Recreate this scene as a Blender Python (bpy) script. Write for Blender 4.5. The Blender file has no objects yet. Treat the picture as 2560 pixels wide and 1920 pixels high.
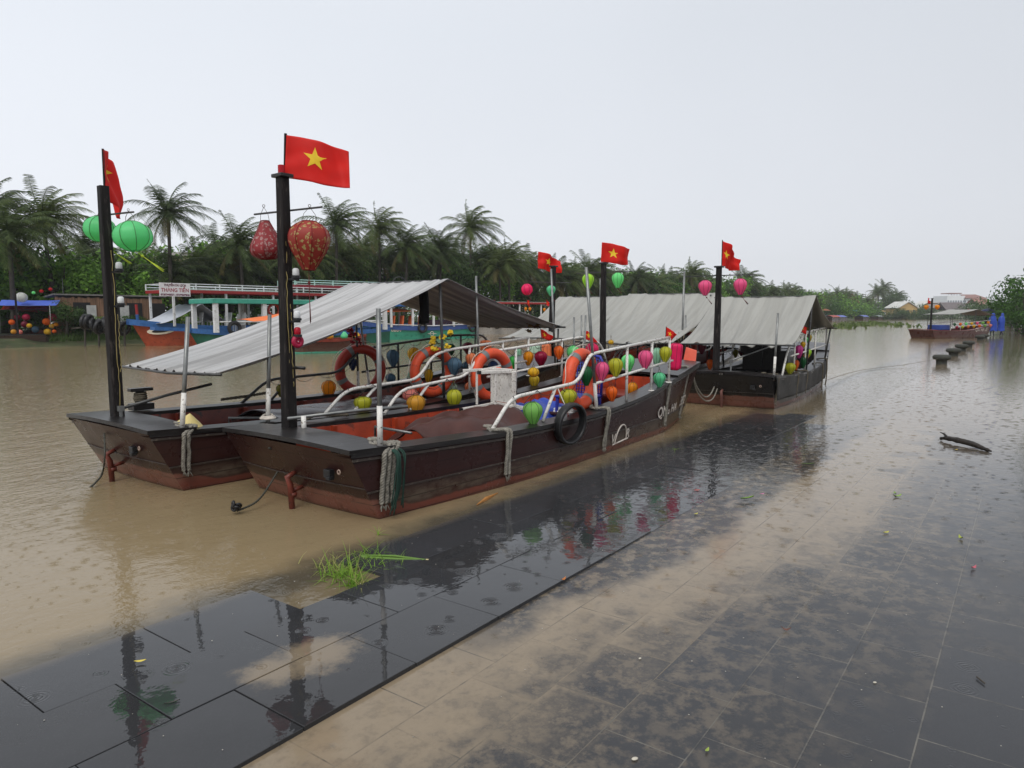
import bpy, math, random
from math import sin, cos, pi, radians, atan, sqrt
from mathutils import Vector, Matrix, noise
R = random.Random(7)
SC = bpy.context.scene
COL = SC.collection

# ------------------------------------------------------------------ camera
FPX, HOR, CZ = 1775.0, 786.0, 1.6
PITCH = atan((960 - HOR) / FPX)
cam = bpy.data.objects.new('camera', bpy.data.cameras.new('camera'))
COL.objects.link(cam)
cam.location = (0, 0, CZ)
cam.rotation_euler = (pi / 2 - PITCH, 0, 0)
cam.data.sensor_width = 36
cam.data.lens = 36 * FPX / 2560
cam.data.clip_start = .05
cam.data.clip_end = 4000
SC.camera = cam

# ------------------------------------------------------------------ sky, sun, exposure
SC.view_settings.view_transform = 'Standard'
SC.view_settings.look = 'None'
SC.view_settings.exposure = .38
SUN_EL, SUN_AZ = radians(52), radians(195)
world = bpy.data.worlds.new("World"); SC.world = world; world.use_nodes = True
nt = world.node_tree; nt.nodes.clear()
def N(nt, t, **kw):
    n = nt.nodes.new(t)
    for k, v in kw.items():
        if k.startswith('i_'): n.inputs[int(k[2:])].default_value = v
        else: setattr(n, k, v)
    return n
out = N(nt, 'ShaderNodeOutputWorld')
sky = N(nt, 'ShaderNodeTexSky', sky_type='NISHITA', sun_disc=False, sun_elevation=SUN_EL, sun_rotation=-SUN_AZ)
bgs = N(nt, 'ShaderNodeBackground'); bgs.inputs[1].default_value = .05
nt.links.new(sky.outputs[0], bgs.inputs[0])
tc = N(nt, 'ShaderNodeTexCoord'); sp = N(nt, 'ShaderNodeSeparateXYZ'); nt.links.new(tc.outputs['Generated'], sp.inputs[0])
ramp = N(nt, 'ShaderNodeValToRGB'); e = ramp.color_ramp.elements
e[0].position = 0; e[0].color = (.765, .785, .83, 1); e[1].position = 1; e[1].color = (.71, .735, .78, 1)
m_ = e.new(.12); m_.color = (.76, .785, .835, 1); m2_ = e.new(.35); m2_.color = (.70, .735, .79, 1)
nt.links.new(sp.outputs['Z'], ramp.inputs[0])
# the overcast is a little darker towards +X (right)
mx = N(nt, 'ShaderNodeMapRange'); mx.inputs[1].default_value = -.7; mx.inputs[2].default_value = .7; mx.inputs[3].default_value = 1.0; mx.inputs[4].default_value = .77
nt.links.new(sp.outputs['X'], mx.inputs[0])
no = N(nt, 'ShaderNodeTexNoise'); no.inputs['Scale'].default_value = 1.6; no.inputs['Detail'].default_value = 3
nt.links.new(tc.outputs['Generated'], no.inputs['Vector'])
nr = N(nt, 'ShaderNodeMapRange'); nr.inputs[3].default_value = .93; nr.inputs[4].default_value = 1.06
nt.links.new(no.outputs[0], nr.inputs[0])
mu = N(nt, 'ShaderNodeMath', operation='MULTIPLY'); nt.links.new(mx.outputs[0], mu.inputs[0]); nt.links.new(nr.outputs[0], mu.inputs[1])
bgc = N(nt, 'ShaderNodeBackground'); nt.links.new(ramp.outputs[0], bgc.inputs[0]); nt.links.new(mu.outputs[0], bgc.inputs[1])
mix = N(nt, 'ShaderNodeMixShader'); mix.inputs[0].default_value = .93
nt.links.new(bgs.outputs[0], mix.inputs[1]); nt.links.new(bgc.outputs[0], mix.inputs[2]); nt.links.new(mix.outputs[0], out.inputs[0])
sl = bpy.data.lights.new('sun', 'SUN'); sl.energy = 1.5; sl.angle = radians(40); sl.color = (1, .97, .92)
so = bpy.data.objects.new('sun', sl); COL.objects.link(so)
sd = Vector((sin(SUN_AZ) * cos(SUN_EL), cos(SUN_AZ) * cos(SUN_EL), sin(SUN_EL)))
so.rotation_euler = sd.to_track_quat('Z', 'Y').to_euler()

# ------------------------------------------------------------------ measuring the place from the camera's known height
def ray(px, py):
    x = (px - 1280) / FPX; y = -(py - 960) / FPX
    return Vector((x, cos(PITCH) + y * sin(PITCH), -sin(PITCH) + y * cos(PITCH)))
def G(px, py, z=0):
    d = ray(px, py); return Vector((0, 0, CZ)) + d * ((z - CZ) / d.z)
def AY(px, py, Y):
    d = ray(px, py); return Vector((0, 0, CZ)) + d * (Y / d.y)
class Frame:
    """boat frame: u along the keel from bow to stern, v to the boat's left side as seen from here, z up"""
    def __init__(s, x, y, deg, u0=0):
        a = radians(deg); s.o = Vector((x, y, 0)); s.h = Vector((sin(a), cos(a), 0)); s.l = Vector((-s.h.y, s.h.x, 0))
        s.rz = math.atan2(s.h.y, s.h.x)
    def L(s, px, py, v):
        d = ray(px, py); t = (v + s.o.dot(s.l)) / d.dot(s.l)
        p = Vector((0, 0, CZ)) + d * t - s.o
        return Vector((p.dot(s.h), v, p.z))
    def LZ(s, px, py, z):
        p = G(px, py, z) - s.o; return Vector((p.dot(s.h), p.dot(s.l), z))
    def W(s, u, v, z): return s.o + s.h * u + s.l * v + Vector((0, 0, z))
def z1(x, y): return (x / 3.456, 420 + y / 3.456)
def z3(x, y): return (560 + x / 3.77, 300 + y / 3.77)
def z4(x, y): return (640 + x / 3.456, 660 + y / 3.456)
def z5(x, y): return (1120 + x / 3.456, 780 + y / 3.456)
def z6(x, y): return (1240 + x / 3.16, 560 + y / 3.16)
def z7(x, y): return (1640 + x / 4.365, 680 + y / 4.365)
def z8(x, y): return (1900 + x / 3.352, 660 + y / 3.352)

# ------------------------------------------------------------------ mesh helpers
class MB:
    def __init__(s): s.v = []; s.f = []; s.mi = []; s.cm = 0
    def add(s, vs, fs):
        n = len(s.v); s.v += [tuple(v) for v in vs]; s.f += [tuple(i + n for i in f) for f in fs]; s.mi += [s.cm] * len(fs); return s
    def box(s, c, d, rot=None, taper=1.0):
        vs = []
        for z in (-.5, .5):
            t = taper if z > 0 else 1
            for x, y in ((-.5, -.5), (.5, -.5), (.5, .5), (-.5, .5)):
                p = Vector((x * d[0] * t, y * d[1] * t, z * d[2]))
                if rot is not None: p = rot @ p
                vs.append(p + Vector(c))
        return s.add(vs, [(3, 2, 1, 0), (4, 5, 6, 7), (0, 1, 5, 4), (1, 2, 6, 5), (2, 3, 7, 6), (3, 0, 4, 7)])
    def bar(s, a, b, w, h=None):
        a = Vector(a); b = Vector(b); d = b - a; h = h or w
        q = d.to_track_quat('X', 'Z').to_matrix()
        return s.box((a + b) / 2, (d.length, w, h), q)
    def tube(s, pts, r, n=8, cap=True):
        pts = [Vector(p) for p in pts]; m = len(pts)
        rs = r if isinstance(r, (list, tuple)) else [r] * m
        up = None; vs = []
        for i, p in enumerate(pts):
            t = (pts[min(i + 1, m - 1)] - pts[max(i - 1, 0)])
            if t.length < 1e-9: t = Vector((0, 0, 1))
            t.normalize()
            if up is None:
                up = t.orthogonal().normalized()
            else:
                up = (up - t * up.dot(t))
                up = up.normalized() if up.length > 1e-6 else t.orthogonal().normalized()
            b = t.cross(up)
            for k in range(n):
                a = 2 * pi * k / n
                vs.append(p + (up * cos(a) + b * sin(a)) * rs[i])
        fs = []
        for i in range(m - 1):
            for k in range(n):
                k2 = (k + 1) % n
                fs.append((i * n + k, i * n + k2, (i + 1) * n + k2, (i + 1) * n + k))
        if cap:
            fs.append(tuple(range(n - 1, -1, -1))); fs.append(tuple((m - 1) * n + k for k in range(n)))
        return s.add(vs, fs)
    def lathe(s, prof, n=16, M=None, rib=None, capt=False, capb=False):
        vs = []
        for z, r in prof:
            for k in range(n):
                rr = r * (rib(k / n) if rib else 1); a = 2 * pi * k / n
                p = Vector((rr * cos(a), rr * sin(a), z)); vs.append(M @ p if M else p)
        m = len(prof); fs = []
        for i in range(m - 1):
            for k in range(n):
                k2 = (k + 1) % n; fs.append((i * n + k, i * n + k2, (i + 1) * n + k2, (i + 1) * n + k))
        if capb: fs.append(tuple(range(n)))
        if capt: fs.append(tuple((m - 1) * n + k for k in range(n)))
        return s.add(vs, fs)
    def torus(s, c, R0, r, M, n=36, k=12, a0=0, a1=2 * pi):
        full = abs(a1 - a0 - 2 * pi) < 1e-6; vs = []; cnt = n if full else n + 1
        for i in range(cnt):
            a = a0 + (a1 - a0) * i / n
            for j in range(k):
                b = 2 * pi * j / k
                p = Vector(((R0 + r * cos(b)) * cos(a), (R0 + r * cos(b)) * sin(a), r * sin(b)))
                vs.append(Vector(c) + M @ p)
        fs = []
        for i in range(n):
            i2 = (i + 1) % cnt
            for j in range(k):
                j2 = (j + 1) % k; fs.append((i * k + j, i2 * k + j, i2 * k + j2, i * k + j2))
        return s.add(vs, fs)
    def grid(s, fn, nu, nv):
        vs = [fn(i / nu, j / nv) for i in range(nu + 1) for j in range(nv + 1)]
        return s.add(vs, [(i * (nv + 1) + j, (i + 1) * (nv + 1) + j, (i + 1) * (nv + 1) + j + 1, i * (nv + 1) + j + 1) for i in range(nu) for j in range(nv)])
    def mesh(s, name, smooth=False):
        me = bpy.data.meshes.new(name); me.from_pydata(s.v, [], s.f)
        me.polygons.foreach_set('use_smooth', [smooth] * len(s.f))
        me.update(); return me
    def build(s, name, mat, parent=None, smooth=False, thick=0, bevel=0, label=None):
        me = s.mesh(name, smooth)
        for m in (mat if isinstance(mat, (list, tuple)) else [mat]): me.materials.append(m)
        if isinstance(mat, (list, tuple)): me.polygons.foreach_set('material_index', s.mi)
        return link(name, me, parent, thick, bevel, label)
def link(name, me, parent=None, thick=0, bevel=0, label=None):
    o = bpy.data.objects.new(name, me); COL.objects.link(o)
    if parent: o.parent = parent
    if thick:
        md = o.modifiers.new('t', 'SOLIDIFY'); md.thickness = thick; md.offset = 0
    if bevel:
        md = o.modifiers.new('b', 'BEVEL'); md.width = bevel; md.segments = 2; md.limit_method = 'ANGLE'
    if label: o['label'] = label
    return o
def tag(o, label, cat, group=None, kind=None):
    if label: o['label'] = label
    if cat: o['category'] = cat
    if group: o['group'] = group
    if kind: o['kind'] = kind
    return o
def empty(name, loc=(0, 0, 0), rz=0, label=None, cat=None, group=None):
    o = bpy.data.objects.new(name, None); COL.objects.link(o); o.empty_display_size = .1
    o.location = loc; o.rotation_euler = (0, 0, rz)
    return tag(o, label, cat, group)
def origin_to(o, p):
    """mesh written in world coordinates: move the object's origin to p"""
    p = Vector(p); o.data.transform(Matrix.Translation(-p)); o.location = p; return o
def spline(pts, n=6):
    pts = [Vector(p) for p in pts]; out = []
    for i in range(len(pts) - 1):
        p0 = pts[max(i - 1, 0)]; p1 = pts[i]; p2 = pts[i + 1]; p3 = pts[min(i + 2, len(pts) - 1)]
        for k in range(n):
            t = k / n
            out.append(.5 * ((2 * p1) + (p2 - p0) * t + (2 * p0 - 5 * p1 + 4 * p2 - p3) * t * t + (3 * p1 - p0 - 3 * p2 + p3) * t ** 3))
    out.append(pts[-1]); return out
def rounded(pts, r=.08, n=4):
    """polyline with rounded corners"""
    pts = [Vector(p) for p in pts]; out = [pts[0]]
    for i in range(1, len(pts) - 1):
        a, b, c = pts[i - 1], pts[i], pts[i + 1]
        ra = min(r, (a - b).length * .45); rc = min(r, (c - b).length * .45)
        p = b + (a - b).normalized() * ra; q = b + (c - b).normalized() * rc
        for k in range(n + 1):
            t = k / n; out.append(p * (1 - t) ** 2 + b * 2 * t * (1 - t) + q * t * t)
    out.append(pts[-1]); return out
def interp(tab, x):
    if x <= tab[0][0]: return tab[0][1]
    for (a, p), (b, q) in zip(tab, tab[1:]):
        if x <= b:
            t = (x - a) / (b - a); return p + (q - p) * t
    return tab[-1][1]
def sm_interp(tab, x):
    d = .25; return (interp(tab, x - d) + 2 * interp(tab, x) + interp(tab, x + d)) / 4

# ------------------------------------------------------------------ materials
def mat_new(name):
    m = bpy.data.materials.new(name); m.use_nodes = True; nt = m.node_tree; nt.nodes.clear()
    o = N(nt, 'ShaderNodeOutputMaterial'); b = N(nt, 'ShaderNodeBsdfPrincipled'); nt.links.new(b.outputs[0], o.inputs[0])
    return m, nt, b, o
CACHE = {}
def M(col, rough=.5, metal=0, var=.18, scale=6, bump=0, trans=0, coat=0, stretch=(1, 1, 1), dirt=None, spec=.32):
    """procedural material: base colour broken up by noise, optional dirt colour in patches, bump, translucency"""
    key = (tuple(col), rough, metal, var, scale, bump, trans, coat, stretch, dirt, spec)
    if key in CACHE: return CACHE[key]
    m, nt, b, o = mat_new('surface')
    tc = N(nt, 'ShaderNodeTexCoord'); mp = N(nt, 'ShaderNodeMapping'); mp.inputs['Scale'].default_value = stretch
    nt.links.new(tc.outputs['Object'], mp.inputs[0])
    n = N(nt, 'ShaderNodeTexNoise'); n.inputs['Scale'].default_value = scale; n.inputs['Detail'].default_value = 5; n.inputs['Roughness'].default_value = .6
    nt.links.new(mp.outputs[0], n.inputs['Vector'])
    r = N(nt, 'ShaderNodeValToRGB'); e = r.color_ramp.elements
    c0 = [max(0, c * (1 - var)) for c in col]; c1 = [min(1, c * (1 + var)) for c in col]
    e[0].position = .3; e[0].color = (*c0, 1); e[1].position = .7; e[1].color = (*c1, 1)
    nt.links.new(n.outputs[0], r.inputs[0]); last = r.outputs[0]
    if dirt:
        n2 = N(nt, 'ShaderNodeTexNoise'); n2.inputs['Scale'].default_value = scale * 2.3; n2.inputs['Detail'].default_value = 8; n2.inputs['Roughness'].default_value = .7
        nt.links.new(mp.outputs[0], n2.inputs['Vector'])
        r2 = N(nt, 'ShaderNodeValToRGB'); r2.color_ramp.elements[0].position = .56; r2.color_ramp.elements[1].position = .62
        nt.links.new(n2.outputs[0], r2.inputs[0])
        mx = N(nt, 'ShaderNodeMixRGB'); mx.inputs[2].default_value = (*dirt, 1)
        nt.links.new(r2.outputs[0], mx.inputs[0]); nt.links.new(last, mx.inputs[1]); last = mx.outputs[0]
    nt.links.new(last, b.inputs['Base Color'])
    rr = N(nt, 'ShaderNodeMapRange'); rr.inputs[3].default_value = max(.02, rough * .75); rr.inputs[4].default_value = min(1, rough * 1.3)
    nt.links.new(n.outputs[0], rr.inputs[0]); nt.links.new(rr.outputs[0], b.inputs['Roughness'])
    b.inputs['Metallic'].default_value = metal; b.inputs['Specular IOR Level'].default_value = spec
    b.inputs['Coat Weight'].default_value = coat; b.inputs['Coat Roughness'].default_value = .12
    if bump:
        bp = N(nt, 'ShaderNodeBump'); bp.inputs['Strength'].default_value = .5; bp.inputs['Distance'].default_value = bump
        nt.links.new(n.outputs[0], bp.inputs['Height']); nt.links.new(bp.outputs[0], b.inputs['Normal'])
    if trans:
        tr = N(nt, 'ShaderNodeBsdfTranslucent'); nt.links.new(last, tr.inputs[0])
        mi = N(nt, 'ShaderNodeMixShader'); mi.inputs[0].default_value = trans
        nt.links.new(b.outputs[0], mi.inputs[1]); nt.links.new(tr.outputs[0], mi.inputs[2]); nt.links.new(mi.outputs[0], o.inputs[0])
    CACHE[key] = m; return m
def ramp2(nt, src, p0, p1, interp_='LINEAR'):
    r = N(nt, 'ShaderNodeMapRange'); r.interpolation_type = 'SMOOTHSTEP'; r.inputs[1].default_value = p0; r.inputs[2].default_value = p1
    nt.links.new(src, r.inputs[0]); return r.outputs[0]
def mth(nt, op, a, b=None, c=None):
    n = N(nt, 'ShaderNodeMath', operation=op)
    for i, x in enumerate((a, b, c)):
        if x is None: continue
        if isinstance(x, (int, float)): n.inputs[i].default_value = x
        else: nt.links.new(x, n.inputs[i])
    return n.outputs[0]
def mixc(nt, f, a, b):
    n = N(nt, 'ShaderNodeMixRGB')
    for i, x in enumerate((f, a, b)):
        if isinstance(x, (int, float)): n.inputs[i].default_value = x
        elif isinstance(x, tuple): n.inputs[i].default_value = (*x, 1)
        else: nt.links.new(x, n.inputs[i])
    return n.outputs[0]
def noise_n(nt, vec, scale, detail=4, rough=.55, stretch=None):
    if stretch:
        mp = N(nt, 'ShaderNodeMapping'); mp.inputs['Scale'].default_value = stretch; nt.links.new(vec, mp.inputs[0]); vec = mp.outputs[0]
    n = N(nt, 'ShaderNodeTexNoise'); n.inputs['Scale'].default_value = scale; n.inputs['Detail'].default_value = detail; n.inputs['Roughness'].default_value = rough
    nt.links.new(vec, n.inputs['Vector']); return n.outputs[0]
def rings(nt, vec, scale, freq, dens):
    """raindrop rings: concentric ripples round scattered points"""
    v = N(nt, 'ShaderNodeTexVoronoi'); v.inputs['Scale'].default_value = scale; nt.links.new(vec, v.inputs['Vector'])
    v.voronoi_dimensions = '2D'
    d = v.outputs['Distance']; sepc = N(nt, 'ShaderNodeSeparateColor'); nt.links.new(v.outputs['Color'], sepc.inputs[0])
    size = mth(nt, 'MULTIPLY_ADD', sepc.outputs[1], .34, .08)
    w = mth(nt, 'SINE', mth(nt, 'MULTIPLY', d, freq))
    env = mth(nt, 'SUBTRACT', 1, mth(nt, 'MINIMUM', mth(nt, 'DIVIDE', d, size), 1))
    on = mth(nt, 'GREATER_THAN', dens, sepc.outputs[0])
    return mth(nt, 'MULTIPLY', mth(nt, 'MULTIPLY', w, env), on)

def river_material():
    m, nt, b, o = mat_new('muddy_water')
    tc = N(nt, 'ShaderNodeTexCoord'); vec = tc.outputs['Object']
    sp = N(nt, 'ShaderNodeSeparateXYZ'); nt.links.new(vec, sp.inputs[0])
    big = noise_n(nt, vec, .35, 4, .6, (1, 2.2, 1))
    col = mixc(nt, big, (.205, .153, .084), (.268, .206, .118))
    # thin olive shallows, darker where the stone step along the quay shows through
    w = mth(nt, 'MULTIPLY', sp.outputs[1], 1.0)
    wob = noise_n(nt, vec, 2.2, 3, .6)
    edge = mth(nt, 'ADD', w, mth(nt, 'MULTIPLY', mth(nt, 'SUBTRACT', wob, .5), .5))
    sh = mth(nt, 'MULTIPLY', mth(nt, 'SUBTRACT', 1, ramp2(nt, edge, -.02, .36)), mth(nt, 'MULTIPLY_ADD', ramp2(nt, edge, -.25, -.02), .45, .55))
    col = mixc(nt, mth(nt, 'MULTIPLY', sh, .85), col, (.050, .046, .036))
    sp2 = noise_n(nt, vec, 38, 2, .5); foam = ramp2(nt, sp2, .73, .78)
    col = mixc(nt, mth(nt, 'MULTIPLY', foam, .35), col, (.42, .34, .24))
    nt.links.new(col, b.inputs['Base Color']); b.inputs['IOR'].default_value = 1.33
    b.inputs['Roughness'].default_value = .07
    n1 = noise_n(nt, vec, 2.3, 3, .55, (1, 1.9, 1)); n2 = noise_n(nt, vec, 9, 3, .6, (1, 1.6, 1)); n3 = noise_n(nt, vec, 34, 2, .5)
    rg = rings(nt, vec, 5.5, 75, .7); rg2 = rings(nt, vec, 9.0, 55, .6)
    h = mth(nt, 'ADD', mth(nt, 'MULTIPLY', n1, .014), mth(nt, 'MULTIPLY', n2, .0065))
    h = mth(nt, 'ADD', h, mth(nt, 'MULTIPLY', n3, .0035))
    h = mth(nt, 'ADD', h, mth(nt, 'MULTIPLY', rg, .0016)); h = mth(nt, 'ADD', h, mth(nt, 'MULTIPLY', rg2, .0014))
    h = mth(nt, 'MULTIPLY', h, mth(nt, 'MULTIPLY_ADD', ramp2(nt, sp.outputs[1], -.5, 5), .6, .4))
    bp = N(nt, 'ShaderNodeBump'); bp.inputs['Strength'].default_value = .8; bp.inputs['Distance'].default_value = 1
    nt.links.new(h, bp.inputs['Height']); nt.links.new(bp.outputs[0], b.inputs['Normal'])
    return m
def stone_material(band):
    """wet black granite: joints, silt left by the flood in the low tiles, a film of rippling rainwater"""
    m, nt, b, o = mat_new('wet_granite_border' if band else 'wet_granite_paving')
    tc = N(nt, 'ShaderNodeTexCoord'); vec = tc.outputs['Object']
    sp = N(nt, 'ShaderNodeSeparateXYZ'); nt.links.new(vec, sp.inputs[0]); s_, y_ = sp.outputs[0], sp.outputs[1]
    w_ = mth(nt, 'MULTIPLY', y_, -1)                       # distance inland from the quay edge
    fine = noise_n(nt, vec, 9, 10, .72); mid = noise_n(nt, vec, 2.6, 6, .65); big = noise_n(nt, vec, .9, 3, .5)
    grain = noise_n(nt, vec, 160, 3, .7)
    stone = mixc(nt, mid, (.020, .020, .021), (.040, .040, .042))
    stone = mixc(nt, mth(nt, 'MULTIPLY', ramp2(nt, grain, .5, .75), .25), stone, (.07, .07, .072))
    silt_c = mixc(nt, fine, (.175, .135, .088), (.27, .213, .145))
    if band:
        g1 = N(nt, 'ShaderNodeNewGeometry'); rnd = g1.outputs['Random Per Island']
        stone = mixc(nt, mth(nt, 'MULTIPLY', rnd, .5), stone, (.042, .045, .050))
        # a wash of silt on the two tiles near the camera
        def blob(cs, cw, r):
            dx = mth(nt, 'SUBTRACT', s_, cs); dy = mth(nt, 'SUBTRACT', w_, cw)
            return mth(nt, 'SQRT', mth(nt, 'ADD', mth(nt, 'POWER', dx, 2), mth(nt, 'POWER', mth(nt, 'MULTIPLY', dy, 1.25), 2)))
        c = G(790, 1650) - QF.o; c2 = G(690, 1690) - QF.o
        d = mth(nt, 'MINIMUM', blob(c.dot(QF.h), -c.dot(QF.l), 1), mth(nt, 'ADD', blob(c2.dot(QF.h), -c2.dot(QF.l), 1), .05))
        d = mth(nt, 'ADD', d, mth(nt, 'MULTIPLY', mth(nt, 'SUBTRACT', fine, .5), .35)); d = mth(nt, 'ADD', d, mth(nt, 'MULTIPLY', mth(nt, 'SUBTRACT', mid, .5), .25))
        silt = mth(nt, 'SUBTRACT', 1, ramp2(nt, d, .12, .27)); silt = mth(nt, 'MULTIPLY', silt, .8)
        # brown water over the sunk outer course
        low = mth(nt, 'SUBTRACT', 1, ramp2(nt, mth(nt, 'ADD', w_, mth(nt, 'MULTIPLY', mid, .12)), .0, .16))
        silt = mth(nt, 'MAXIMUM', silt, mth(nt, 'MULTIPLY', low, .35))
        joint = None
    else:
        br = N(nt, 'ShaderNodeTexBrick'); br.offset = .37; br.inputs['Scale'].default_value = 1
        br.inputs['Brick Width'].default_value = .47; br.inputs['Row Height'].default_value = .33
        br.inputs['Mortar Size'].default_value = .0038; br.inputs['Mortar Smooth'].default_value = .3; br.inputs['Bias'].default_value = 0
        br.inputs[1].default_value = (0, 0, 0, 1); br.inputs[2].default_value = (1, 1, 1, 1)
        nt.links.new(vec, br.inputs['Vector']); joint = br.outputs['Fac']
        tone = br.outputs['Color']; sc = N(nt, 'ShaderNodeSeparateColor'); nt.links.new(tone, sc.inputs[0])
        stone = mixc(nt, mth(nt, 'MULTIPLY', sc.outputs[0], .6), stone, (.034, .036, .041))
        b2 = N(nt, 'ShaderNodeTexBrick'); b2.offset = .37; b2.inputs['Scale'].default_value = 1
        for k_, v_ in (('Brick Width', .47), ('Row Height', .33), ('Mortar Size', .055), ('Mortar Smooth', 1.0), ('Bias', 0)): b2.inputs[k_].default_value = v_
        nt.links.new(vec, b2.inputs['Vector']); rim = b2.outputs['Fac']
        # the puddle runs along the border strip; ragged at its inland side; each tile holds it differently
        q = mth(nt, 'ADD', w_, mth(nt, 'MULTIPLY', mth(nt, 'SUBTRACT', mid, .5), 1.5))
        q = mth(nt, 'ADD', q, mth(nt, 'MULTIPLY', mth(nt, 'SUBTRACT', fine, .5), 1.5))
        q = mth(nt, 'ADD', q, mth(nt, 'MULTIPLY', mth(nt, 'SUBTRACT', sc.outputs[0], .5), .30))
        q = mth(nt, 'SUBTRACT', q, mth(nt, 'MULTIPLY', ramp2(nt, s_, 1.0, 5.0), .75)); q = mth(nt, 'SUBTRACT', q, mth(nt, 'MULTIPLY', mth(nt, 'MULTIPLY', rim, ramp2(nt, mid, .42, .62)), .34))
        core = mth(nt, 'SUBTRACT', 1, ramp2(nt, q, 1.55, 2.25))
        edge1 = mth(nt, 'ADD', w_, mth(nt, 'MULTIPLY', mth(nt, 'SUBTRACT', mid, .5), .5)); edge1 = mth(nt, 'SUBTRACT', edge1, mth(nt, 'MULTIPLY', ramp2(nt, s_, 1.8, 3.4), .30)); farin = ramp2(nt, edge1, 1.42, 1.62)
        nearb = mth(nt, 'SUBTRACT', 1, ramp2(nt, s_, 4.2, 2.4))
        farin = mth(nt, 'MAXIMUM', farin, mth(nt, 'SUBTRACT', 1, ramp2(nt, s_, 1.2, 2.0)))
        core = mth(nt, 'MULTIPLY', core, farin)
        stain = mth(nt, 'MULTIPLY', ramp2(nt, fine, .44, .62), mth(nt, 'SUBTRACT', 1, ramp2(nt, q, 1.8, 3.5)))
        stain2 = mth(nt, 'MULTIPLY', ramp2(nt, fine, .55, .64), ramp2(nt, big, .5, .66))
        silt = mth(nt, 'MAXIMUM', mth(nt, 'MULTIPLY', core, mth(nt, 'MULTIPLY_ADD', ramp2(nt, fine, .30, .52), .30, .70)), mth(nt, 'MULTIPLY', stain, .60))
        silt = mth(nt, 'MAXIMUM', silt, mth(nt, 'MULTIPLY', stain2, .28))
        silt = mth(nt, 'MAXIMUM', mth(nt, 'MULTIPLY', silt, mth(nt, 'SUBTRACT', 1, mth(nt, 'MULTIPLY', ramp2(nt, s_, 9, 18), .5))), mth(nt, 'MULTIPLY', ramp2(nt, mth(nt, 'ADD', s_, mth(nt, 'MULTIPLY', mid, 3)), 7, 15), mth(nt, 'MULTIPLY_ADD', ramp2(nt, w_, 7, 1.4), .30, .58)))
    col = mixc(nt, silt, stone, silt_c)
    if joint is not None:
        col = mixc(nt, mth(nt, 'MULTIPLY', joint, mth(nt, 'MULTIPLY_ADD', ramp2(nt, mth(nt, 'ADD', mth(nt, 'MULTIPLY', mid, .5), mth(nt, 'MULTIPLY', fine, .5)), .40, .60), .85, .05)), col, mixc(nt, silt, (.15, .14, .12), (.06, .052, .042)))
    nt.links.new(col, b.inputs['Base Color']); b.inputs['IOR'].default_value = 1.36
    wetn = noise_n(nt, vec, 1.3, 4, .6)
    if band:
        rough = mth(nt, 'MULTIPLY_ADD', ramp2(nt, fine, .45, .7), .03, .015)
    else:
        far_wet = ramp2(nt, s_, 3.5, 8)                       # farther along, the paving is fully under water
        near_r = mth(nt, 'MULTIPLY_ADD', ramp2(nt, wetn, .4, .62), .12, .13)
        nr_ = mth(nt, 'MULTIPLY', near_r, mth(nt, 'SUBTRACT', 1, far_wet))
        nr_ = mth(nt, 'MULTIPLY', nr_, mth(nt, 'SUBTRACT', 1, mth(nt, 'MULTIPLY', core, .5)))
        rough = mth(nt, 'ADD', nr_, .03)
    nt.links.new(rough, b.inputs['Roughness'])
    # ripples: rain rings, denser away from the sheltered near tiles
    dens = mth(nt, 'MULTIPLY_ADD', ramp2(nt, s_, .8, 5), .45, .12)
    r1 = rings(nt, vec, 4.2, 85, dens); r2 = rings(nt, vec, 7.5, 60, dens); n2 = noise_n(nt, vec, 7, 3, .6); n3 = noise_n(nt, vec, 24, 2, .5)
    amp = mth(nt, 'MULTIPLY_ADD', ramp2(nt, s_, 1.5, 7), .85, .15)
    h = mth(nt, 'ADD', mth(nt, 'MULTIPLY', r1, .0010), mth(nt, 'MULTIPLY', r2, .0007))
    h = mth(nt, 'ADD', h, mth(nt, 'MULTIPLY', mth(nt, 'ADD', mth(nt, 'MULTIPLY', n2, .0052 if band else .0034), mth(nt, 'MULTIPLY', n3, .0020 if band else .0012)), amp))
    if not band:
        dry = mth(nt, 'MULTIPLY', mth(nt, 'SUBTRACT', 1, silt), mth(nt, 'SUBTRACT', 1, far_wet))
        h = mth(nt, 'ADD', h, mth(nt, 'MULTIPLY', mth(nt, 'MULTIPLY', grain, dry), .0007))
        h = mth(nt, 'SUBTRACT', h, mth(nt, 'MULTIPLY', mth(nt, 'MULTIPLY', joint, dry), .002))
    bp = N(nt, 'ShaderNodeBump'); bp.inputs['Strength'].default_value = .8; bp.inputs['Distance'].default_value = 1
    nt.links.new(h, bp.inputs['Height']); nt.links.new(bp.outputs[0], b.inputs['Normal'])
    return m
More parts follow.
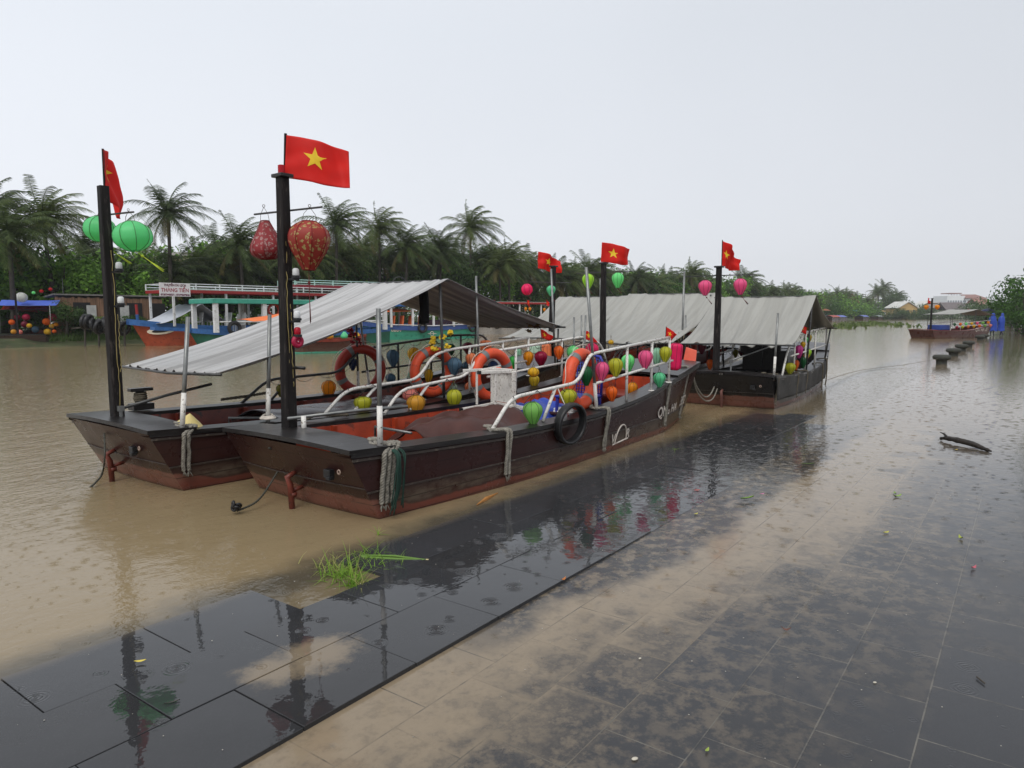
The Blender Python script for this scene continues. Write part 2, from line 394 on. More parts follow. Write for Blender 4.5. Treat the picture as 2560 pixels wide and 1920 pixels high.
def hull_material(top=(.030, .0105, .0095), low=(.15, .042, .03), scum=(.12, .095, .07), band=.17, scum_w=.75):
    m, nt, b, o = mat_new('painted_hull_wood')
    tc = N(nt, 'ShaderNodeTexCoord'); vec = tc.outputs['Object']; sp = N(nt, 'ShaderNodeSeparateXYZ'); nt.links.new(vec, sp.inputs[0])
    st = noise_n(nt, vec, 5, 8, .7, (.35, 2, 4)); pt = noise_n(nt, vec, 3, 6, .7); sc = noise_n(nt, vec, 22, 6, .8, (.3, 1, 1))
    z = mth(nt, 'ADD', sp.outputs[2], mth(nt, 'MULTIPLY', mth(nt, 'SUBTRACT', pt, .5), .09))
    c = mixc(nt, st, tuple(t * .55 for t in top), tuple(t * 1.6 for t in top))
    c = mixc(nt, mth(nt, 'MULTIPLY', ramp2(nt, sc, .62, .70), .45), c, (.13, .095, .08))
    lw = mixc(nt, st, tuple(t * .65 for t in low), tuple(t * 1.3 for t in low))
    xb = ramp2(nt, sp.outputs[0], .35, -.05); bz = mth(nt, 'SUBTRACT', z, mth(nt, 'MULTIPLY', xb, band - .075)); lowm = mth(nt, 'SUBTRACT', 1, ramp2(nt, bz, .063, .087)); lw = mixc(nt, mth(nt, 'MULTIPLY', mth(nt, 'SUBTRACT', 1, xb), mth(nt, 'MULTIPLY', ramp2(nt, pt, .35, .6), .65)), lw, (.24, .105, .08)) if False else mixc(nt, mth(nt, 'MULTIPLY', ramp2(nt, sp.outputs[0], .05, -.08), mth(nt, 'MULTIPLY_ADD', pt, .7, .1)), lw, (.26, .12, .09)); c = mixc(nt, lowm, c, lw)
    sm = mth(nt, 'MULTIPLY', ramp2(nt, z, .05, .13), mth(nt, 'SUBTRACT', 1, ramp2(nt, z, .15, .27)))
    sm = mth(nt, 'MULTIPLY', sm, mth(nt, 'SUBTRACT', 1, mth(nt, 'MULTIPLY', xb, .6))); sm = mth(nt, 'MULTIPLY', sm, ramp2(nt, mth(nt, 'ADD', mth(nt, 'MULTIPLY', sc, .6), mth(nt, 'MULTIPLY', pt, .4)), .38, .62)); c = mixc(nt, mth(nt, 'MULTIPLY', sm, scum_w), c, scum)
    al = mth(nt, 'SUBTRACT', 1, ramp2(nt, z, -.01, .05)); c = mixc(nt, mth(nt, 'MULTIPLY', al, .55), c, (.02, .02, .012))
    fr = mth(nt, 'FRACT', mth(nt, 'MULTIPLY_ADD', sp.outputs[2], 8.2, mth(nt, 'MULTIPLY', sp.outputs[0], -.10))); seam = mth(nt, 'LESS_THAN', fr, .06)
    seam = mth(nt, 'MULTIPLY', seam, ramp2(nt, pt, .38, .55)); c = mixc(nt, mth(nt, 'MULTIPLY', seam, .75), c, (.006, .004, .004))
    chip = noise_n(nt, vec, 13, 9, .82, (.6, 1, 1)); c = mixc(nt, mth(nt, 'MULTIPLY', ramp2(nt, chip, .60, .66), .55), c, (.085, .050, .040))
    run = noise_n(nt, vec, 9, 4, .6, (1.5, 1.5, .12)); c = mixc(nt, mth(nt, 'MULTIPLY', mth(nt, 'MULTIPLY', ramp2(nt, run, .55, .7), lowm), .6), c, (.05, .02, .016))
    nt.links.new(c, b.inputs['Base Color'])
    nt.links.new(mth(nt, 'MULTIPLY_ADD', pt, .35, .12), b.inputs['Roughness']); b.inputs['Specular IOR Level'].default_value = .35
    bp = N(nt, 'ShaderNodeBump'); bp.inputs['Strength'].default_value = .5; bp.inputs['Distance'].default_value = .006
    nt.links.new(st, bp.inputs['Height']); nt.links.new(bp.outputs[0], b.inputs['Normal'])
    return m
def floral_material(base, flower, scale):
    m, nt, b, o = mat_new('floral_silk')
    tc = N(nt, 'ShaderNodeTexCoord'); vec = tc.outputs['Object']
    v = N(nt, 'ShaderNodeTexVoronoi'); v.inputs['Scale'].default_value = scale; v.distance = 'EUCLIDEAN'
    ds = noise_n(nt, vec, scale * 1.5, 3, .6)
    va = N(nt, 'ShaderNodeVectorMath', operation='MULTIPLY_ADD')
    nn = N(nt, 'ShaderNodeTexNoise'); nn.inputs['Scale'].default_value = scale * 1.3; nt.links.new(vec, nn.inputs['Vector'])
    nt.links.new(nn.outputs['Color'], va.inputs[0]); va.inputs[1].default_value = (.05, .05, .05); nt.links.new(vec, va.inputs[2])
    nt.links.new(va.outputs[0], v.inputs['Vector'])
    d = v.outputs['Distance']; petal = mth(nt, 'MULTIPLY', ramp2(nt, d, .10, .16), mth(nt, 'SUBTRACT', 1, ramp2(nt, d, .34, .42)))
    n2 = noise_n(nt, vec, scale * 2.4, 4, .7); petal = mth(nt, 'MULTIPLY', petal, ramp2(nt, n2, .38, .5))
    c = mixc(nt, petal, base, flower); nt.links.new(c, b.inputs['Base Color']); b.inputs['Roughness'].default_value = .6
    tr = N(nt, 'ShaderNodeBsdfTranslucent'); nt.links.new(c, tr.inputs[0]); mi = N(nt, 'ShaderNodeMixShader'); mi.inputs[0].default_value = .25
    nt.links.new(b.outputs[0], mi.inputs[1]); nt.links.new(tr.outputs[0], mi.inputs[2]); nt.links.new(mi.outputs[0], o.inputs[0])
    return m
def leaf_mat(c1, c2):
    m, nt, b, o = mat_new('leaves')
    g = N(nt, 'ShaderNodeNewGeometry'); c = mixc(nt, g.outputs['Random Per Island'], c1, c2)
    nt.links.new(c, b.inputs['Base Color']); b.inputs['Roughness'].default_value = .5; b.inputs['Specular IOR Level'].default_value = .15
    tr = N(nt, 'ShaderNodeBsdfTranslucent'); nt.links.new(c, tr.inputs[0]); mi = N(nt, 'ShaderNodeMixShader'); mi.inputs[0].default_value = .3
    nt.links.new(b.outputs[0], mi.inputs[1]); nt.links.new(tr.outputs[0], mi.inputs[2]); nt.links.new(mi.outputs[0], o.inputs[0])
    return m

WOODBLK = M((.012, .010, .010), .30, bump=.004, scale=9, stretch=(.3, 3, 3), var=.6, dirt=(.035, .032, .030), spec=.35)
DARKWOOD = M((.012, .010, .010), .6, bump=.004, scale=7, stretch=(2, 2, .25), var=.6, dirt=(.050, .042, .038), spec=.15)
ORANGERED = M((.34, .042, .014), .35, var=.35, scale=4, dirt=(.16, .03, .015))
MAROONIN = M((.17, .028, .016), .3, var=.3, scale=4, dirt=(.04, .015, .012))
FLOOR = M((.050, .018, .012), .18, var=.5, scale=5, stretch=(.5, 4, 1), bump=.002)
BLACKFLOOR = M((.014, .012, .014), .15, var=.5, scale=5, stretch=(.5, 4, 1), bump=.002)
WHITEPAINT = M((.66, .64, .60), .35, var=.12, scale=14, dirt=(.20, .17, .13))
GALV = M((.20, .205, .20), .38, metal=.7, var=.25, scale=12)
DARKPIPE = M((.06, .06, .06), .35, metal=.3, var=.35, scale=12)
ROPE = M((.21, .195, .165), .8, var=.4, scale=30, bump=.002)
ROPEDARK = M((.10, .085, .06), .8, var=.4, scale=30, bump=.002)
BLACKRUB = M((.015, .015, .016), .35, var=.3, scale=12, bump=.002)
RINGOR = M((.62, .075, .025), .42, var=.12, scale=7, dirt=(.48, .06, .025))
RINGDK = M((.34, .032, .018), .42, var=.15, scale=7)
GREYTAPE = M((.16, .17, .17), .3, var=.15, scale=10)
RUST = M((.13, .03, .02), .45, var=.4, scale=12, bump=.003, dirt=(.05, .02, .012))
REDFLAG = M((.72, .016, .010), .6, trans=.3, var=.06, scale=5)
STARY = M((.90, .62, .03), .6, trans=.2, var=.04, scale=5)
WHITEROPE = M((.55, .50, .44), .8, var=.3, scale=30)
YELCABLE = M((.30, .24, .09), .5, var=.2)

# ------------------------------------------------------------------ setting: river, paving, banks
qa = G(0, 1705); QDEG = 36.0
QF = Frame(qa.x, qa.y, QDEG)
def in_frame(o, fr):
    o.location = fr.o; o.rotation_euler = (0, 0, fr.rz); return o
me = MB().add([(-60, -1.37, 0), (1500, -1.37, 0), (1500, 900, 0), (-60, 900, 0)], [(0, 1, 2, 3)])
river = in_frame(me.build('river', river_material()), QF); river['kind'] = 'structure'
me = MB().add([(-60, -200, .004), (1500, -200, .004), (1500, -1.33, .004), (-60, -1.33, .004)], [(0, 1, 2, 3)])
pav = in_frame(me.build('pavement', stone_material(False)), QF); pav['kind'] = 'structure'
# bed under the border slabs
me = MB().box((200, -.72, -.072), (520, 1.40, .1))
bed = in_frame(me.build('border_bed', M((.014, .013, .012), .3)), QF); bed['kind'] = 'structure'
# three courses of granite slabs, 22 mm proud of the paving, some sunk, some missing at the river side
mb = MB(); SW = .463; SL = .62
gap_a = G(640, 1425) - QF.o; gap_b = G(960, 1430) - QF.o
for row in range(3):
    off = row * .27
    for k in range(-8, 420):
        s0 = k * SL + off
        if s0 > 13: break
        w0 = .0 + row * SW; L = SL if s0 < 60 else SL
        cs, cw = s0 + L / 2, w0 + SW / 2
        if row == 0 and gap_a.dot(QF.h) - .1 < cs < gap_b.dot(QF.h) + .15: continue
        dz = R.uniform(-.0025, .0025); tx = R.uniform(-.004, .004); ty = R.uniform(-.003, .003)
        dz -= min(.0185, .010 * max(0, s0 - 2.0)) + .005 * max(0, s0 - 9)
        if row == 0 and s0 < 2.6: dz -= .006 + (.010 if R.random() < .25 and s0 < 2 else 0)
        rot = Matrix.Rotation(tx, 3, 'X') @ Matrix.Rotation(ty, 3, 'Y') if s0 < 12 else None
        if s0 < 9: rot = rot @ Matrix.Rotation(R.uniform(-.006, .006), 3, 'Z')
        mb.box((cs, -cw, .007 + dz), (L - .0045, SW - .0045, .034), rot)
bord = in_frame(mb.build('stone_border', stone_material(True), bevel=.002), QF); bord['kind'] = 'structure'

# far bank: ground behind its waterline
BK = Frame(-21, 38, 36.0)
def bank(px, back, z=0):
    """point on the far bank seen in column px, `back` metres behind the waterline"""
    o = BK.o + BK.l * back; tx = (px - 1280) / FPX / cos(PITCH)
    t = (tx * o.y - o.x) / (BK.h.x - tx * BK.h.y)
    p = o + BK.h * t; p.z = z; return p
mb = MB()
def bankfn(a, b):
    s = -60 + a * 620; back = [-.8, 0, .7, 1.5, 4, 12, 40, 160][int(round(b * 7))]
    z = [-.5, .0, .18, .38, .5, .6, .6, .6][int(round(b * 7))]
    p = Vector((s + R.uniform(-.3, .3), back + (R.uniform(-.35, .35) if back < 2 else 0), z + (R.uniform(-.05, .05) if back > .5 else 0)))
    return p
mb.grid(bankfn, 300, 7)
bk = in_frame(mb.build('far_bank', M((.045, .055, .022), .85, var=.5, scale=.8, dirt=(.09, .065, .04))), BK); bk['kind'] = 'structure'
# land closing the river far downstream, and the near bank to the right behind the paving
mb = MB().grid(lambda a, b: Vector((120 + a * 500, 385 + b * 200, .02 + .9 * min(1, b * 6))), 10, 8)
fl = mb.build('far_land', M((.05, .06, .03), .9, var=.4, scale=.3)); fl['kind'] = 'structure'

# ------------------------------------------------------------------ the wooden lantern boats
FA = Frame(-1.69, 5.95, 38.15); FB = Frame(-3.64, 6.85, 38.15); FC = Frame(3.81, 12.38, 33); FD = Frame(2.01, 13.54, 33); FE = Frame(.81, 15.14, 33)
WL = [(0, .82), (.7, .885), (1.8, .94), (3.2, .87), (5.2, .72), (6.0, .50), (6.4, .36)]
WG = [(-.4, .80), (.7, .93), (1.8, .98), (3.2, .95), (4.6, .87), (5.6, .74), (6.4, .56)]
ZG = [(-.4, .575), (.6, .53), (1.6, .50), (3.0, .50), (4.0, .56), (4.7, .64), (5.6, .76), (6.4, .86)]
RAKE = .30; LEN = 6.3
class Hull:
    def __init__(s, wl=WL, wg=WG, zg=ZG, L=LEN, rake=RAKE, wf=1.0):
        s.wl, s.wg, s.zg, s.L, s.rake, s.wf = wl, wg, zg, L, rake, wf
    def Z(s, u): return sm_interp(s.zg, u)
    def G(s, u): return sm_interp(s.wg, u) * s.wf
    def pt(s, u, side, z, out=0):
        """side surface: side=-1 right, +1 left; u measured at the gunwale"""
        zg = s.Z(u); f = max(0, min(1, z / zg)) if z > 0 else 0
        f = f ** .8
        w = sm_interp(s.wl, u) * s.wf * (1 - f) + s.G(u) * f
        if z < 0: w *= 1 + z * .8
        du = -s.rake * (z / .56) * max(0, 1 - max(u, 0) / .9) if z < zg + .1 else 0
        st = .25 * (z / .8) * max(0, (u - 5.0) / 1.3)
        return Vector((u + du + st, side * (w + out), z))
    def build(s, root, hullmat, capmat, inmat, floormat, deck_u=.30, stern_u=5.35, floor_z=.17):
        us = [i * s.L / 40 for i in range(41)]
        zs = [-.25, -.1, 0, .08, .16, .24, .34, .44, 1.0]
        mb = MB(); n = len(zs)
        def P(u, side, k):
            z = zs[k] if k < n - 1 else s.Z(u)
            z = min(z, s.Z(u)); return s.pt(u, side, z)
        for side in (-1, 1):
            mb.add([P(u, side, k) for u in us for k in range(n)],
                   [((i * n + k), (i + 1) * n + k, (i + 1) * n + k + 1, i * n + k + 1)[::1 if side < 0 else -1] for i in range(40) for k in range(n - 1)])
        # flat raked bow and stern faces
        for u, fl in ((0, 1), (s.L, -1)):
            vs = []
            for k in range(n):
                a = P(u, -1, k); b = P(u, 1, k)
                for j in range(7): vs.append(a.lerp(b, j / 6) + Vector((-.04 * fl * sin(pi * j / 6), 0, .015 * sin(pi * j / 6) * (k == n - 1))))
            mb.add(vs, [(k * 7 + j, k * 7 + j + 1, k * 7 + 8 + j, k * 7 + 7 + j)[::-fl] for k in range(n - 1) for j in range(6)])
        hl = mb.build('hull', hullmat, root, smooth=False)
        # rubbing strakes along the side and the seam across the bow
        mb = MB()
        for side in (-1, 1):
            for zz in (.235,):
                mb.tube([s.pt(u, side, zz, .004) for u in us], .009, 4)
            mb.tube([s.pt(u, side, s.Z(u) - .045, .006) for u in us], .014, 4)
        a, b = s.pt(0, -1, .27), s.pt(0, 1, .27)
        mb.tube([a.lerp(b, j / 8) + Vector((-.04 * sin(pi * j / 8) - .004, 0, 0)) for j in range(9)], .005, 4)
        mb.build('rubbing_strake', M((.045, .035, .03), .4, dirt=(.12, .10, .08)), root)
        # gunwale cap (board with thickness)
        mb = MB(); W0 = .22
        for side in (-1, 1):
            vs = []
            for u in us:
                p = s.pt(u, side, s.Z(u)); zt = s.Z(u) + .018
                wd = W0 if s.G(u) > .5 else W0 * .8
                o_, i_ = p.y + side * .022, p.y - side * wd
                vs += [(p.x, o_, zt - .04), (p.x, o_, zt), (p.x, i_, zt), (p.x, i_, zt - .04)]
            m = 40
            mb.add(vs, [tuple(i * 4 + k if q == 0 else (i + 1) * 4 + k if q == 1 else (i + 1) * 4 + (k + 1) % 4 if q == 2 else i * 4 + (k + 1) % 4 for q in (range(4) if side > 0 else (3, 2, 1, 0))) for i in range(m) for k in range(4)])
        mb.build('gunwale', capmat, root)
        # bow deck and stern deck, slightly crowned boards
        for nm, u0, u1 in (('bow_deck', -.02, deck_u), ('stern_deck', stern_u, s.L + .02)):
            def f(a, b):
                u = u0 + (u1 - u0) * a; p = s.pt(max(0, min(u, s.L)), 1, s.Z(u)); y = (b * 2 - 1) * (p.y + .026)
                x = p.x - (.04 * cos(y / p.y * pi / 2) if nm == 'bow_deck' and a < .3 else 0) + (u - max(0, min(u, s.L)))
                return Vector((x, y, s.Z(u) + .024 + .03 * cos(y / p.y * pi / 2)))
            mb = MB().grid(f, 8, 12); mb.build(nm, capmat, root, thick=.035)
        # lining and floor
        mb = MB(); iu = [deck_u + (stern_u - deck_u) * i / 24 for i in range(25)]
        for side in (-1, 1):
            vs = []
            for u in iu:
                w = (s.G(u) - .215) * side; vs += [(u, w, s.Z(u) - .02), (u, w - side * .07, floor_z)]
            mb.add(vs, [(i * 2, i * 2 + 1, i * 2 + 3, i * 2 + 2)[::side] for i in range(24)])
        for u in (deck_u, stern_u):
            g = s.G(u) - .21; sg = .04 if u == deck_u else -.04
            mb.add([(u, -g, floor_z), (u, g, floor_z), (u, g, s.Z(u)), (u, -g, s.Z(u))], [(0, 1, 2, 3)])
        mb.build('inner_lining', inmat, root)
        mb = MB()
        for k in range(9):       # floorboards
            y0 = -.76 + k * .17
            vs = []
            for u in iu:
                lim = s.G(u) - .22; a = max(-lim, min(lim, y0)); b = max(-lim, min(lim, y0 + .162))
                vs += [(u, a, floor_z + .004), (u, b, floor_z + .004)]
            mb.add(vs, [(i * 2, i * 2 + 2, i * 2 + 3, i * 2 + 1) for i in range(24) if abs(vs[i * 2][1] - vs[i * 2 + 1][1]) > .01])
        mb.build('floor_boards', floormat, root, thick=.012)
        for u in iu[2:-1:4]:
            for side in (-1, 1):
                w = (s.G(u) - .24) * side
                MB().box((u, w - side * .04, (floor_z + s.Z(u)) / 2), (.05, .05, s.Z(u) - floor_z - .03)).build('side_frame', inmat, root, bevel=.004)
        return hl
HL = Hull()
def thwart(root, u0, u1, z, w, mat, name='thwart'):
    mb = MB(); k = max(1, int((u1 - u0) / .14)); d = (u1 - u0) / k
    for i in range(k): mb.box((u0 + d * (i + .5), 0, z), (d - .008, 2 * w, .03))
    return mb.build(name, mat, root, bevel=.003)
def rail(root, v, main, low, posts, struts=(), r=.019, mat=None, name='railing'):
    mb = MB(); mb.tube(rounded([(u, v, z) for u, z in main], .16, 5), r, 8)
    if low: mb.tube([(u, v, z) for u, z in low], r * .85, 8)
    for u, za, zb in posts: mb.tube([(u, v, za), (u, v, zb)], r * .9, 8)
    for (ua, za), (ub, zb) in struts: mb.tube([(ua, v, za), (ub, v, zb)], r * .9, 8)
    for u, za, zb in posts: mb.lathe([(za, .04), (za + .012, .04), (za + .014, .02)], 10, Matrix.Translation((u, v, 0)))
    rl = mb.build(name, mat or WHITEPAINT, root, smooth=True)
    mm = [Vector((u, v, z)) for u, z in main[1:]]; pts = []; rr = random.Random(int(v * 100) + len(posts))
    for a, b in zip(mm, mm[1:]):
        k = max(1, int((b - a).length / .32))
        for i in range(k * 4):
            t = i / (k * 4); p = a.lerp(b, t); w = abs(sin(pi * t * k)); pts.append(p + Vector((0, .022 * rr.choice((-1, 1)) * (1 - w), .018 * (1 - w) - (.055 + rr.uniform(0, .05)) * w)))
    MB().tube(pts, .0042, 4).build('lantern_wire', BLACKRUB, rl)
    return rl
def pole(root, a, b, r=.019, white=.33, mat=None):
    """galvanised pole with a white painted foot"""
    a = Vector(a); b = Vector(b); p = MB().tube([a, b], r, 10).build('pole', mat or GALV, root, smooth=True)
    if white:
        c = a.lerp(b, min(.9, white / (b - a).length)); MB().tube([a, c], r + .0035, 10).build('painted_foot', WHITEPAINT, p, smooth=True)
    return p
def mast(root, u, v, z0, z1, w, lean=(0, 0), bar=None, bar_l=.9, cap=True, bar_mat=None):
    mb = MB(); q = 8
    pts = []
    for i in range(q + 1):
        t = i / q; c = Vector((u + lean[0] * t, v + lean[1] * t, z0 + (z1 - z0) * t)); ww = w * (1.06 - .2 * t) / 2
        j = R.uniform(-.002, .002)
        for sx, sy in ((-1, -.8), (-.8, -1), (.8, -1), (1, -.8), (1, .8), (.8, 1), (-.8, 1), (-1, .8)):
            pts.append(c + Vector((sx * ww + j, sy * ww + j, 0)))
    mb.add(pts, [(i * 8 + k, i * 8 + (k + 1) % 8, (i + 1) * 8 + (k + 1) % 8, (i + 1) * 8 + k) for i in range(q) for k in range(8)] + [tuple(q * 8 + k for k in range(8))])
    m = mb.build('mast', DARKWOOD, root)
    top = Vector((u + lean[0], v + lean[1], z1))
    if cap: MB().box(top + Vector((0, .0, .012)), (w * 1.25, w * 1.5, .03)).build('mast_cap', WOODBLK, m, bevel=.006)
    if bar:
        MB().tube([bar[0], bar[1]], .009, 6).build('crossbar', bar_mat or DARKPIPE, m)
    return m
def mast_lamp(root, p, facing, kind='clear'):
    """lamp on a black bracket"""
    p = Vector(p); f = Vector(facing).normalized()
    m = MB().box(p + f * .045, (.07, .07, .018)).lathe([(0, .038), (.02, .038), (.022, .03)], 14, Matrix.Translation(p + f * .07 + Vector((0, 0, .009)))).build('lamp_bracket', BLACKRUB, root, bevel=.002)
    c = {'clear': M((.75, .76, .76), .15, trans=.3), 'red': M((.5, .01, .03), .2, trans=.3)}[kind]
    MB().lathe([(.031, .026), (.04, .030), (.08, .028), (.092, .018), (.094, .001)], 14, Matrix.Translation(p + f * .07)).build('lamp_glass', c, m, smooth=True)
    return m
def canopy(root, tab, v0, v1, mat, sag=.09, foldn=9, amp=.012, diag=0, seed=1, skew=0):
    """cloth over a cross ridge: tab = bow edge, ridge, stern edge as (u, z); folds run down the slopes"""
    def f(a, b):
        n1 = .5; v = v0 + (v1 - v0) * b
        if a < .5: t = a / .5; (ua, za), (ub, zb) = tab[0], tab[1]
        else: t = (a - .5) / .5; (ua, za), (ub, zb) = tab[1], tab[2]
        u = ua + (ub - ua) * t; z = za + (zb - za) * t; z -= sag * 4 * t * (1 - t) * (1 if a < .5 else .6)
        g = b * foldn + diag * t * 2 + .5 * noise.noise((b * 3, t * 1.2, seed))
        away = min(1, 4 * abs(a - .5) + .25)
        z += amp * away * (sin(g * 2 * pi) + .6 * sin(g * 4.3 * pi + 1) + .8 * noise.noise((b * 9, t * 2.5, seed + 5)))
        z -= .035 * sin(pi * b) * (1 if .47 < a < .53 or True else 0) * .6
        u += skew * (b - .5) * (1 - abs(2 * a - 1))
        return Vector((u, v, z))
    c = MB().grid(f, 48, 90).build('canopy', mat, root, smooth=True, thick=.004)
    for a in (0, .5, 1):
        mb = MB().tube([f(a, 0) + Vector((0, -.06, -.012)), f(a, .5) + Vector((0, 0, -.0)), f(a, 1) + Vector((0, .06, -.012))] if a != .5 else [f(a, 0) + Vector((0, -.02, -.02)), f(a, 1) + Vector((0, .02, -.02))], .014, 8)
        mb.build('canopy_pole', DARKPIPE, c, smooth=True)
    return c
def text_mesh(body, size, font_scale=(1, 1), bold=0):
    cu = bpy.data.curves.new('t', 'FONT'); cu.body = body; cu.size = size; cu.resolution_u = 3; cu.offset = bold; cu.align_x = 'CENTER'
    ob = bpy.data.objects.new('t', cu); me = bpy.data.meshes.new_from_object(ob)
    bpy.data.objects.remove(ob); me.name = 'lettering'
    for v in me.vertices: v.co.x *= font_scale[0]; v.co.y *= font_scale[1]
    return me
def hull_text(root, H, body, uc, zc, size, mat, side=-1, sx=1, slope=0, name='registration_lettering'):
    me = text_mesh(body, size, (sx, 1), size * .018)
    for v in me.vertices:
        x, y = v.co.x, v.co.y; u = uc + x * (1 if side < 0 else -1); v.co = H.pt(u, side, zc + y + slope * x, .016)
    me.materials.append(mat); return link(name, me, root)
def boat(name_label, F, group='wooden lantern boats moored along the quay'):
    return empty('wooden_boat', F.o, F.rz, name_label, 'boat', group)
HM = hull_material(); HMC = hull_material((.012, .011, .012), (.13, .045, .032), band=.20)
LETTER = M((.62, .56, .50), .5, dirt=(.2, .1, .08))
GALVW = M((.50, .50, .48), .4, metal=.2, var=.2, scale=14, dirt=(.2, .17, .14))

TARP = M((.44, .44, .43), .55, trans=.12, var=.10, scale=4, stretch=(.4, 3, 1), bump=.004)
def tarp_mat(base, stripe, freq):
    m, nt, b, o = mat_new('striped_tarpaulin')
    tc = N(nt, 'ShaderNodeTexCoord'); sp = N(nt, 'ShaderNodeSeparateXYZ'); nt.links.new(tc.outputs['Object'], sp.inputs[0])
    n = noise_n(nt, tc.outputs['Object'], 1.5, 4, .6, (.25, 6, .3)); n2 = noise_n(nt, tc.outputs['Object'], 7, 5, .7)
    f = ramp2(nt, n, .42, .62)
    c = mixc(nt, mth(nt, 'MULTIPLY', f, .6), base, stripe); c = mixc(nt, mth(nt, 'MULTIPLY', ramp2(nt, n2, .55, .75), .25), c, (.22, .21, .19))
    nt.links.new(c, b.inputs['Base Color']); b.inputs['Roughness'].default_value = .5
    bp = N(nt, 'ShaderNodeBump'); bp.inputs['Strength'].default_value = .6; bp.inputs['Distance'].default_value = .02
    nt.links.new(n, bp.inputs['Height']); nt.links.new(bp.outputs[0], b.inputs['Normal'])
    tr = N(nt, 'ShaderNodeBsdfTranslucent'); nt.links.new(c, tr.inputs[0]); mi = N(nt, 'ShaderNodeMixShader'); mi.inputs[0].default_value = .06
    nt.links.new(b.outputs[0], mi.inputs[1]); nt.links.new(tr.outputs[0], mi.inputs[2]); nt.links.new(mi.outputs[0], o.inputs[0])
    return m
TARPB = tarp_mat((.46, .455, .45), (.19, .185, .18), 9); TARPC = tarp_mat((.335, .33, .30), (.25, .245, .22), 5)

# ---------------- boat A (nearest) ----------------
bA = boat('nearest open boat with dark maroon hull, white railings and hull lettering VOR', FA)
HL.build(bA, HM, WOODBLK, ORANGERED, FLOOR)
mA = mast(bA, .02, .36, .55, 2.76, .100, lean=(.0, -.01))
rail(bA, -.85, [(1.34, .52), (1.64, .81), (2.82, .87), (3.02, 1.15), (3.2, 1.175), (5.02, 1.30)], [(3.17, .83), (5.12, .99)],
     [(3.88, .55, 1.22), (4.52, .63, 1.26), (5.02, .70, 1.30)], [((2.16, .52), (2.385, .85))])
rail(bA, .85, [(1.56, .52), (1.80, .76), (2.9, .84), (3.12, 1.06), (3.35, 1.12), (5.6, 1.26), (6.1, 1.14), (6.3, .80)], [(3.3, .80), (5.2, .90)],
     [(3.9, .55, 1.15), (5.0, .68, 1.22), (5.6, .74, 1.26)], [((1.95, .52), (2.25, .80))])
pole(bA, (0, -.85, .57), (0, -.86, 1.645)); pole(bA, (3.2, -.85, .51), (2.95, -.85, 2.106), r=.017)
pole(bA, (5.33, .85, .7), (5.318, .85, 1.558), white=0, r=.015); pole(bA, (5.49, .78, .7), (5.53, .78, 1.588), white=0, r=.015)
# winch bar on its post at the bow
bp_ = FA.LZ(*z4(415, 1460), .57)
m = MB().tube([(bp_.x, bp_.y, .57), (bp_.x, bp_.y, .72)], .022, 10).build('winch_post', WHITEPAINT, bA, smooth=True)
q = FA.L(*z4(1285, 1247), bp_.y - .25)
MB().tube([(bp_.x - .12, bp_.y + .06, .705), (bp_.x + .5, bp_.y - .12, .725), (bp_.x + .95, bp_.y - .3, .73)], .015, 8).build('winch_bar', GALV, m, smooth=True)
MB().tube([(1.05, .42, .30), (1.05, .42, .48), (1.05, -.1, .47)], .014, 8).build('bench_rail', GALV, bA, smooth=True)
thwart(bA, 3.3, 3.6, .42, .66, M((.05, .02, .016), .2)); thwart(bA, 4.6, 5.3, .52, .60, MAROONIN, 'aft_bench')
# seat boards lying on the left side, lantern reflections fall on them
MB().box((1.6, -.55, .40), (1.4, .34, .025)).box((2.9, -.58, .42), (.9, .26, .025)).build('side_bench', FLOOR, bA, bevel=.004)
# brown tarpaulin draped over the seats
def drape(a, b):
    u = 1.25 + 1.35 * a; v = -.50 + 1.08 * b; r = abs(b - .5) * 2
    z = .50 - .22 * r ** 2.2 + .05 * noise.noise((u * 2.3, v * 2.5, 1)) + .07 * abs(sin(u * 3.3 + v * 5)) ** 1.6 * (1 - a * .3) + .025 * abs(sin(u * 7 - v * 9)) - .13 * max(0, .3 - a) / .3
    return Vector((u, v, z))
MB().grid(drape, 34, 28).build('seat_tarpaulin', M((.062, .022, .017), .42, var=.3, scale=4, bump=.012, spec=.3), bA, smooth=True, thick=.006)
# the pipe and bolts on the bow face, hull lettering
def bow_pt(F_, y, z, out=.05): return Vector((-RAKE * z / .56 - .04 - out, y, z))
def bow_fittings(root, y, rust=RUST):
    mb = MB().tube([bow_pt(0, y, .30, .0), bow_pt(0, y, .27, .09), bow_pt(0, y, .2, .10) + Vector((0, 0, 0)), Vector((-.23, y, -.15))], [.02, .026, .026, .024], 10)
    mb.tube([Vector((-.225, y, .10)), Vector((-.225, y, .135))], .034, 10)
    mb.bar(bow_pt(0, y - .0, .17, -.01), Vector((-.22, y, .15)), .02, .03)
    mb.build('bow_pipe', rust, root, smooth=True)
    p = bow_pt(0, y - .52, .37, .0)
    MB().box(p + Vector((-.015, 0, 0)), (.05, .08, .07)).box(p + Vector((-.03, -.03, -.03)), (.05, .05, .03)).build('bow_cleat', BLACKRUB, root, bevel=.006)
    MB().torus(p + Vector((-.02, -.13, .03)), .016, .006, Matrix.Rotation(pi / 2, 3, 'Y'), 14, 6).build('bow_ring', M((.30, .22, .18), .5), root, smooth=True)
bow_fittings(bA, -.02)
def hullpx(F_, px, py, side=-1):
    """(u, z) on the hull's side under a pixel"""
    v = .85 * side
    for _ in range(8):
        q = F_.L(px, py, v); v = HL.pt(min(max(q.x, 0), 6.2), side, q.z).y
    return q
RED_LETTER = M((.30, .04, .03), .5)
qn = hullpx(FA, *z5(1850, 855)); ha = hullpx(FA, *z5(1937, 830)); n35 = hullpx(FA, *z5(1995, 760))
